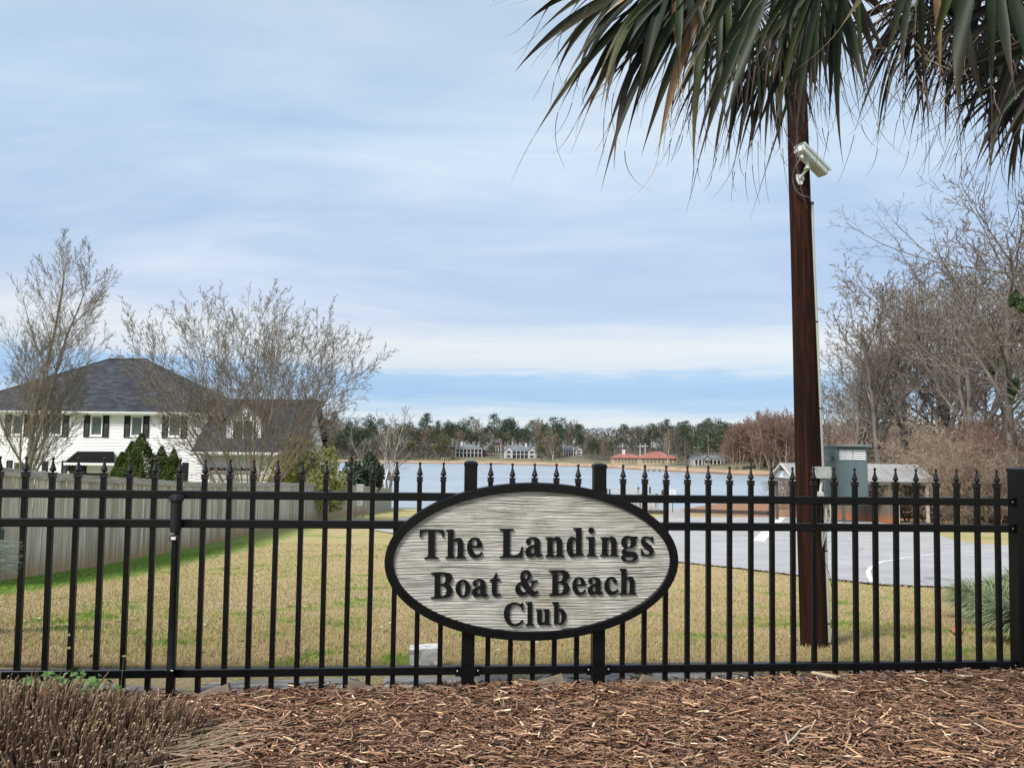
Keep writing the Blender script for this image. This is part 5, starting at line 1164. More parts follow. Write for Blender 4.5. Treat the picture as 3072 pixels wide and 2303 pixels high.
# pale trees by the water left of the sign
c3 = dict(seg=[9, 6, 4, 2], wander=[.05, .07, .08, .1], up=[.03, .04, .03, .02], n=[12, 7, 4], start=[.30, .15, .15], ang=[(24, 48), (22, 45), (25, 50)], len=[.48, .46, .45], rr=[.5, .5, .55], rmin=.010, prof=(1.1, .4))
m3 = tree_meshes(31, c3, [((0, 0, 0), (.03, 0, 1), 7.6, .10), ((0, 0, .5), (-.16, .05, 1), 6.6, .085), ((0, 0, .8), (.30, .05, 1), 5.4, .07)], bk_white, bk_grey)
p = P(838, 1068, 78.0); put_tree('bare_tree', 'pale leafless forked tree at the water left of the sign', 'tree', m3, (p.x, p.y, ground(p.x, p.y) - .1), 0, 1.22)
m3b = tree_meshes(33, dict(c3, n=[6, 4]), [((0, 0, 0), (-.22, 0, 1), 9.0, .08)], bk_white, bk_white)
p = P(812, 1030, 84.0); put_tree('bare_tree', 'thin white leaning trunk behind the dark round bush', 'tree', m3b, (p.x, p.y, max(ground(p.x, p.y), LAKE)), 0, .92)
# big leafless trees of the right-hand wood
cF = dict(seg=[9, 8, 5, 3, 2], wander=[.06, .08, .07, .06, .05], up=[.02, .045, .03, .02, .01], n=[10, 9, 6, 4], start=[.32, .15, .12, .1], ang=[(26, 54), (22, 48), (22, 48), (24, 50)], len=[.56, .48, .46, .46], rr=[.52, .52, .55, .62], rmin=.016, prof=(1.05, .6))
forest = [tree_meshes(s, cF, [((0, 0, 0), (.05, 0, 1), 13.5, .26)] + ([((0, 0, 2.5), (.35, .1, 1), 11, .17)] if s % 2 else []), bk_grey, bk_red) for s in (51, 52, 53, 54)]
def low(x, y, d=.15): return ground(x, y) - d
FT = [  # display px x, distance, height scale, mesh, label
 (1838, 66, .80, 0, 'leafless tree just right of the green cabinet, leaning left over the pavilion'),
 (1905, 62, .98, 1, 'broad leafless tree behind the middle of the pavilion roof'),
 (1970, 68, 1.18, 2, 'tallest dark leafless tree behind the right end of the pavilion roof'),
 (2050, 60, 1.06, 3, 'leafless grey tree behind the pavilion, between it and the end post'),
 (2120, 52, 1.02, 0, 'leafless tree with heavy limbs just left of the end post'),
 (2190, 48, 1.12, 1, 'leafless tree above the right end post of the black fence'),
 (2010, 84, 1.15, 0, None), (1930, 88, 1.0, 3, None), (2090, 78, 1.2, 2, None), (2165, 72, 1.25, 3, None), (1870, 84, .86, 2, None), (2240, 60, 1.2, 2, None), (2290, 46, 1.1, 3, None), (2330, 58, 1.2, 0, None), (1800, 92, .68, 1, None), (2070, 70, 1.2, 0, None), (2130, 62, 1.15, 3, None), (1895, 74, .92, 0, None)]
for i, (xd, Y, s_, k, lb) in enumerate(FT):
    p = P(xd, 1100, Y); put_tree('bare_tree', lb or 'grey leafless tree in the back rows of the wood, ' + ('behind the pole and cabinet' if xd < 1885 else 'behind the pavilion roof' if xd < 2015 else 'behind the thicket' if xd < 2140 else 'behind the end post'), 'tree', forest[k], (p.x, p.y, low(p.x, p.y)), i * 1.9, s_ * 1.13, 'leafless trees of the wood on the right')
# near tree whose boughs reach in from the right edge
cN = dict(seg=[8, 10, 6, 4, 2], wander=[.05, .07, .07, .06, .05], up=[.02, .045, .03, .02, .01], n=[9, 9, 6, 4], start=[.42, .16, .12, .12], ang=[(48, 72), (25, 50), (25, 60), (25, 60)], len=[.72, .44, .42, .42], rr=[.42, .46, .5, .6], rmin=.0045, prof=(1.0, .8))
mN = tree_meshes(77, cN, [((0, 0, 0), (-.06, 0, 1), 12.0, .24)], bk_grey, bk_dark)
put_tree('bare_tree', 'near leafless tree reaching its boughs in from the upper right edge', 'tree', mN, (19.6, 24.5, low(19.6, 24.5)), 0.4, 1.0)
put_tree('bare_tree', 'second near leafless tree with boughs hanging in from the right, behind the first', 'tree', mN, (22.5, 29.5, low(22.5, 29.5)), 2.3, 1.08)
# ------------------------------------------------------------------ thicket on the right and red-brown scrub across the cove
cS = dict(seg=[6, 5, 3, 2], wander=[.12, .15, .15, .15], up=[.0, -.01, .0, .0], n=[9, 7, 5], start=[.12, .1, .1], ang=[(25, 62), (28, 68), (30, 75)], len=[.58, .52, .48], rr=[.5, .6, .7], rmin=.0085, prof=(1.0, .6))
def shrub_mesh(seed, n, spread, h, mt, mc, cfg=cS):
    rr_ = random.Random(seed); st = []
    for k in range(n):
        a = rr_.uniform(0, 6.28); q = rr_.uniform(.1, spread); st.append(((.35 * math.cos(a) * rr_.random(), .35 * math.sin(a) * rr_.random(), 0), norm3((math.cos(a) * q, math.sin(a) * q, 1)), h * rr_.uniform(.7, 1.1), .028))
    return tree_meshes(seed, cfg, st, mt, mc, 0, (4, 3, 3, 3, 3))
shr = [shrub_mesh(s, 9, 1.0, 3.3, bk_grey if s % 2 else tw_brown, (tw_brown, tw_rust, tw_brown)[s % 3]) for s in (61, 62, 63)]
rr_ = random.Random(5); k = 0
for Y, xs_r, sc0 in ((37, (2085, 2260), 1.0), (41, (2010, 2270), 1.25), (46, (1975, 2280), 1.55), (52, (1960, 2290), 1.85), (59, (1935, 2300), 2.0)):
    n_ = int((xs_r[1] - xs_r[0]) / 1661 * Y / 1.7)
    for i in range(n_):
        xd = xs_r[0] + (xs_r[1] - xs_r[0]) * (i + rr_.random()) / n_; p = P(xd, 1100, Y + rr_.uniform(-1.5, 1.5)); s_ = sc0 * rr_.uniform(.85, 1.15) * (0.75 if xd < 2060 else 1.0)
        put_tree('bare_shrub', 'tangled brown leafless shrub, ' + ('front' if Y < 43 else 'middle' if Y < 50 else 'rear') + ' row of the thicket ' + ('near the pavilion' if xd < 2090 else 'left of the end post' if xd < 2185 else 'behind the end post'), 'shrub', shr[rr_.randrange(3)], (p.x, p.y, low(p.x, p.y)), rr_.uniform(0, 6.28), s_, 'leafless shrubs of the thicket on the right'); k += 1
# leafless scrub between pole and pavilion on the red bank
for i, (xd, Y, s_) in enumerate(((1768, 58, 1.1), (1738, 64, 1.2), (1708, 70, 1.0), (1800, 62, 1.35), (1830, 60, 1.2), (1850, 58, 1.3))):
    p = P(xd, 1080, Y); put_tree('bare_shrub', 'brown leafless shrub on the red bank behind the pole and cabinet', 'shrub', shr[i % 3], (p.x, p.y, low(p.x, p.y)), i * 1.3, s_, 'shrubs on the red bank')
# dark low evergreen masses under the wood
def leaf_cloud(seed, n_leaf, rx_, ry_, rz_, size, lobes=9, flat=.6, hollow=.35):
    rg = np.random.default_rng(seed); c = rg.normal(0, 1, (lobes, 3)); c /= np.linalg.norm(c, axis=1)[:, None]; c *= rg.uniform(.35, .75, (lobes, 1)); c[:, 2] = np.abs(c[:, 2]) * 1.0 - .15
    li = rg.integers(0, lobes, n_leaf); d = rg.normal(0, 1, (n_leaf, 3)); d /= np.linalg.norm(d, axis=1)[:, None]; rad = rg.uniform(hollow, 1, (n_leaf, 1)) ** .5 * rg.uniform(.30, .46, (lobes, 1))[li]
    pos = (c[li] + d * rad) * np.array([rx_, ry_, rz_])
    a = rg.normal(0, 1, (n_leaf, 3)); a /= np.linalg.norm(a, axis=1)[:, None]; b = np.cross(a, d); b /= (np.linalg.norm(b, axis=1)[:, None] + 1e-6); s = size * rg.uniform(.6, 1.4, (n_leaf, 1))
    V = np.stack([pos - a * s, pos + b * s * flat, pos + a * s, pos - b * s * flat], 1)
    return V.reshape(-1, 3), np.arange(n_leaf * 4).reshape(-1, 4)
def leaf_mat(name, c, c2, rnd=.15): return mat(name, c, 0.75, 0.0, 1.4, col2=c2, rnd=rnd, spec=0.25, detail=3)
ev_d = leaf_mat('evergreen_dark', (0.020, 0.034, 0.018), (0.050, 0.075, 0.035)); ev_m = leaf_mat('evergreen_mid', (0.030, 0.055, 0.022), (0.075, 0.11, 0.045)); pine_m = leaf_mat('pine_needles', (0.028, 0.048, 0.026), (0.070, 0.095, 0.048))
arb_m = leaf_mat('arborvitae', (0.030, 0.055, 0.010), (0.085, 0.125, 0.028)); yel_m = leaf_mat('yellow_green_leaf', (0.30, 0.30, 0.07), (0.58, 0.56, 0.22)); hol_m = leaf_mat('dark_glossy_leaf', (0.016, 0.030, 0.014), (0.05, 0.075, 0.035))
def bush(name, label, cat, p, r, h, m, seed, n=2600, size=.06, group=None, lobes=12):
    o = thing(name, label, cat, p, 0, group); v, f = leaf_cloud(seed, n, r * 1.25, r * 1.25, h * .72, size, lobes); v[:, 2] += h * .42
    link('foliage', mesh_np('foliage', v, f, m), o)
    st = tree_meshes(seed, dict(seg=[4, 4, 3], wander=[.1, .15, .2], up=[.02, .02, 0], n=[5, 4], start=[.2, .2], ang=[(25, 50), (25, 55)], len=[.6, .5], rr=[.6, .6], rmin=.006), [((0, 0, 0), norm3((math.cos(a) * .5, math.sin(a) * .5, 1)), h * .7, .035) for a in (0, 1.3, 2.6, 3.9, 5.2)], bk_grey, bk_grey, 0, (5, 3, 3))
    link('stems', st[0], o); link('twigs', st[1], o); return o
p = P(657, 1045, 40); bush('shrub', 'rounded yellow-green shrub beside the foot of the crape myrtle', 'shrub', (p.x, p.y, ground(p.x, p.y)), 1.8, 4.3, yel_m, 3, 9000, .085)
p = P(787, 1050, 60); bush('shrub', 'dark green round bush beyond the board fence by the water', 'shrub', (p.x, p.y, ground(p.x, p.y) - .1), 1.5, 4.9, hol_m, 5, 7000, .14)
for i, (xd, Y, r, h, lb) in enumerate(((1640, 62, 2.2, 2.6, 0), (1985, 57, 3, 3.6, 0), (1830, 66, 2.6, 5.2, 0), (1900, 70, 3.2, 5.6, 0), (2085, 50, 2.4, 3.0, 0), (1950, 60, 2.4, 3.2, 0), (1855, 72, 2.6, 6.6, 0), (2205, 40, 2.0, 2.4, 0), (2150, 44, 2.2, 2.2, 0), (1800, 76, 2.4, 4.6, 0))[1:]):
    p = P(xd, 1100, Y); bush('evergreen_bush', 'dark evergreen undergrowth bush in the wood behind the pavilion', 'bush', (p.x, p.y, low(p.x, p.y)), r, h, ev_d, 40 + i, 2300, .13, 'evergreen bushes under the right-hand wood')
# ivy-clad patches high in the right-hand trees
for i, (xd, yd, Y, r) in enumerate(((2196, 655, 30, .45), (2195, 850, 47, .8), (2150, 800, 50, .6))):
    p = P(xd, yd, Y); v, f = leaf_cloud(90 + i, 900, r * .7, r * .7, r * 1.6, .07, 6); o = tag(link('ivy', mesh_np('ivy', v, f, ev_m), None, p), ['green leafy clump high on the near tree at the right edge', 'green ivy clump in the tree above the end post', 'ivy clump in the tree left of the end post, over the thicket'][i], 'ivy', kind='stuff')
# clipped arborvitae in front of the house
def arborvitae(h, r, seed):
    rg = np.random.default_rng(seed); n = 7600; z = rg.random(n) ** .8; a = rg.uniform(0, 6.283, n)
    prof = np.clip(np.minimum(1, (1 - z) ** .85 * 1.35 + .03) * (0.80 + .20 * np.minimum(1, z * 6)), 0, 1); lump = 1 + .14 * np.sin(a * 3 + z * 17) + .10 * np.sin(a * 7 - z * 29)
    rad = r * prof * lump * rg.uniform(.72, 1.03, n); pos = np.stack([np.cos(a) * rad, np.sin(a) * rad, z * h], 1)
    up_ = np.stack([np.cos(a) * .35 + rg.normal(0, .25, n), np.sin(a) * .35 + rg.normal(0, .25, n), np.ones(n)], 1); up_ /= np.linalg.norm(up_, axis=1)[:, None]
    sd = rg.normal(0, 1, (n, 3)); sd = np.cross(sd, up_); sd /= np.linalg.norm(sd, axis=1)[:, None]; L = rg.uniform(.05, .12, (n, 1)); V = np.stack([pos - up_ * L * .4, pos + sd * L * .35, pos + up_ * L, pos - sd * L * .35], 1)
    return V.reshape(-1, 3), np.arange(n * 4).reshape(-1, 4)
for i, (xd, yt, Y, r, lb) in enumerate(((264, 978, 43.4, .95, 'short arborvitae at the left of the three by the awning'), (286, 955, 43.8, 1.1, 'middle arborvitae of the three beside the awning'), (307, 938, 43.2, 1.3, 'tallest arborvitae, with pointed top, right of the awning'),
                                        (350, 965, 43.6, .92, 'left arborvitae of the pair under the rightmost upper window'), (376, 972, 43.3, .86, 'right arborvitae of the pair under the rightmost upper window'))):
    t_ = P(xd, yt, Y); zg = ground(t_.x, t_.y); o = thing('arborvitae', lb, 'tree', (t_.x, t_.y, zg), 0, 'arborvitae in front of the white house')
    v, f = arborvitae(t_.z - zg, r, 70 + i); link('foliage', mesh_np('foliage', v, f, arb_m), o); mb = MB(); mb.tube([(0, 0, -.1), (0, 0, (t_.z - zg) * .85)], [.09, .02], 6); mb.build('trunk', bk_grey, o)
# ------------------------------------------------------------------ pavilion by the water, with its fence and table
mroof = mat('grey_metal_roof', (0.25, 0.24, 0.235), 0.7, 0.10, 0.8, col2=(0.34, 0.33, 0.32)); postm = mat('pale_post', (0.50, 0.49, 0.46), 0.7, 0.1, 4); woodd = mat('dark_beam', (0.09, 0.07, 0.055), 0.85, 0.3, 5)
px0, px1, py0, pyr, py1, pze, pzr = 16.0, 23.35, 43.2, 45.1, 47.1, -1.36, -0.50
pgz = ground(19, 44)
pav = thing('pavilion', 'open picnic pavilion with pale grey gabled roof at the far side of the lot', 'pavilion', ((px0 + px1) / 2, 45.1, pgz)); PO = Vector(pav.location)
def L_(x, y, z): return (x - PO.x, y - PO.y, z - PO.z)
ov = .25
roof_obj('roof', [[L_(px0 - ov, py0 - ov, pze - .06), L_(px1 + ov, py0 - ov, pze - .06), L_(px1 + ov, pyr, pzr), L_(px0 - ov, pyr, pzr)], [L_(px1 + ov, py1 + ov, pze - .06), L_(px0 - ov, py1 + ov, pze - .06), L_(px0 - ov, pyr, pzr), L_(px1 + ov, pyr, pzr)]], mroof, pav, thick=.06)
k = 0; x = px0 - ov + .3
mb = MB()
while x < px1 + ov: a, b = Vector(L_(x, py0 - ov, pze - .055)), Vector(L_(x, pyr, pzr + .005)); mb.tube([a + Vector((0, 0, .012)), b + Vector((0, 0, .012))], .016, 4); x += .45
tag(mb.build('roof_seams', mroof, pav), kind='stuff')
for xx, nm in ((px0, -1), (px1, 1)):
    mb = MB(); mb.prism([(py0 - PO.y, pze - PO.z), (py1 - PO.y, pze - PO.z), (pyr - PO.y, pzr - PO.z - .05)], xx - PO.x - .03, xx - PO.x + .03, 'x'); mb.build('gable', trimw, pav)
    mb = MB(); a, b, c = Vector(L_(xx + nm * (ov + .02), py0 - ov, pze - .10)), Vector(L_(xx + nm * (ov + .02), pyr, pzr - .04)), Vector(L_(xx + nm * (ov + .02), py1 + ov, pze - .10)); mb.tube([a, b], .06, 4); mb.tube([b, c], .06, 4); mb.build('rake_board', postm, pav)
mb = MB(); mb.bbox(px0 - PO.x, px1 - PO.x, py0 - PO.y - .08, py0 - PO.y + .08, pze - PO.z - .26, pze - PO.z - .02, .01); mb.build('beam', postm, pav)
mb = MB(); mb.bbox(px0 - PO.x, px1 - PO.x, py1 - PO.y - .08, py1 - PO.y + .08, pze - PO.z - .26, pze - PO.z - .02, .01); mb.build('beam', postm, pav)
for xx in (16.15, 18.5, 20.9, 23.2):
    for yy in (py0, py1):
        zg = ground(xx, yy) - pgz; mb = MB(); mb.bbox(-.075, .075, -.075, .075, zg - .2, pze - PO.z - .262, .01); link('post', mb.mesh('post', postm if xx > 23 else woodd), pav, (xx - PO.x, yy - PO.y, 0))
        if yy == py0:
            for sg in (-1, 1):
                if 16.1 < xx + sg * .7 < 23.3: mb = MB(); mb.tube([(sg * .05, 0, pze - PO.z - 1.0), (sg * .65, 0, pze - PO.z - .28)], .055, 4); link('brace', mb.mesh('brace', woodd), pav, (xx - PO.x, yy - PO.y, 0))
lf = P(2357 / S_, 1408 / S_, 45.1); tag(MB().box(-.12, .10, -.3, .3, -.05, .08).tube([(-.1, 0, .05), (-.1, .25, .16)], .05, 6).build('flood_light', black_m, None, loc=(px0 - .18, 44.9, lf.z)), 'small black floodlight on the white gable of the pavilion', 'light')
BM2 = board_mat('stained_board', (0.50, 0.16, 0.045), (0.15, 0.115, 0.09), (0.29, 0.235, 0.19), .42)
a, b = G2(2512, 1554), G2(2692, 1574); board_fence([a, b], 1.83, 'short brown board fence with orange clay stained foot under the pavilion', mat_=BM2, cap=False, bw=.14)
a, b = Pg(2994 / S_, 1574 / S_), P(3140 / S_, 1580 / S_, 36.5); board_fence([(a.x, a.y), (b.x, b.y)], 1.9, 'tan board fence in the thicket just left of the right end post', mat_=BM2, cap=False)
tbp = Pg(2722 / S_, 1566 / S_); tb = thing('picnic_table', 'wooden picnic table in the shade of the pavilion', 'table', tbp, .25)
for k in range(5): mb = MB(); mb.bbox(-.9, .9, -.36 + k * .15, -.23 + k * .15, .70, .74, .006); mb.build('board', woodd, tb)
for yy in (-.75, .62): mb = MB(); mb.bbox(-.9, .9, yy, yy + .25, .42, .46, .006); mb.build('seat', woodd, tb)
for xx in (-.6, .6):
    for sg in (-1, 1): mb = MB(); mb.tube([(xx, sg * .62, 0), (xx, sg * .2, .70)], .05, 4); mb.build('leg', woodd, tb)
    mb = MB(); mb.bbox(xx - .03, xx + .03, -.72, .8, .37, .415, .004); mb.build('crossbar', woodd, tb)
beam('log_edging', Gs(2728, 1570), Gs(2812, 1574), .18, .10, woodd, 'dark log edging on the ground right of the picnic table', 'edging')
# white sign boards
def signboard(px_, Y, name, label, wpx, ytop, ybot, ybase, txt=True):
    x0, x1 = P(px_[0] / S_, ybot / S_, Y), P(px_[1] / S_, ybot / S_, Y); zt = P(px_[0] / S_, ytop / S_, Y).z; zb = x0.z; zg = ground(x0.x, Y); c = ((x0.x + x1.x) / 2, Y, zg)
    o = thing(name, label, 'sign', c); w_ = (x1.x - x0.x) / 2
    mb = MB(); mb.bbox(-w_, w_, -.015, .015, zb - zg, zt - zg, .003); bd = mb.build('board', trimw, o)
    mb = MB(); r_ = random.Random(int(px_[0])); z = zt - zg - .09; ink = mat('sign_ink', (0.22, 0.27, 0.33), 0.7)
    mb.box(-w_ * .75, w_ * .75, -.0185, -.0160, z - .05, z)
    z -= .12
    while z > zb - zg + .08: mb.box(-w_ * .7, w_ * r_.uniform(.1, .7), -.0185, -.0160, z - .02, z); z -= .06
    mb.build('print', ink, bd)
    return o, w_, zb - zg, zt - zg
o, w_, zb, zt = signboard((1069, 1088), 43, 'notice_board', 'narrow white notice board on two wooden posts by the end of the board fence', 0, 1452, 1516, 1545)
for sg in (-1, 1): mb = MB(); mb.bbox(sg * (w_ + .04) - .035, sg * (w_ + .04) + .035, -.035, .035, -.3, zt + .02, .004); mb.build('post', mat('pale_wood_post', (0.36, 0.31, 0.24), 0.9, .2, 6), o)
o, w_, zb, zt = signboard((2009, 2027), 60, 'ramp_sign', 'small white sign on a thin dark pole at the water, right of the pier', 0, 1469, 1489, 1530)
mb = MB(); mb.tube([(0, .04, -.3), (0, .04, zt)], .025, 6); mb.build('post', black_m, o)

# wooden pier with white rails
pierw = mat('grey_deck', (0.30, 0.28, 0.26), 0.9, .2, 1.5, stretch=(1, 8, 1)); railw = mat('cream_rail', (0.52, 0.50, 0.42), 0.8, .1, 3); pile_m = mat('dark_pile', (0.05, 0.045, 0.045), 0.9, .3, 4)
ZD = LAKE + .75
nA, nB, fA, fB = Pz(1960 / S_, 1538 / S_, ZD), Pz(2006 / S_, 1538 / S_, ZD), Pz(1841 / S_, 1484 / S_, ZD), Pz(1888 / S_, 1481 / S_, ZD)
pier = thing('pier', 'wooden pier with cream railings running out into the lake right of the sign', 'pier', nA)
Lp = lambda p: Vector(p) - Vector(nA)
nd_ = 60
mb = MB()
for k in range(nd_):
    a0, a1 = k / nd_, (k + .88) / nd_; q = [Vector(nA).lerp(Vector(fA), a0), Vector(nB).lerp(Vector(fB), a0), Vector(nB).lerp(Vector(fB), a1), Vector(nA).lerp(Vector(fA), a1)]; q = [Lp(v) for v in q]
    mb.add(q + [v - Vector((0, 0, .06)) for v in q], [(0, 1, 2, 3), (7, 6, 5, 4), (0, 4, 5, 1), (1, 5, 6, 2), (2, 6, 7, 3), (3, 7, 4, 0)])
tag(mb.build('deck_boards', pierw, pier), kind='stuff')
for A_, B_ in ((nA, fA), (nB, fB)):
    A_, B_ = Vector(A_), Vector(B_); npst = 13
    for k in range(npst + 1):
        p = Lp(A_.lerp(B_, k / npst)); mb = MB(); mb.bbox(p.x - .05, p.x + .05, p.y - .05, p.y + .05, p.z - .1, p.z + 1.05, .01); mb.build('rail_post', railw, pier)
    for h_ in (1.03, .62): mb = MB(); mb.tube([Lp(A_) + Vector((0, 0, h_)), Lp(B_) + Vector((0, 0, h_))], .045, 4); mb.build('rail', railw, pier)
    for k in range(0, npst + 1, 3): p = Lp(A_.lerp(B_, k / npst)); mb = MB(); mb.tube([p + Vector((0, .1, -2.5)), p + Vector((0, .1, 1.35 if k % 2 else -.1))], .11, 8); mb.build('pile', pile_m, pier)
for i, (x, y0_, y1_) in enumerate(((1820, 1464, 1486), (1829, 1466, 1488), (1950, 1460, 1500), (1987, 1469, 1500))):
    p = Pz(x / S_, y1_ / S_, LAKE); t_ = P(x / S_, y0_ / S_, p.y); tag(MB().tube([(0, 0, -1.5), (0, 0, t_.z - p.z)], .12, 8).build('mooring_pile', pile_m, None, loc=p), ['dark mooring pile in the lake just right of the right sign post', 'second dark mooring pile right of the right sign post', 'dark mooring pile behind the middle of the pier', 'dark mooring pile right of the pier'][i], 'pile', 'mooring piles around the pier')
# concrete landing at the shore end
mb = MB(); q = [Gs(1985, 1551), Gs(2056, 1553), (*Pz(2050 / S_, 1532 / S_, -5.3).xy, -5.3), (*Pz(2000 / S_, 1530 / S_, -5.3).xy, -5.3)]; q = [Vector(v) for v in q]
mb.add([v + Vector((0, 0, .12)) for v in q] + [v - Vector((0, 0, .4)) for v in q], [(0, 1, 2, 3), (7, 6, 5, 4), (0, 4, 5, 1), (1, 5, 6, 2), (2, 6, 7, 3), (3, 7, 4, 0)])
tag(mb.build('ramp', mat('concrete_ramp', (0.34, 0.31, 0.29), .9, .15, 1.2)), kind='structure')
# covered boathouse with white roof beyond the board fence
bA = P(732, 1052, 74); bh = thing('boathouse', 'low white roofed boathouse beyond the board fence, behind the dark round bush', 'boathouse', (bA.x, 74, LAKE)); z1, z0_ = P(760, 1014, 78).z - LAKE, P(760, 1042, 74).z - LAKE
x1 = P(833, 1050, 74).x - bA.x; bhw = mat('boathouse_roof', (0.50, 0.52, 0.54), .6, .1, .5, col2=(0.60, 0.62, 0.64))
roof_obj('roof', [[(-1.0, -.5, z0_), (x1, -.5, z0_), (x1 - .4, 4, z1), (-1.0, 4, z1)], [(x1, 8.5, z0_), (-1.0, 8.5, z0_), (-1.0, 4, z1), (x1 - .4, 4, z1)]], bhw, bh, thick=.08)
mb = MB(); x = -.9
while x < x1 - .1: mb.tube([(x, -.45, z0_ + .03), (x, 4, z1 + .03)], .03, 4); x += .6
tag(mb.build('roof_seams', bhw, bh), kind='stuff')
mb = MB(); mb.box(-1, x1 - .2, .2, .3, .3, z0_ - .02); mb.build('wall', trimw, bh)
for xx in (-.8, x1 * .5, x1 - .3): mb = MB(); mb.tube([(xx, 0, -1), (xx, 0, z0_)], .1, 6); mb.build('post', railw, bh)

# ------------------------------------------------------------------ far shore: houses, boats, trees
def Pf(xd, yd, base=0):                       # the place on the far land seen at (xd, yd)
    lo, hi = 2.0, 300.0
    r = ray(xd * S_, yd * S_); q = r.x / r.y; y0 = shore_y(q)
    for _ in range(40):
        m_ = (lo + hi) / 2
        if r.z / r.y * (y0 + m_) > far_h(q, y0 + m_): lo = m_
        else: hi = m_
    Y = y0 + lo; return Vector((q * Y, Y, far_h(q, Y)))
dkwin = mat('dark_window', (0.03, 0.035, 0.04), 0.2)
ftrim = mat('far_trim', (0.46, 0.46, 0.45), .8, .05, .3)
def far_house(label, x0, x1, yb, ye, yt, wall_m, roof_m, floors=2, porch=False, hip=True, nwin=5, depth=10, name='lake_house', gables=(), chim=None, ridge=.35):
    """house seen between columns x0..x1, base yb, eave ye, ridge yt (display pixels)"""
    pc = Pf((x0 + x1) / 2, yb); Y = pc.y; a, b = P(x0, yb, Y), P(x1, yb, Y); zb = a.z * .5 + b.z * .5; he = P((x0 + x1) / 2, ye, Y).z - zb; ht = P((x0 + x1) / 2, yt, Y + depth / 2).z - zb; w_ = b.x - a.x
    o = thing(name, label, 'house', (a.x, Y, zb)); mb = MB(); mb.box(0, w_, .0, depth, -2.5, he); body = mb.build('wall', wall_m, o)
    e = .5; i_ = w_ * ridge if hip else -e * 0
    f = [[(-e, -e - (1.6 if porch else 0), he), (w_ + e, -e - (1.6 if porch else 0), he), (w_ - i_ if hip else w_ + e, depth / 2, ht), (i_ if hip else -e, depth / 2, ht)], [(w_ + e, depth + e, he), (-e, depth + e, he), (i_ if hip else -e, depth / 2, ht), (w_ - i_ if hip else w_ + e, depth / 2, ht)]]
    if hip: f += [[(w_ + e, -e - (1.6 if porch else 0), he), (w_ + e, depth + e, he), (w_ - i_, depth / 2, ht)], [(-e, depth + e, he), (-e, -e - (1.6 if porch else 0), he), (i_, depth / 2, ht)]]
    else:
        mb = MB(); mb.prism([(0, he), (depth, he), (depth / 2, ht - .1)], 0, w_, 'x'); mb.build('gable', wall_m, o)
    roof_obj('roof', f, roof_m, o, thick=.15)
    fh = he / floors
    for fl in range(floors):
        for k in range(nwin):
            xc = w_ * (k + .5) / nwin; ww = w_ / nwin * (.40 if porch else .24); mb = MB(); mb.box(xc - ww, xc + ww, -.06, -.01, fl * fh + fh * .22, fl * fh + fh * .80); wn = mb.build('window', dkwin, o)
            if not porch: mb = MB(); mb.box(xc - .06, xc + .06, -.10, -.065, fl * fh + fh * .22, fl * fh + fh * .80); mb.box(xc - ww, xc + ww, -.10, -.065, fl * fh + fh * .49, fl * fh + fh * .53); mb.build('muntins', ftrim, wn)
    if porch:
        for k in range(nwin + 1): xc = w_ * k / nwin; mb = MB(); mb.bbox(xc - .22, xc + .22, -1.9, -1.5, -1.5, he - .02, .03); mb.build('column', ftrim, o)
        for fl in range(1, floors): mb = MB(); mb.box(-.2, w_ + .2, -1.95, -.1, fl * fh - .18, fl * fh + .06); mb.build('balcony', ftrim, o)
        mb = MB(); mb.box(-.3, w_ + .3, -2.0, -1.45, he - .5, he - .01); mb.build('beam', ftrim, o)
    for gx, gw in gables:
        mb = MB(); g0, g1 = w_ * (gx - gw), w_ * (gx + gw); gh = he + (ht - he) * .85; mb.prism([(g0, 0), (g1, 0), (g1, he), ((g0 + g1) / 2, gh), (g0, he)], -2.2, .3, 'y'); gb = mb.build('gable_wing', wall_m, o)
        roof_obj('gable_roof', [[(g1 + .4, -2.5, he - .2), (g1 + .4, depth / 2, he - .2), ((g0 + g1) / 2, depth / 2, gh + .1), ((g0 + g1) / 2, -2.5, gh + .1)], [(g0 - .4, depth / 2, he - .2), (g0 - .4, -2.5, he - .2), ((g0 + g1) / 2, -2.5, gh + .1), ((g0 + g1) / 2, depth / 2, gh + .1)]], roof_m, o, thick=.12)
        for fl in range(floors): mb = MB(); mb.box((g0 + g1) / 2 - .9, (g0 + g1) / 2 + .9, -2.27, -2.21, fl * fh + fh * .25, fl * fh + fh * .75); mb.build('window', dkwin, gb)
    if chim is not None: mb = MB(); mb.bbox(w_ * chim - .6, w_ * chim + .6, depth * .35, depth * .5, he, ht + 1.6, .05); mb.build('chimney', mat('pale_render', (0.55, 0.53, 0.50)), o)
    return o
wwall = mat('far_white_wall', (0.42, 0.42, 0.40), .8, .05, .2, col2=(0.50, 0.50, 0.48)); bwall = mat('far_brick_wall', (0.30, 0.12, 0.085), .9, .15, .3); twall = mat('far_tan_wall', (0.42, 0.33, 0.22), .9, .1, .3); brwall = mat('far_brown_wall', (0.16, 0.11, 0.09), .9, .15, .3); gwall = mat('far_grey_wall', (0.42, 0.41, 0.38), .9, .1, .3)
r_grey = shingle_mat('far_grey_roof', (0.15, 0.165, 0.18), (0.20, 0.215, 0.235), (0.11, 0.12, 0.13)); r_red = mat('far_red_tile', (0.30, 0.10, 0.08), .8, .15, .4, col2=(0.38, 0.145, 0.115)); r_dk = mat('far_dark_roof', (0.10, 0.11, 0.125), .9, .1, .3)
far_house('far white columned two-storey house with hipped grey roof, left of the left sign post', 985, 1041, 986.5, 968, 960, brwall, r_grey, 2, True, True, 7, 11, chim=.2)
far_house('low brown house with grey hipped roof just right of the columned house', 1041, 1061, 985, 972, 964, brwall, r_grey, 1, False, True, 2, 9)
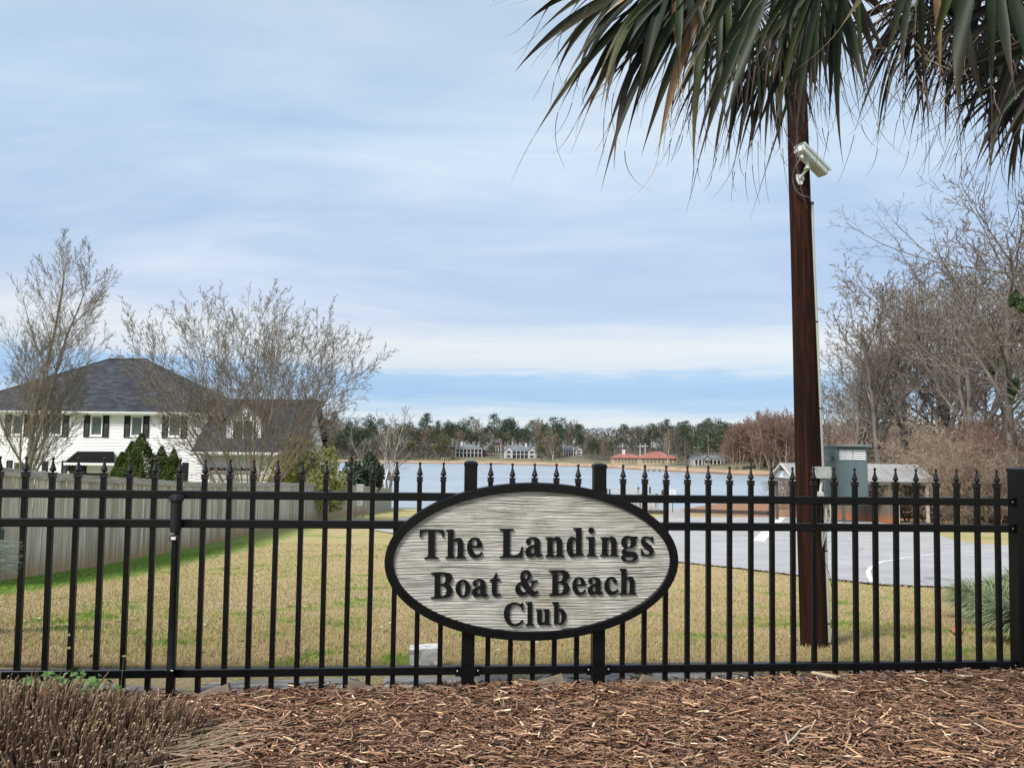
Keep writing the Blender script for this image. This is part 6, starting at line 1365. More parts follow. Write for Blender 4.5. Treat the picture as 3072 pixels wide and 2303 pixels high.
far_house('far red brick house with steep grey roof and white porch up the hill', 1066, 1090, 974, 955, 946.5, bwall, r_grey, 2, False, True, 3, 9, ridge=.42)
far_house('white two-level porch in front of the red brick house', 1060, 1082, 977, 963, 962, brwall, r_dk, 2, True, True, 4, 4, name='porch_house')
far_house('long far white house with gables and arched porch, above the oval sign', 1090, 1158, 989.5, 972, 963.5, wwall, r_grey, 2, True, False, 8, 11, gables=((.13, .12), (.86, .12)), chim=.68)
far_house('far brown house with white gable and deck, right half above the sign', 1217, 1243, 983, 971, 964, brwall, r_grey, 2, True, True, 5, 10)
far_house('small far house with a white trimmed gable beside the brown house', 1242, 1257, 982, 971, 963.5, wwall, r_grey, 2, False, True, 3, 9, gables=((.5, .48),))
far_house('small far white house standing highest up the hill', 1243, 1258, 969, 958, 951.5, wwall, r_dk, 2, False, True, 3, 8)
far_house('far tan bungalow with bright red tile roof, left one of two', 1326, 1385, 1000, 988.5, 979, twall, r_red, 1, False, True, 8, 10, chim=.42)
far_house('far tan bungalow with bright red tile roof, right one of two', 1386, 1462, 1002, 989, 975, twall, r_red, 1, False, True, 9, 11, ridge=.40)
far_house('far grey house half hidden by tall pines right of the red roofs', 1498, 1562, 1003, 990, 983, gwall, r_grey, 1, True, False, 8, 9, gables=((.42, .10),))
# boats, lifts, docks
def boat(label, xd, L, rz):
    p = Pz(xd, 1004.5, LAKE); p.y -= 3; o = thing('motor_boat', label, 'boat', p, rz, 'boats moored at the far shore')
    st = []
    for x, hw_, k, dk in ((-.5, .30, -.1, .75), (-.2, .36, -.2, .72), (.15, .35, -.2, .78), (.38, .20, -.1, .95), (.5, .02, .35, 1.05)): st.append((x * L, hw_ * L * .42, k, dk))
    mb = MB(); 
    for x, h_, k, dk in st: mb.v += [(x, -h_, dk), (x, -h_ * .6, k), (x, 0, k - .15), (x, h_ * .6, k), (x, h_, dk)]
    for i in range(len(st) - 1):
        for q in range(4): mb.f.append((i * 5 + q, i * 5 + q + 1, i * 5 + 6 + q, i * 5 + 5 + q))
        mb.f.append((i * 5 + 4, i * 5, i * 5 + 5, i * 5 + 9))
    mb.f.append((0, 1, 2, 3, 4)); mb.build('hull', trimw, o)
    mb = MB(); mb.prism([(-.15 * L, .78), (.12 * L, .78), (.02 * L, 1.35), (-.12 * L, 1.4)], -.5, .5, 'y'); mb.build('cabin', mat('boat_blue', (0.06, 0.09, 0.20), .4), o)
    mb = MB(); 
    for y_ in (-.8, .8): mb.tube([(-.2 * L, y_, .8), (-.16 * L, y_, 2.1)], .04, 4)
    mb.box(-.34 * L, .02 * L, -.9, .9, 2.1, 2.16); mb.build('canopy', trimw, o); return o
boat('white motor boat with canopy, right one at the far dock', 1238, 8.5, .25); boat('smaller white motor boat left of the other at the far dock', 1210, 6.5, -.1)
def dock(label, xa, xb, yd, L, cat='dock', roofed=False, grp='docks along the far shore', nm='dock'):
    a, b = Pz(xa, yd, LAKE), Pz(xb, yd, LAKE); o = thing(nm, label, cat, a, 0, grp); d = b - a; w_ = d.length; ang = math.atan2(d.y, d.x); o.rotation_euler = (0, 0, ang)
    mb = MB(); mb.bbox(0, w_, 0, 2.2, .5, .75, .03); mb.build('deck', pierw, o); n_ = max(3, int(w_ / 2.5))
    for k in range(n_ + 1):
        for yy in (.1, 2.1): mb = MB(); mb.tube([(w_ * k / n_, yy, -1.2), (w_ * k / n_, yy, 2.6 if roofed else 1.7)], .16, 5); mb.build('pile', railw, o)
    if roofed: mb = MB(); mb.bbox(-.2, w_ + .2, -.2, 2.4, 2.62, 2.78, .02); mb.build('top_frame', railw, o)
    return o
dock('far dock with a row of pale piles left of the right sign post', 1249, 1276, 1005.5, 3); dock('far boat lift frame left of the white boats', 1205, 1224, 1003, 3, roofed=True, cat='boat lift', nm='boat_lift', grp='boat lifts on the far shore'); dock('low far dock in front of the brown house', 1172, 1196, 1002.5, 3)
dock('far boat lift frame below the columned house, left end', 958, 972, 1000.5, 3, roofed=True, cat='boat lift', nm='boat_lift', grp='boat lifts on the far shore'); dock('far dock below the left woods, beyond the dark bush', 718, 752, 999.2, 3); dock('far dock in front of the red roofed bungalows', 1395, 1432, 1018.5, 3)
tag(MB().tube([(0, 0, -1), (0, 0, 8.5)], .10, 6).build('mast', trimw, None, loc=Pz(1239, 1003, LAKE)), 'thin pale mast rising behind the white motor boat', 'mast'); tag(MB().tube([(0, 0, -1), (0, 0, 9)], .12, 6).build('flagpole', railw, None, loc=Pf(1082, 992)), 'thin pale flagpole on the far bank between the columned and the long white house', 'flagpole')
for i, (xd, yb, yt) in enumerate(((1383, 1003, 958), (1394, 1000, 957))):
    b_ = Pf(xd, yb); t_ = P(xd, yt, b_.y); h_ = t_.z - b_.z; o = thing('power_pole', ['left one of two grey power poles behind the red roofs', 'right one of two grey power poles behind the red roofs'][i], 'power pole', b_)
    mb = MB(); mb.tube([(0, 0, -1), (0, 0, h_)], [.22, .14], 6); mb.build('shaft', postm, o); mb = MB(); mb.bbox(-1.3, 1.3, -.08, .08, h_ - 1.2, h_ - 1.0, .01); mb.build('crossarm', postm, o)
# tree kinds of the far wood
def pine_far(seed, h=18, w_=3.2, n=58, lo=.45):
    rg = np.random.default_rng(seed); V = []; b = []
    for k in range(n):
        s = lo + (1 - lo) * (k / n) ** .9; rr_ = w_ * (1.05 - .75 * ((s - lo) / (1 - lo)) ** 1.6) * rg.uniform(.35, 1.0); a = rg.uniform(0, 6.283); c = np.array([math.cos(a) * rr_, math.sin(a) * rr_, s * h]); m = 22
        d = rg.normal(0, 1, (m, 3)) * np.array([.72, .72, .36]) * rg.uniform(.7, 1.3); pos = c + d; u = rg.normal(0, 1, (m, 3)); u /= np.linalg.norm(u, axis=1)[:, None]; v = rg.normal(0, 1, (m, 3)); v /= np.linalg.norm(v, axis=1)[:, None]; z_ = rg.uniform(.16, .36, (m, 1))
        V.append(np.stack([pos - u * z_, pos + v * z_ * .7, pos + u * z_, pos - v * z_ * .7], 1).reshape(-1, 3))
    V = np.vstack(V); cr = mesh_np('crown', V, np.arange(len(V)).reshape(-1, 4), pine_m)
    mb = MB(); mb.tube([(0, 0, -1.5), (.1, 0, h * .5), (0, .1, h * .97)], [.26, .19, .05], 6)
    r_ = random.Random(seed)
    for k in range(9): s = r_.uniform(lo * .7, .9); a = r_.uniform(0, 6.28); mb.tube([(0, 0, s * h), (math.cos(a) * w_ * .6, math.sin(a) * w_ * .6, s * h + .5)], [.07, .03], 3)
    return mb.mesh('trunk', bk_grey), cr
def round_far(seed, h, r, m, n=1300, lobes=11):
    v, f = leaf_cloud(seed, n, r, r, h * .52, .26, lobes); v[:, 2] += h * .52; mb = MB(); mb.tube([(0, 0, -1.5), (0, 0, h * .6)], [.25, .1], 6); return mb.mesh('trunk', bk_grey), mesh_np('crown', v, f, m)
cB = dict(seg=[6, 4, 3], wander=[.06, .08, .10], up=[.03, .05, .02], n=[12, 10, 6], start=[.25, .12, .1], ang=[(25, 55), (25, 55), (25, 60)], len=[.5, .45, .42], rr=[.5, .55, .6], rmin=.045, prof=(1.1, .45)); cB['seg'].append(2); cB['wander'].append(.12); cB['up'].append(0)
bareF = [tree_meshes(s, cB, [((0, 0, -1), (0.03, 0, 1), 15, .28), ((0, 0, 1), (.25, .1, 1), 12, .2)], bk_w_, tc_, 0, (5, 3, 3, 3)) for s, bk_w_, tc_ in ((101, bk_grey, tw_brown), (102, bk_grey, bk_grey), (103, bk_grey, bk_red), (104, bk_white, tw_brown))]
rustF = [tree_meshes(s, dict(cB, rmin=.028, wander=[.06, .08, .09, .1]), [((0, 0, -1), norm3((.3 * math.cos(a), .3 * math.sin(a), 1)), 9.5, .16) for a in (0, 1.6, 3.1, 4.7)], bk_tan, tw_rust, 0, (4, 3, 3, 3)) for s in (111, 112)]
pineF = [pine_far(s, 18, w_, 60, lo) for s, w_, lo in ((121, 4.4, .48), (122, 3.6, .58), (123, 4.6, .32), (124, 4.0, .66))]; oakF = [round_far(131, 14, 5.2, ev_d), round_far(132, 12, 4.6, leaf_mat('olive_crown', (0.075, 0.075, 0.035), (0.14, 0.13, 0.065)))]
PROF = [(-600, 905), (300, 905), (640, 905), (700, 897), (760, 906), (800, 905), (860, 918), (915, 905), (960, 908), (1000, 913), (1040, 914), (1070, 906), (1100, 905), (1150, 905), (1200, 905), (1245, 907), (1265, 925), (1300, 948), (1325, 944), (1350, 925), (1395, 919), (1440, 917), (1500, 920), (1545, 911), (1600, 914), (1700, 916), (1800, 912), (1950, 905), (2300, 900)]
def top_y(x): return -4 + float(np.interp(x, [a for a, b in PROF], [b for a, b in PROF]))
rr_ = random.Random(44); KINDS = {'pine': (pineF, 18.0, 'far_pine', 'tall dark pine'), 'bare': (bareF, 16.5, 'far_bare_tree', 'grey leafless tree'), 'oak': (oakF, 13.0, 'far_evergreen', 'round evergreen tree'), 'rust': (rustF, 9.5, 'far_red_tree', 'red-brown leafless tree')}
def zone(x):
    for lim, t_ in ((700, 'on the far shore behind the white house'), (860, 'on the far shore above the board fence end'), (985, 'on the far shore left of the columned house'), (1062, 'on the far shore behind the columned house'), (1165, 'on the far shore behind the long white house'), (1290, 'on the far shore between white house and right sign post'),
                    (1385, 'on the far shore behind the left red roof'), (1470, 'on the far shore behind the right red roof'), (1590, 'on the far shore right of the red roofs'), (1720, 'on the far shore just left of the brown pole'), (9999, 'on the far shore right of the brown pole')):
        if x < lim: return t_
def far_tree(kind, xd, d, frac):
    mes, h0, nm, desc = KINDS[kind]; p = Pfar(xd, d); t_ = P(xd, top_y(xd) + (975 - top_y(xd)) * (1 - frac), p.y).z; h_ = max(4, t_ - p.z); s_ = h_ / h0
    o = put_tree(nm, desc + ' ' + zone(xd), 'tree', mes[rr_.randrange(len(mes))], p, rr_.uniform(0, 6.28), s_ * rr_.uniform(.85, 1.1), desc + 's ' + zone(xd), sz=s_); return o
x = 560
while x < 1760:
    rust = 1575 < x < 1760
    lowgap = 1262 < x < 1335
    kinds = ['rust', 'rust', 'rust', 'pine'] if rust else (['oak', 'bare', 'bare'] if lowgap else ['pine', 'bare', 'pine', 'bare', 'oak'])
    far_tree(kinds[rr_.randrange(len(kinds))], x, rr_.uniform(110, 150), rr_.uniform(.72, 1.15)); x += rr_.uniform(7, 12)
x = 565
while x < 1760:
    free = any(a - 6 < x < b + 6 for a, b in ((985, 1061), (1062, 1092), (1092, 1160), (1217, 1260), (1326, 1462)))
    kinds = ['rust', 'rust', 'rust', 'oak'] if x > 1578 else ['bare', 'pine', 'oak', 'pine']
    if free: far_tree(kinds[rr_.randrange(4)], x, rr_.uniform(78, 100), rr_.uniform(.45, .8)); x += rr_.uniform(11, 17)
    else: far_tree(kinds[rr_.randrange(4)], x, rr_.uniform(14 if x < 985 else 22, 70), rr_.uniform(.5, .9)); x += rr_.uniform(8, 13)
for xd, d, fr, k in ((745, 14, .45, 'bare'), (830, 12, .5, 'bare'), (870, 14, .4, 'bare'), (945, 16, .4, 'oak'), (1060, 30, .35, 'oak'), (1170, 22, .45, 'oak'), (1195, 20, .6, 'bare'), (1285, 20, .8, 'oak'), (1310, 24, .9, 'bare'), (1440, 16, .8, 'bare'), (1480, 18, .9, 'pine'), (1530, 16, 1.0, 'pine'), (1565, 18, .95, 'pine'), (1465, 20, .9, 'bare'),
                     (1600, 12, .9, 'rust'), (1640, 14, 1.1, 'rust'), (1665, 10, 1.2, 'rust'), (1625, 18, 1.0, 'rust'), (1695, 12, 1.3, 'rust'), (1585, 10, .7, 'rust'), (1650, 26, 1.3, 'rust'), (1680, 24, 1.35, 'rust')): far_tree(k, xd, d, fr)
# the understorey that fills the far wood
rg = np.random.default_rng(9); n = 140000; q = rg.uniform(_sx[2], _sx[-2], n); d = np.where(q < (985 - 1106) / 1661, 9, 34) + 150 * rg.random(n) ** 1.2; y = np.array([shore_y(a) for a in q]) + d
hz_ = np.interp(d, [0, 9, 34, 90, 150, 184], [0, 4.5, 7, 11, 13, 13]) * rg.random(n) ** .8
houses_q = [(ray(a * S_, HOR).x / ray(a * S_, HOR).y, ray(b * S_, HOR).x / ray(b * S_, HOR).y) for a, b in ((983, 1063), (1060, 1094), (1088, 1162), (1214, 1262), (1324, 1465), (1495, 1565))]
keep = np.ones(n, bool)
for a, b in houses_q: keep &= ~((q > a) & (q < b) & (d < 80))
q, d, y, hz_ = q[keep], d[keep], y[keep], hz_[keep]; n = len(q)
gz = np.array([LAKE + float(np.interp(dd, [0, 6, 14, 40, 90, 160, 400], [0, .9, 1.5, 3, 6, 8.5, 11])) for dd in d]); pos = np.stack([q * y, y, gz + hz_], 1)
u = rg.normal(0, 1, (n, 3)); u /= np.linalg.norm(u, axis=1)[:, None]; u[:, 2] *= 1.6; v = rg.normal(0, 1, (n, 3)); v /= np.linalg.norm(v, axis=1)[:, None]; s = rg.uniform(.25, .8, (n, 1))
V = np.stack([pos - u * s, pos + v * s * .3, pos + u * s, pos - v * s * .3], 1).reshape(-1, 3)
pal = np.array([(0.10, 0.08, 0.066), (0.07, 0.068, 0.054), (0.15, 0.13, 0.105), (0.036, 0.050, 0.028), (0.08, 0.062, 0.055)]); tn = pal[rg.choice(5, n, p=[.25, .25, .15, .2, .15])] * rg.uniform(.7, 1.3, (n, 1)); rus = (q > _sx[10] - .012); tn[rus] = np.array([0.22, 0.145, 0.105]) * rg.uniform(.6, 1.2, (rus.sum(), 1))
tag(link('undergrowth', mesh_np('undergrowth', V, np.arange(4 * n).reshape(-1, 4), attrmat('undergrowth', .95, var=.25, scale=.4), tone=np.repeat(tn, 4, axis=0))), 'brown and green undergrowth filling the wood along the far shore', 'undergrowth', kind='stuff')
# ------------------------------------------------------------------ palm above the fence
palm_c = Vector((1.80, 1.95, 2.25)); pg_ = Vector((2.02, 1.75, -1.2))
palm = thing('palm_tree', 'fan palm at the right with drooping green fronds hanging over the fence and pole', 'palm tree', pg_)
leafm = attrmat('palm_leaf', 0.5, (1, 1, 1), 0.18, 30, spec=0.22); pet_m = mat('palm_petiole', (0.10, 0.13, 0.04), .5, .2, 8, col2=(0.17, 0.17, 0.07))
mb = MB(); pts = [pg_ + Vector((0, 0, -.2))] + [pg_.lerp(palm_c, s) for s in (.15, .3, .45, .6, .75, .9, 1.0)]; mb.tube([p - pg_ for p in pts], [.17, .16, .15, .145, .14, .15, .17, .12], 16); mb.build('trunk', mat('palm_trunk', (0.10, 0.075, 0.055), .95, .4, 9, bump=.02, bscale=20), palm, True)
mb = MB(); r_ = random.Random(2)
for k in range(46):                             # old leaf bases criss-crossing on the trunk
    s = .45 + .5 * k / 46; c = pg_.lerp(palm_c, s) - pg_; a = k * 2.4; d = Vector((math.cos(a), math.sin(a), 0)); M = Matrix.Translation(c + d * .14) @ d.to_track_quat('Y', 'Z').to_matrix().to_4x4() @ Matrix.Rotation(R(-25), 4, 'X') @ Matrix.Rotation(r_.uniform(-.3, .3), 4, 'Y'); mb.prism([(-.04, 0), (.04, 0), (.02, .2), (-.02, .22)], -.012, .012, 'y', M)
tag(mb.build('leaf_bases', mat('leaf_base', (0.15, 0.11, 0.075), .9, .3, 8), palm), kind='stuff')
def leaflet(hub, d0, nrm, L, wmax, droop, r_, tone, tipt, n=15, tail=True):
    """one folded strap of the fan, starting at the hub and sagging towards its tip"""
    V, Fc, T = [], [], []; p = Vector(hub); d = Vector(d0).normalized(); tw = r_.gauss(0, 1.1); curl = Vector((r_.gauss(0, .09), r_.gauss(0, .09), 0)); st = L / n
    for i in range(n + 1):
        s = i / n
        if s < .38: w_ = wmax * (.06 + .94 * s / .38)
        elif s < .62: w_ = wmax
        else: w_ = wmax * max(.03, (1 - (s - .62) / .38) ** 1.15)
        sd = d.cross(nrm); sd = (sd if sd.length > .1 else d.orthogonal()).normalized(); a = tw * s * s; nn = sd.cross(d); sd = sd * math.cos(a) + nn * math.sin(a); nn = sd.cross(d).normalized()
        V += [p - sd * w_ / 2, p - nn * w_ * .22, p + sd * w_ / 2]; c = [tone[m] + (tipt[m] - tone[m]) * max(0, (s - .55) / .45) ** 1.4 for m in range(3)]; T += [c, [q * .85 for q in c], c]
        d = (d + Vector((0, 0, -1)) * droop * (.25 + 1.6 * s) * st * 2.4 + curl * s * st * 8).normalized(); p = p + d * st
    for i in range(n):
        b = 3 * i; Fc += [(b, b + 1, b + 4, b + 3), (b + 1, b + 2, b + 5, b + 4)]
    if tail and r_.random() < .7:               # a loose thread at the tip
        q = V[-2].copy(); dd = d.copy(); cv_ = Vector((r_.gauss(0, 1), r_.gauss(0, 1), r_.gauss(-.1, .5))) * .55; b = len(V); m = 6; ll = r_.uniform(.05, .22)
        for i in range(m + 1):
            w_ = .0011 * (1 - i / m) + .0004; V += [q + Vector((w_, 0, 0)), q - Vector((w_, 0, 0))]; T += [tipt, tipt]; dd = (dd + cv_ * .16).normalized(); q = q + dd * ll / m
        for i in range(m): Fc.append((b + 2 * i, b + 2 * i + 1, b + 2 * i + 3, b + 2 * i + 2))
    return V, Fc, T
def frond(px_, Y, axis, nrm, L, nseg, spread, wmax, droop, dead=0.0, single=True, seed=0):
    r_ = random.Random(seed); hub = P(px_[0], px_[1], Y); ax_ = Vector(axis).normalized(); nn = Vector(nrm); nn = (nn - ax_ * nn.dot(ax_)).normalized(); sd = ax_.cross(nn)
    mb = MB(); c0 = palm_c + (hub - palm_c).normalized() * .12; mid = c0.lerp(hub, .5) + Vector((0, 0, .16)); ps = [(1 - s) ** 2 * c0 + 2 * s * (1 - s) * mid + s * s * hub for s in [k / 8 for k in range(9)]] + [hub + ax_ * L * .12]
    mb.tube([p - pg_ for p in ps], [.017, .016, .015, .014, .013, .012, .012, .011, .009, .003], 6); fr = mb.build('frond', pet_m, palm, True); out = ([], [], [])
    for k in range(nseg):
        f = (k + .5) / nseg * 2 - 1; a = R(spread) * f + r_.gauss(0, .03); costa = hub + ax_ * L * .12 * (1 - abs(f)); d0 = ax_ * math.cos(a) + sd * math.sin(a) + nn * (.16 * abs(f) + r_.gauss(0, .11)); ll = L * (1 - .28 * abs(f) ** 2) * r_.uniform(.72, 1.15)
        g = r_.random(); kf, kg = r_.uniform(.6, 1.2), r_.uniform(.7, 1.2)
        if dead > r_.random(): tone = [v * kf for v in (0.016, 0.012, 0.009)]; tip = [v * kg for v in (0.075, 0.052, 0.042)]
        else: tone = [v * kf for v in ((0.013, 0.023, 0.007) if g < .62 else (0.045, 0.058, 0.016))]; tip = [v * kg for v in ((0.075, 0.048, 0.042) if g < .7 else (0.16, 0.11, 0.06))]
        if dead < .5 and r_.random() < .04: tone = [.26, .17, .09]; tip = [.40, .30, .17]
        V, Fc, T = leaflet(costa - pg_, d0, nn, ll, wmax * r_.uniform(.6, 1.08), droop * r_.uniform(.45, 1.9), r_, tone, tip, 15 if single else 11)
        if single:
            me = mesh_np('leaflet', np.array([tuple(v) for v in V]), Fc, leafm, tone=np.array(T)) if False else mesh_np('leaflet', V, Fc, leafm, smooth=True, tone=np.array(T)); link('leaflet', me, fr)
        else: b = len(out[0]); out[0].extend(V); out[1].extend([tuple(b + i for i in q) for q in Fc]); out[2].extend(T)
    if not single: tag(link('leaflets', mesh_np('leaflets', out[0], out[1], leafm, smooth=True, tone=np.array(out[2])), fr), kind='stuff')
FR = [ # hub px, distance, axis, normal, length, count, spread, width, droop, dead, single
 ((1800, -110), 2.35, (-.30, .0, -.95), (.2, -1, .2), .60, 17, 42, .028, .6, .15, True),
 ((1760, -40), 2.75, (-.15, .0, -.98), (.0, -1, .1), .46, 30, 60, .015, .8, .7, False),
 ((1480, -90), 2.60, (-.80, .10, -.60), (.3, -.6, .6), .68, 28, 66, .036, .60, .0, True),
 ((1330, -150), 2.55, (-.97, .0, -.20), (.1, -.6, .8), .50, 12, 45, .022, .35, .4, True),
 ((1590, -120), 2.50, (-.72, .15, -.7), (.2, -.9, .2), .78, 24, 55, .030, .6, .10, True),
 ((1720, -160), 2.40, (-.55, -.1, -.80), (.3, -.8, .3), .78, 15, 46, .032, .55, .05, True),
 ((1860, -220), 2.25, (-.52, -.05, -.82), (.6, -.7, .2), .88, 9, 34, .036, .40, .0, True),
 ((1640, 10), 2.95, (-.40, .2, -.90), (.0, -1, .1), .60, 38, 72, .019, .8, .6, False),
 ((1560, -60), 3.00, (-.65, .2, -.7), (.3, -1, .3), .62, 34, 70, .018, .7, .5, False),
 ((1790, -70), 2.9, (-.3, .2, -.95), (.0, -1, .1), .44, 34, 80, .018, .8, .6, False),
 ((1690, 60), 3.05, (-.38, .2, -.90), (.0, -1, .1), .52, 34, 52, .014, .9, .8, False),
 ((2010, -220), 2.20, (-.12, .0, -1), (.1, -1, .0), .66, 7, 36, .034, .5, .1, True),
 ((2130, -210), 2.05, (.16, .0, -1), (-.2, -1, .0), .70, 8, 40, .040, .55, .1, True),
 ((1985, -10), 2.9, (-.20, .2, -1), (.0, -1, .1), .50, 46, 85, .013, .75, .9, False),
 ((2075, 20), 3.0, (-.1, .2, -1), (.0, -1, .1), .52, 48, 90, .013, .75, .95, False),
 ((2160, 80), 2.85, (.0, .1, -1), (.0, -1, .1), .45, 52, 95, .013, .7, .95, False),
 ((2235, 160), 2.75, (-.15, .1, -1), (.0, -1, .1), .42, 52, 95, .014, .7, .95, False),
 ((2130, -80), 2.7, (.1, .2, -1), (.0, -1, .1), .50, 44, 115, .018, .6, .9, False),
 ((2240, -20), 2.5, (.0, .2, -1), (.0, -1, .1), .56, 46, 115, .020, .6, .85, False),
 ((2380, 40), 2.3, (.3, .1, -1), (-.3, -1, .1), .60, 44, 100, .028, .6, .5, False),
 ((2020, -90), 3.1, (-.1, .1, -1), (.1, -1, .2), .5, 44, 110, .015, .7, .9, False)]
for i, a in enumerate(FR): frond(*a[:11], seed=200 + i)
# fibres hanging in the dead skirt
r_ = random.Random(12); mb = MB()
for k in range(70):
    p = P(r_.uniform(1900, 2240), r_.uniform(-20, 190), r_.uniform(2.4, 2.9)) - pg_; d = Vector((r_.gauss(0, .5), r_.gauss(0, .3), -1)).normalized(); q = [p]
    for _ in range(6): d = (d + Vector((r_.gauss(0, .25), r_.gauss(0, .2), r_.gauss(0, .25)))).normalized(); q.append(q[-1] + d * r_.uniform(.015, .04))
    mb.tube(q, .0014, 3, False)
tag(mb.build('fibres', mat('palm_fibre', (0.28, 0.23, 0.15), .9), palm), kind='stuff')

# ------------------------------------------------------------------ planting and litter near the camera
stub_m = attrmat('cut_stem', .8, (1, 1, 1), .25, 60)
def stubble(label, cx, cy, rad, N, seed, h0=.17):
    r_ = random.Random(seed); V, Fc, T = [], [], []; o = Vector((cx, cy, bed_z(cx, cy)))
    for k in range(N):
        a = r_.uniform(0, 6.283); q = rad * math.sqrt(r_.random()); x, y = cx + math.cos(a) * q * 1.25, cy + math.sin(a) * q * .8
        if y > fence_y(x) - .05: continue
        z = bed_z(x, y) - .01; lean = q / rad; d = Vector((math.cos(a) * lean * .38 + r_.gauss(0, .17), math.sin(a) * lean * .38 + r_.gauss(0, .17), 1)).normalized(); h_ = h0 * r_.uniform(.55, 1.15) * (1 - .25 * lean); rr_ = r_.uniform(.0022, .0046)
        if r_.random() < .08: d = Vector((r_.gauss(0, 1), r_.gauss(0, 1), .35)).normalized(); h_ *= 1.4
        u_ = d.orthogonal().normalized(); v_ = d.cross(u_); b = len(V); kf = r_.uniform(.6, 1.3); base = Vector((x, y, z)) - o; bc = [c * kf for c in random.Random(seed * 7 + k).choice([(0.16, 0.092, 0.056), (0.21, 0.132, 0.082), (0.10, 0.056, 0.038), (0.26, 0.185, 0.115), (0.13, 0.085, 0.05)])]; tipc = [.42, .33, .22] if r_.random() < .22 else [c * 1.15 for c in bc]
        for s, cc in ((0, [c * .55 for c in bc]), (.4, bc), (1, bc), (1.0001, tipc)):
            for m in range(5): t = 2 * math.pi * m / 5; V.append(base + d * h_ * s + (u_ * math.cos(t) + v_ * math.sin(t)) * rr_ + Vector((0, 0, 0.003 * math.cos(t))) * s); T.append(cc)
        for s in range(3):
            for m in range(5): n_ = (m + 1) % 5; Fc.append((b + s * 5 + m, b + s * 5 + n_, b + s * 5 + 5 + n_, b + s * 5 + 5 + m))
        Fc.append(tuple(b + 15 + m for m in range(5)))
    oo = thing('cut_grass_clump', label, 'plant', o, 0, 'clumps of cut ornamental grass'); tag(link('stems', mesh_np('stems', V, Fc, stub_m, tone=np.array(T)), oo), kind='stuff')
stubble('large clump of cut brown grass stems in the bottom left corner', -2.12, 3.22, .46, 1500, 1, .225); stubble('clump of cut brown grass stems left, right behind the corner clump at the fence', -2.45, 3.55, .34, 700, 2, .20); stubble('right one of the cut brown grass clumps, nearest to the latch pole', -1.66, 3.28, .30, 720, 3, .185)
stubble('small front clump of cut brown grass stems at the bottom edge', -1.62, 2.98, .26, 650, 4, .15)
# loose straw lying right of the clumps
r_ = random.Random(6); mb = MB()
for k in range(130):
    x, y = r_.uniform(-1.75, -1.0), r_.uniform(2.85, 3.35); a = r_.gauss(.55, .25); L = r_.uniform(.08, .30); z = bed_z(x, y) + r_.uniform(.03, .06); d = Vector((math.cos(a), math.sin(a) * .8, r_.gauss(.08, .08))); mb.tube([Vector((x, y, z)) - d * L / 2, Vector((x, y, z + .008)), Vector((x, y, z)) + d * L / 2], r_.uniform(.0014, .0028), 4)
tag(mb.build('straw', mat('straw', (0.33, 0.235, 0.155), .8, .3, 20, col2=(0.52, 0.40, 0.27))), 'loose straw stalks lying across the mulch beside the cut grass', 'straw', kind='stuff')
# green weed in front of the fence
grn_leaf = attrmat('weed_leaf', .6, (1, 1, 1), .15, 60)
def weed(label, c, N, rad, h_, seed, sz=.016, col=(0.10, 0.20, 0.05)):
    r_ = random.Random(seed); o = thing('weed', label, 'plant', c); V, Fc, T = [], [], []; sb = MB()
    for k in range(N):
        a = r_.uniform(0, 6.28); q = rad * math.sqrt(r_.random()); p = Vector((math.cos(a) * q * 1.5, math.sin(a) * q * .6, h_ * r_.uniform(.15, 1) * (1 - .5 * q / rad))); sb.tube([(p.x * .3, p.y * .3, 0), (p.x * .8, p.y * .8, p.z * .6), p], .0011, 3, False)
        nrm = Vector((r_.gauss(0, .5), r_.gauss(-.3, .5), 1)).normalized(); u_ = nrm.orthogonal().normalized(); v_ = nrm.cross(u_); b = len(V); s_ = sz * r_.uniform(.6, 1.3); kf = r_.uniform(.7, 1.4); cc = [x * kf for x in col]
        V.append(p); T.append(cc); m_ = 10
        for m in range(m_): t = 2 * math.pi * m / m_; rr2 = s_ * (1 if m % 2 else .74); V.append(p + (u_ * math.cos(t) + v_ * math.sin(t)) * rr2 - nrm * s_ * .2); T.append([x * .85 for x in cc])
        for m in range(m_): Fc.append((b, b + 1 + m, b + 1 + (m + 1) % m_))
    sb.build('stems', mat('weed_stem', (0.12, 0.16, 0.06), .7), o); link('leaves', mesh_np('leaves', V, Fc, grn_leaf, tone=np.array(T)), o)
def onbed(xd, yd):
    for k in range(400):
        Y = 2.4 + k * .006; p = P(xd, yd, Y)
        if p.z < bed_z(p.x, p.y): return Vector((p.x, p.y, bed_z(p.x, p.y)))
    return P(xd, yd, 3.5)
pw = FA + FD * .42 + FN * .10; weed('bushy green weed with round lobed leaves growing through the fence foot', (pw.x, pw.y, bed_z(pw.x, pw.y)), 170, .17, .22, 3, .019)
pw = FA + FD * .36 + FN * .03; o = thing('weed', 'thin tall weed stem with small leaves standing before the left pickets', 'plant', (pw.x, pw.y, bed_z(pw.x, pw.y))); mb = MB(); mb.tube([(0, 0, 0), (.01, 0, .2), (.015, 0, .36)], .0014, 4); mb.tube([(.28, .02, 0), (.29, .02, .21)], .0014, 4); mb.build('stems', mat('weed_stem', (0.12, 0.16, 0.06)), o)
V, Fc, T = [], [], []
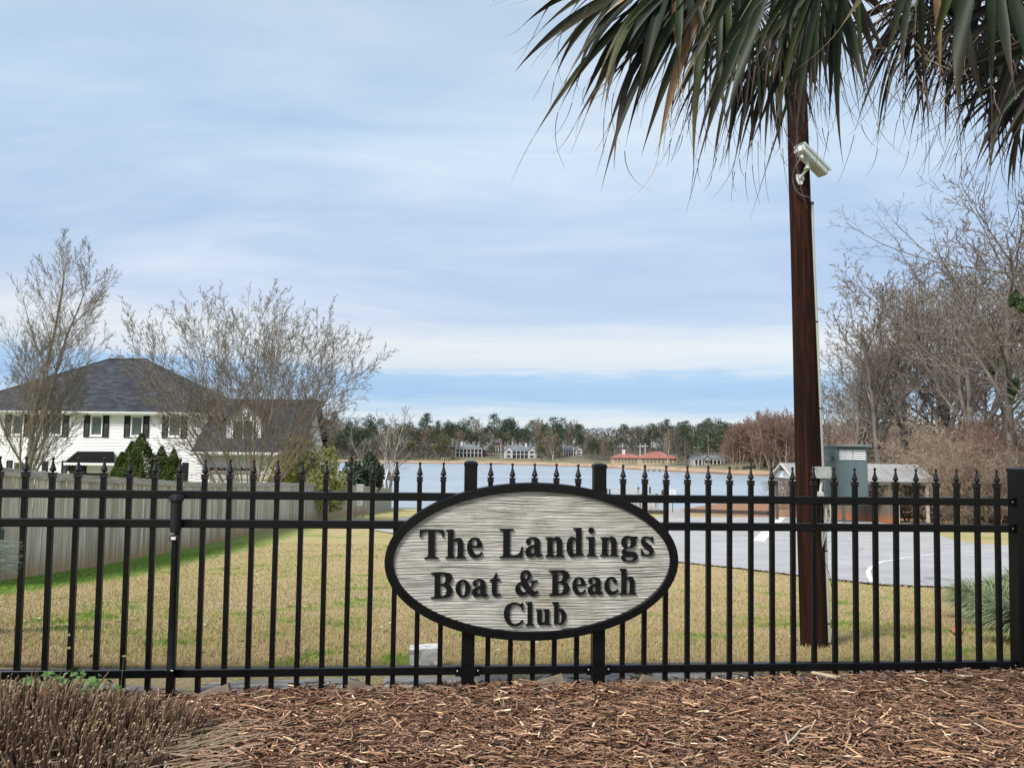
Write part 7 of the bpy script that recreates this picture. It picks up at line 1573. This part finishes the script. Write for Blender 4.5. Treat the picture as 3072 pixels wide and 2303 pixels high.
for p, s_ in (((.015, 0, .36), .016), ((.0, 0, .31), .012), ((.03, 0, .31), .012), ((.29, .02, .21), .012), ((-.015, 0, .25), .013), ((.035, .0, .25), .012)):
    b = len(V); p = Vector(p); V += [p, p + Vector((-s_, 0, .004)), p + Vector((-.3 * s_, -s_, .004)), p + Vector((.6 * s_, -.7 * s_, 0)), p + Vector((s_, .1, 0)) * 1 - Vector((0, .1, 0)), p + Vector((.2 * s_, s_, .008))]; T += [(.17, .20, .06)] * 6; Fc += [(b, b + 1, b + 2), (b, b + 2, b + 3), (b, b + 3, b + 4), (b, b + 4, b + 5), (b, b + 5, b + 1)]
link('leaves', mesh_np('leaves', V, Fc, grn_leaf, tone=np.array(T)), o)
p = onbed(408, 1640); weed('small red leafed sprig in the mulch near the bottom edge', p + Vector((0, 0, .01)), 16, .022, .05, 8, .009, (0.26, 0.035, 0.02)); p = onbed(428, 1628); weed('thin yellow-green sprout beside the red sprig in the mulch', p, 22, .02, .12, 9, .006, (0.22, 0.26, 0.05))
# sticks
def stick(label, pix, r0, m, up=.03, cat='stick'):
    pts = [onbed(x, y) + Vector((0, 0, up)) for x, y in pix]; o = tag(MB().tube([p - pts[0] for p in pts], [r0 * (1 - .45 * k / (len(pts) - 1)) for k in range(len(pts))], 7).build('stick', m, None, True, loc=pts[0]), label, cat); return o
st_m = mat('pale_stick', (0.42, 0.31, 0.20), .8, .25, 25, col2=(0.55, 0.45, 0.32)); st_w = mat('bleached_stick', (0.62, 0.55, 0.45), .8, .1, 25)
stick('thick pale tan stick lying on the mulch under the brown pole', [(1808, 1478), (1760, 1468), (1722, 1459), (1684, 1452)], .0105, st_m, .035); stick('curved bleached twig on the mulch at the lower right', [(1702, 1624), (1716, 1612), (1728, 1596), (1744, 1588), (1755, 1585)], .0035, st_w, .035)
stick('short bleached twig sticking up beside the curved twig', [(1704, 1632), (1700, 1618), (1697, 1606)], .003, st_w, .04); stick('straight bleached stick on the mulch near the right bottom', [(2107, 1580), (2122, 1588), (2142, 1602)], .0032, st_w, .035); stick('long thin straw-coloured stick on the mulch below the latch pole', [(440, 1497), (520, 1494), (610, 1490)], .0022, st_m, .04)
# white weathered block behind the fence
wb = Pg(1277 / S_, 1999 / S_); wb = P(1277 / S_, 1999 / S_, 4.62); gzw = ground(wb.x, 4.62); hb = P(1277 / S_, 1938 / S_, 4.62).z - gzw
bm = bmesh.new(); bmesh.ops.create_cube(bm, size=1); bmesh.ops.subdivide_edges(bm, edges=bm.edges[:], cuts=7, use_grid_fill=True)
for v in bm.verts: n_ = mnoise.noise(v.co * 5.1) * .05 + mnoise.noise(v.co * 13) * .03; v.co = Vector((v.co.x * .175 * (1 + n_ * .7), v.co.y * .12 * (1 + n_), (v.co.z + .5) * (hb + .06) - .06 + n_ * .05))
me = bpy.data.meshes.new('marker_block'); bm.to_mesh(me); bm.free(); me.materials.append(mat('flaking_white', (0.50, 0.46, 0.42), .9, .3, 26, bump=.004, bscale=60, col2=(0.86, 0.85, 0.83), stretch=(1, 1, 1.6)))
tag(link('marker_block', me, None, (wb.x, 4.62, gzw), (0, R(-3), .1)), 'square block with flaking white paint behind the fence left of the left sign post', 'block')
# strap-leaved clumps at the right and left edges
strap = attrmat('strap_leaf', .6, (1, 1, 1), .12, 20)
def grass_clump(label, c, N, L, seed, col, spread=.7, grp=None, w0=.0055, cat='plant'):
    r_ = random.Random(seed); V, Fc, T = [], [], []
    for k in range(N):
        a = r_.uniform(0, 6.283); d = Vector((math.cos(a) * r_.uniform(.1, spread), math.sin(a) * r_.uniform(.1, spread), 1)).normalized(); p = Vector((math.cos(a), math.sin(a), 0)) * .09 * r_.random(); ll = L * r_.uniform(.6, 1.15); n_ = 7; w_ = w0 * r_.uniform(.7, 1.3); kf = r_.uniform(.6, 1.5); cc = [x * kf for x in col]; b = len(V)
        for i in range(n_ + 1):
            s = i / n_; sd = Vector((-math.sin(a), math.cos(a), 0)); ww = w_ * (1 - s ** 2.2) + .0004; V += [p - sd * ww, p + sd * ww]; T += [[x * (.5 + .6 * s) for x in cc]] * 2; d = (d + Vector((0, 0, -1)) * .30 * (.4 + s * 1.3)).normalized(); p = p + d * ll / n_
            if p.z < .008: p.z = .008 + r_.random() * .015
        for i in range(n_): Fc.append((b + 2 * i, b + 2 * i + 1, b + 2 * i + 3, b + 2 * i + 2))
    o = thing('grass_clump', label, cat, c, 0, grp); tag(link('blades', mesh_np('blades', V, Fc, strap, tone=np.array(T)), o), kind='stuff'); return o
CL = [((2190, 1365), 'front arching grey-green grass clump at the right, by the end post'), ((2120, 1335), 'middle arching grass clump right, beside the bare red soil'), ((2160, 1325), 'arching grass clump just left of the right end post, behind the front one'), ((2090, 1300), 'leftmost small arching grass clump at the lot edge, right'), ((2200, 1310), 'arching grass clump behind the right end post'),
      ((2145, 1290), 'upright grass clump at the asphalt edge, right'), ((2195, 1280), 'rearmost arching grass clump at the asphalt edge, right'), ((2230, 1390), 'arching grass clump half hidden by the right end post'), ((2155, 1350), 'low arching grass clump in front of the middle one, right')]
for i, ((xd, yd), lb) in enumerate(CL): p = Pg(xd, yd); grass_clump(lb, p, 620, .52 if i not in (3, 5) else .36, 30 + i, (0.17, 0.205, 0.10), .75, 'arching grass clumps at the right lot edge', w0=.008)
bare = mat('bare_red_soil', (0.36, 0.14, 0.075), .95, .3, 9, bump=.01, bscale=30)
for i, (px_, lb) in enumerate((([(2085, 1316), (2098, 1306), (2112, 1308), (2118, 1322), (2104, 1330), (2090, 1326)], 0), ([(2050, 1362), (2066, 1356), (2082, 1360), (2080, 1372), (2060, 1374)], 0))): drape('bare_soil', [tuple(Pg(*q).xy) for q in px_], bare, .03, .4)['kind'] = 'structure'
# left edge: grey utility pedestal and bristly frond tips
pe = P(3 / S_, 1850 / S_, 6.0); gz_ = ground(pe.x, 6.0); zt_ = P(5 / S_, 1572 / S_, 6.0).z - gz_; pd = thing('utility_pedestal', 'grey-green rounded utility pedestal cut by the left picture edge', 'pedestal', (P(0, 1700 / S_, 6).x - .165, 6.0, gz_))
mb = MB(); mb.bbox(-.13, .13, -.1, .1, -.1, zt_ - .22, .03); mb.build('body', mat('pedestal_grey', (0.13, 0.15, 0.16), .5, .1, 6), pd); mb = MB(); mb.bbox(-.14, .14, -.11, .11, zt_ - .218, zt_, .045); mb.build('cap', mat('pedestal_green', (0.03, 0.055, 0.05), .5, .1, 6), pd)
r_ = random.Random(77); V, Fc, T = [], [], []
pc = P(-60, 1205, 3.3)
for k in range(150):
    tgt = P(r_.uniform(5, 52), r_.uniform(1168, 1240), 3.3 + r_.uniform(-.1, .1)); a_ = pc + Vector((0, r_.gauss(0, .05), r_.gauss(0, .05))); m = a_.lerp(tgt, .5) + Vector((0, 0, r_.uniform(.0, .03))); b = len(V); kf = r_.uniform(.6, 1.6); cc = [x * kf for x in (0.14, 0.17, 0.14)]
    for i in range(7): s = i / 6; p = (1 - s) ** 2 * a_ + 2 * s * (1 - s) * m + s * s * tgt; w_ = .0016 * (1 - s) + .0003; V += [p - pc + Vector((0, 0, w_)), p - pc - Vector((0, 0, w_))]; T += [cc, cc]
    for i in range(6): Fc.append((b + 2 * i, b + 2 * i + 1, b + 2 * i + 3, b + 2 * i + 2))
o = thing('pine_sprig', 'bristly grey-green needle tuft reaching in from the left picture edge', 'plant', pc); tag(link('needles', mesh_np('needles', V, Fc, strap, tone=np.array(T)), o), kind='stuff')
mb = MB(); mb.tube([(-.5, 0, -.05), (-.1, 0, 0), (.02, 0, .0)], [.008, .005, .003], 5); mb.tube([(-.5, 0, -.05), (-.55, .02, -.6), (-.56, .03, bed_z(pc.x - .56, pc.y) - pc.z - .05)], [.008, .012, .016], 6); mb.build('stem', bk_grey, o)
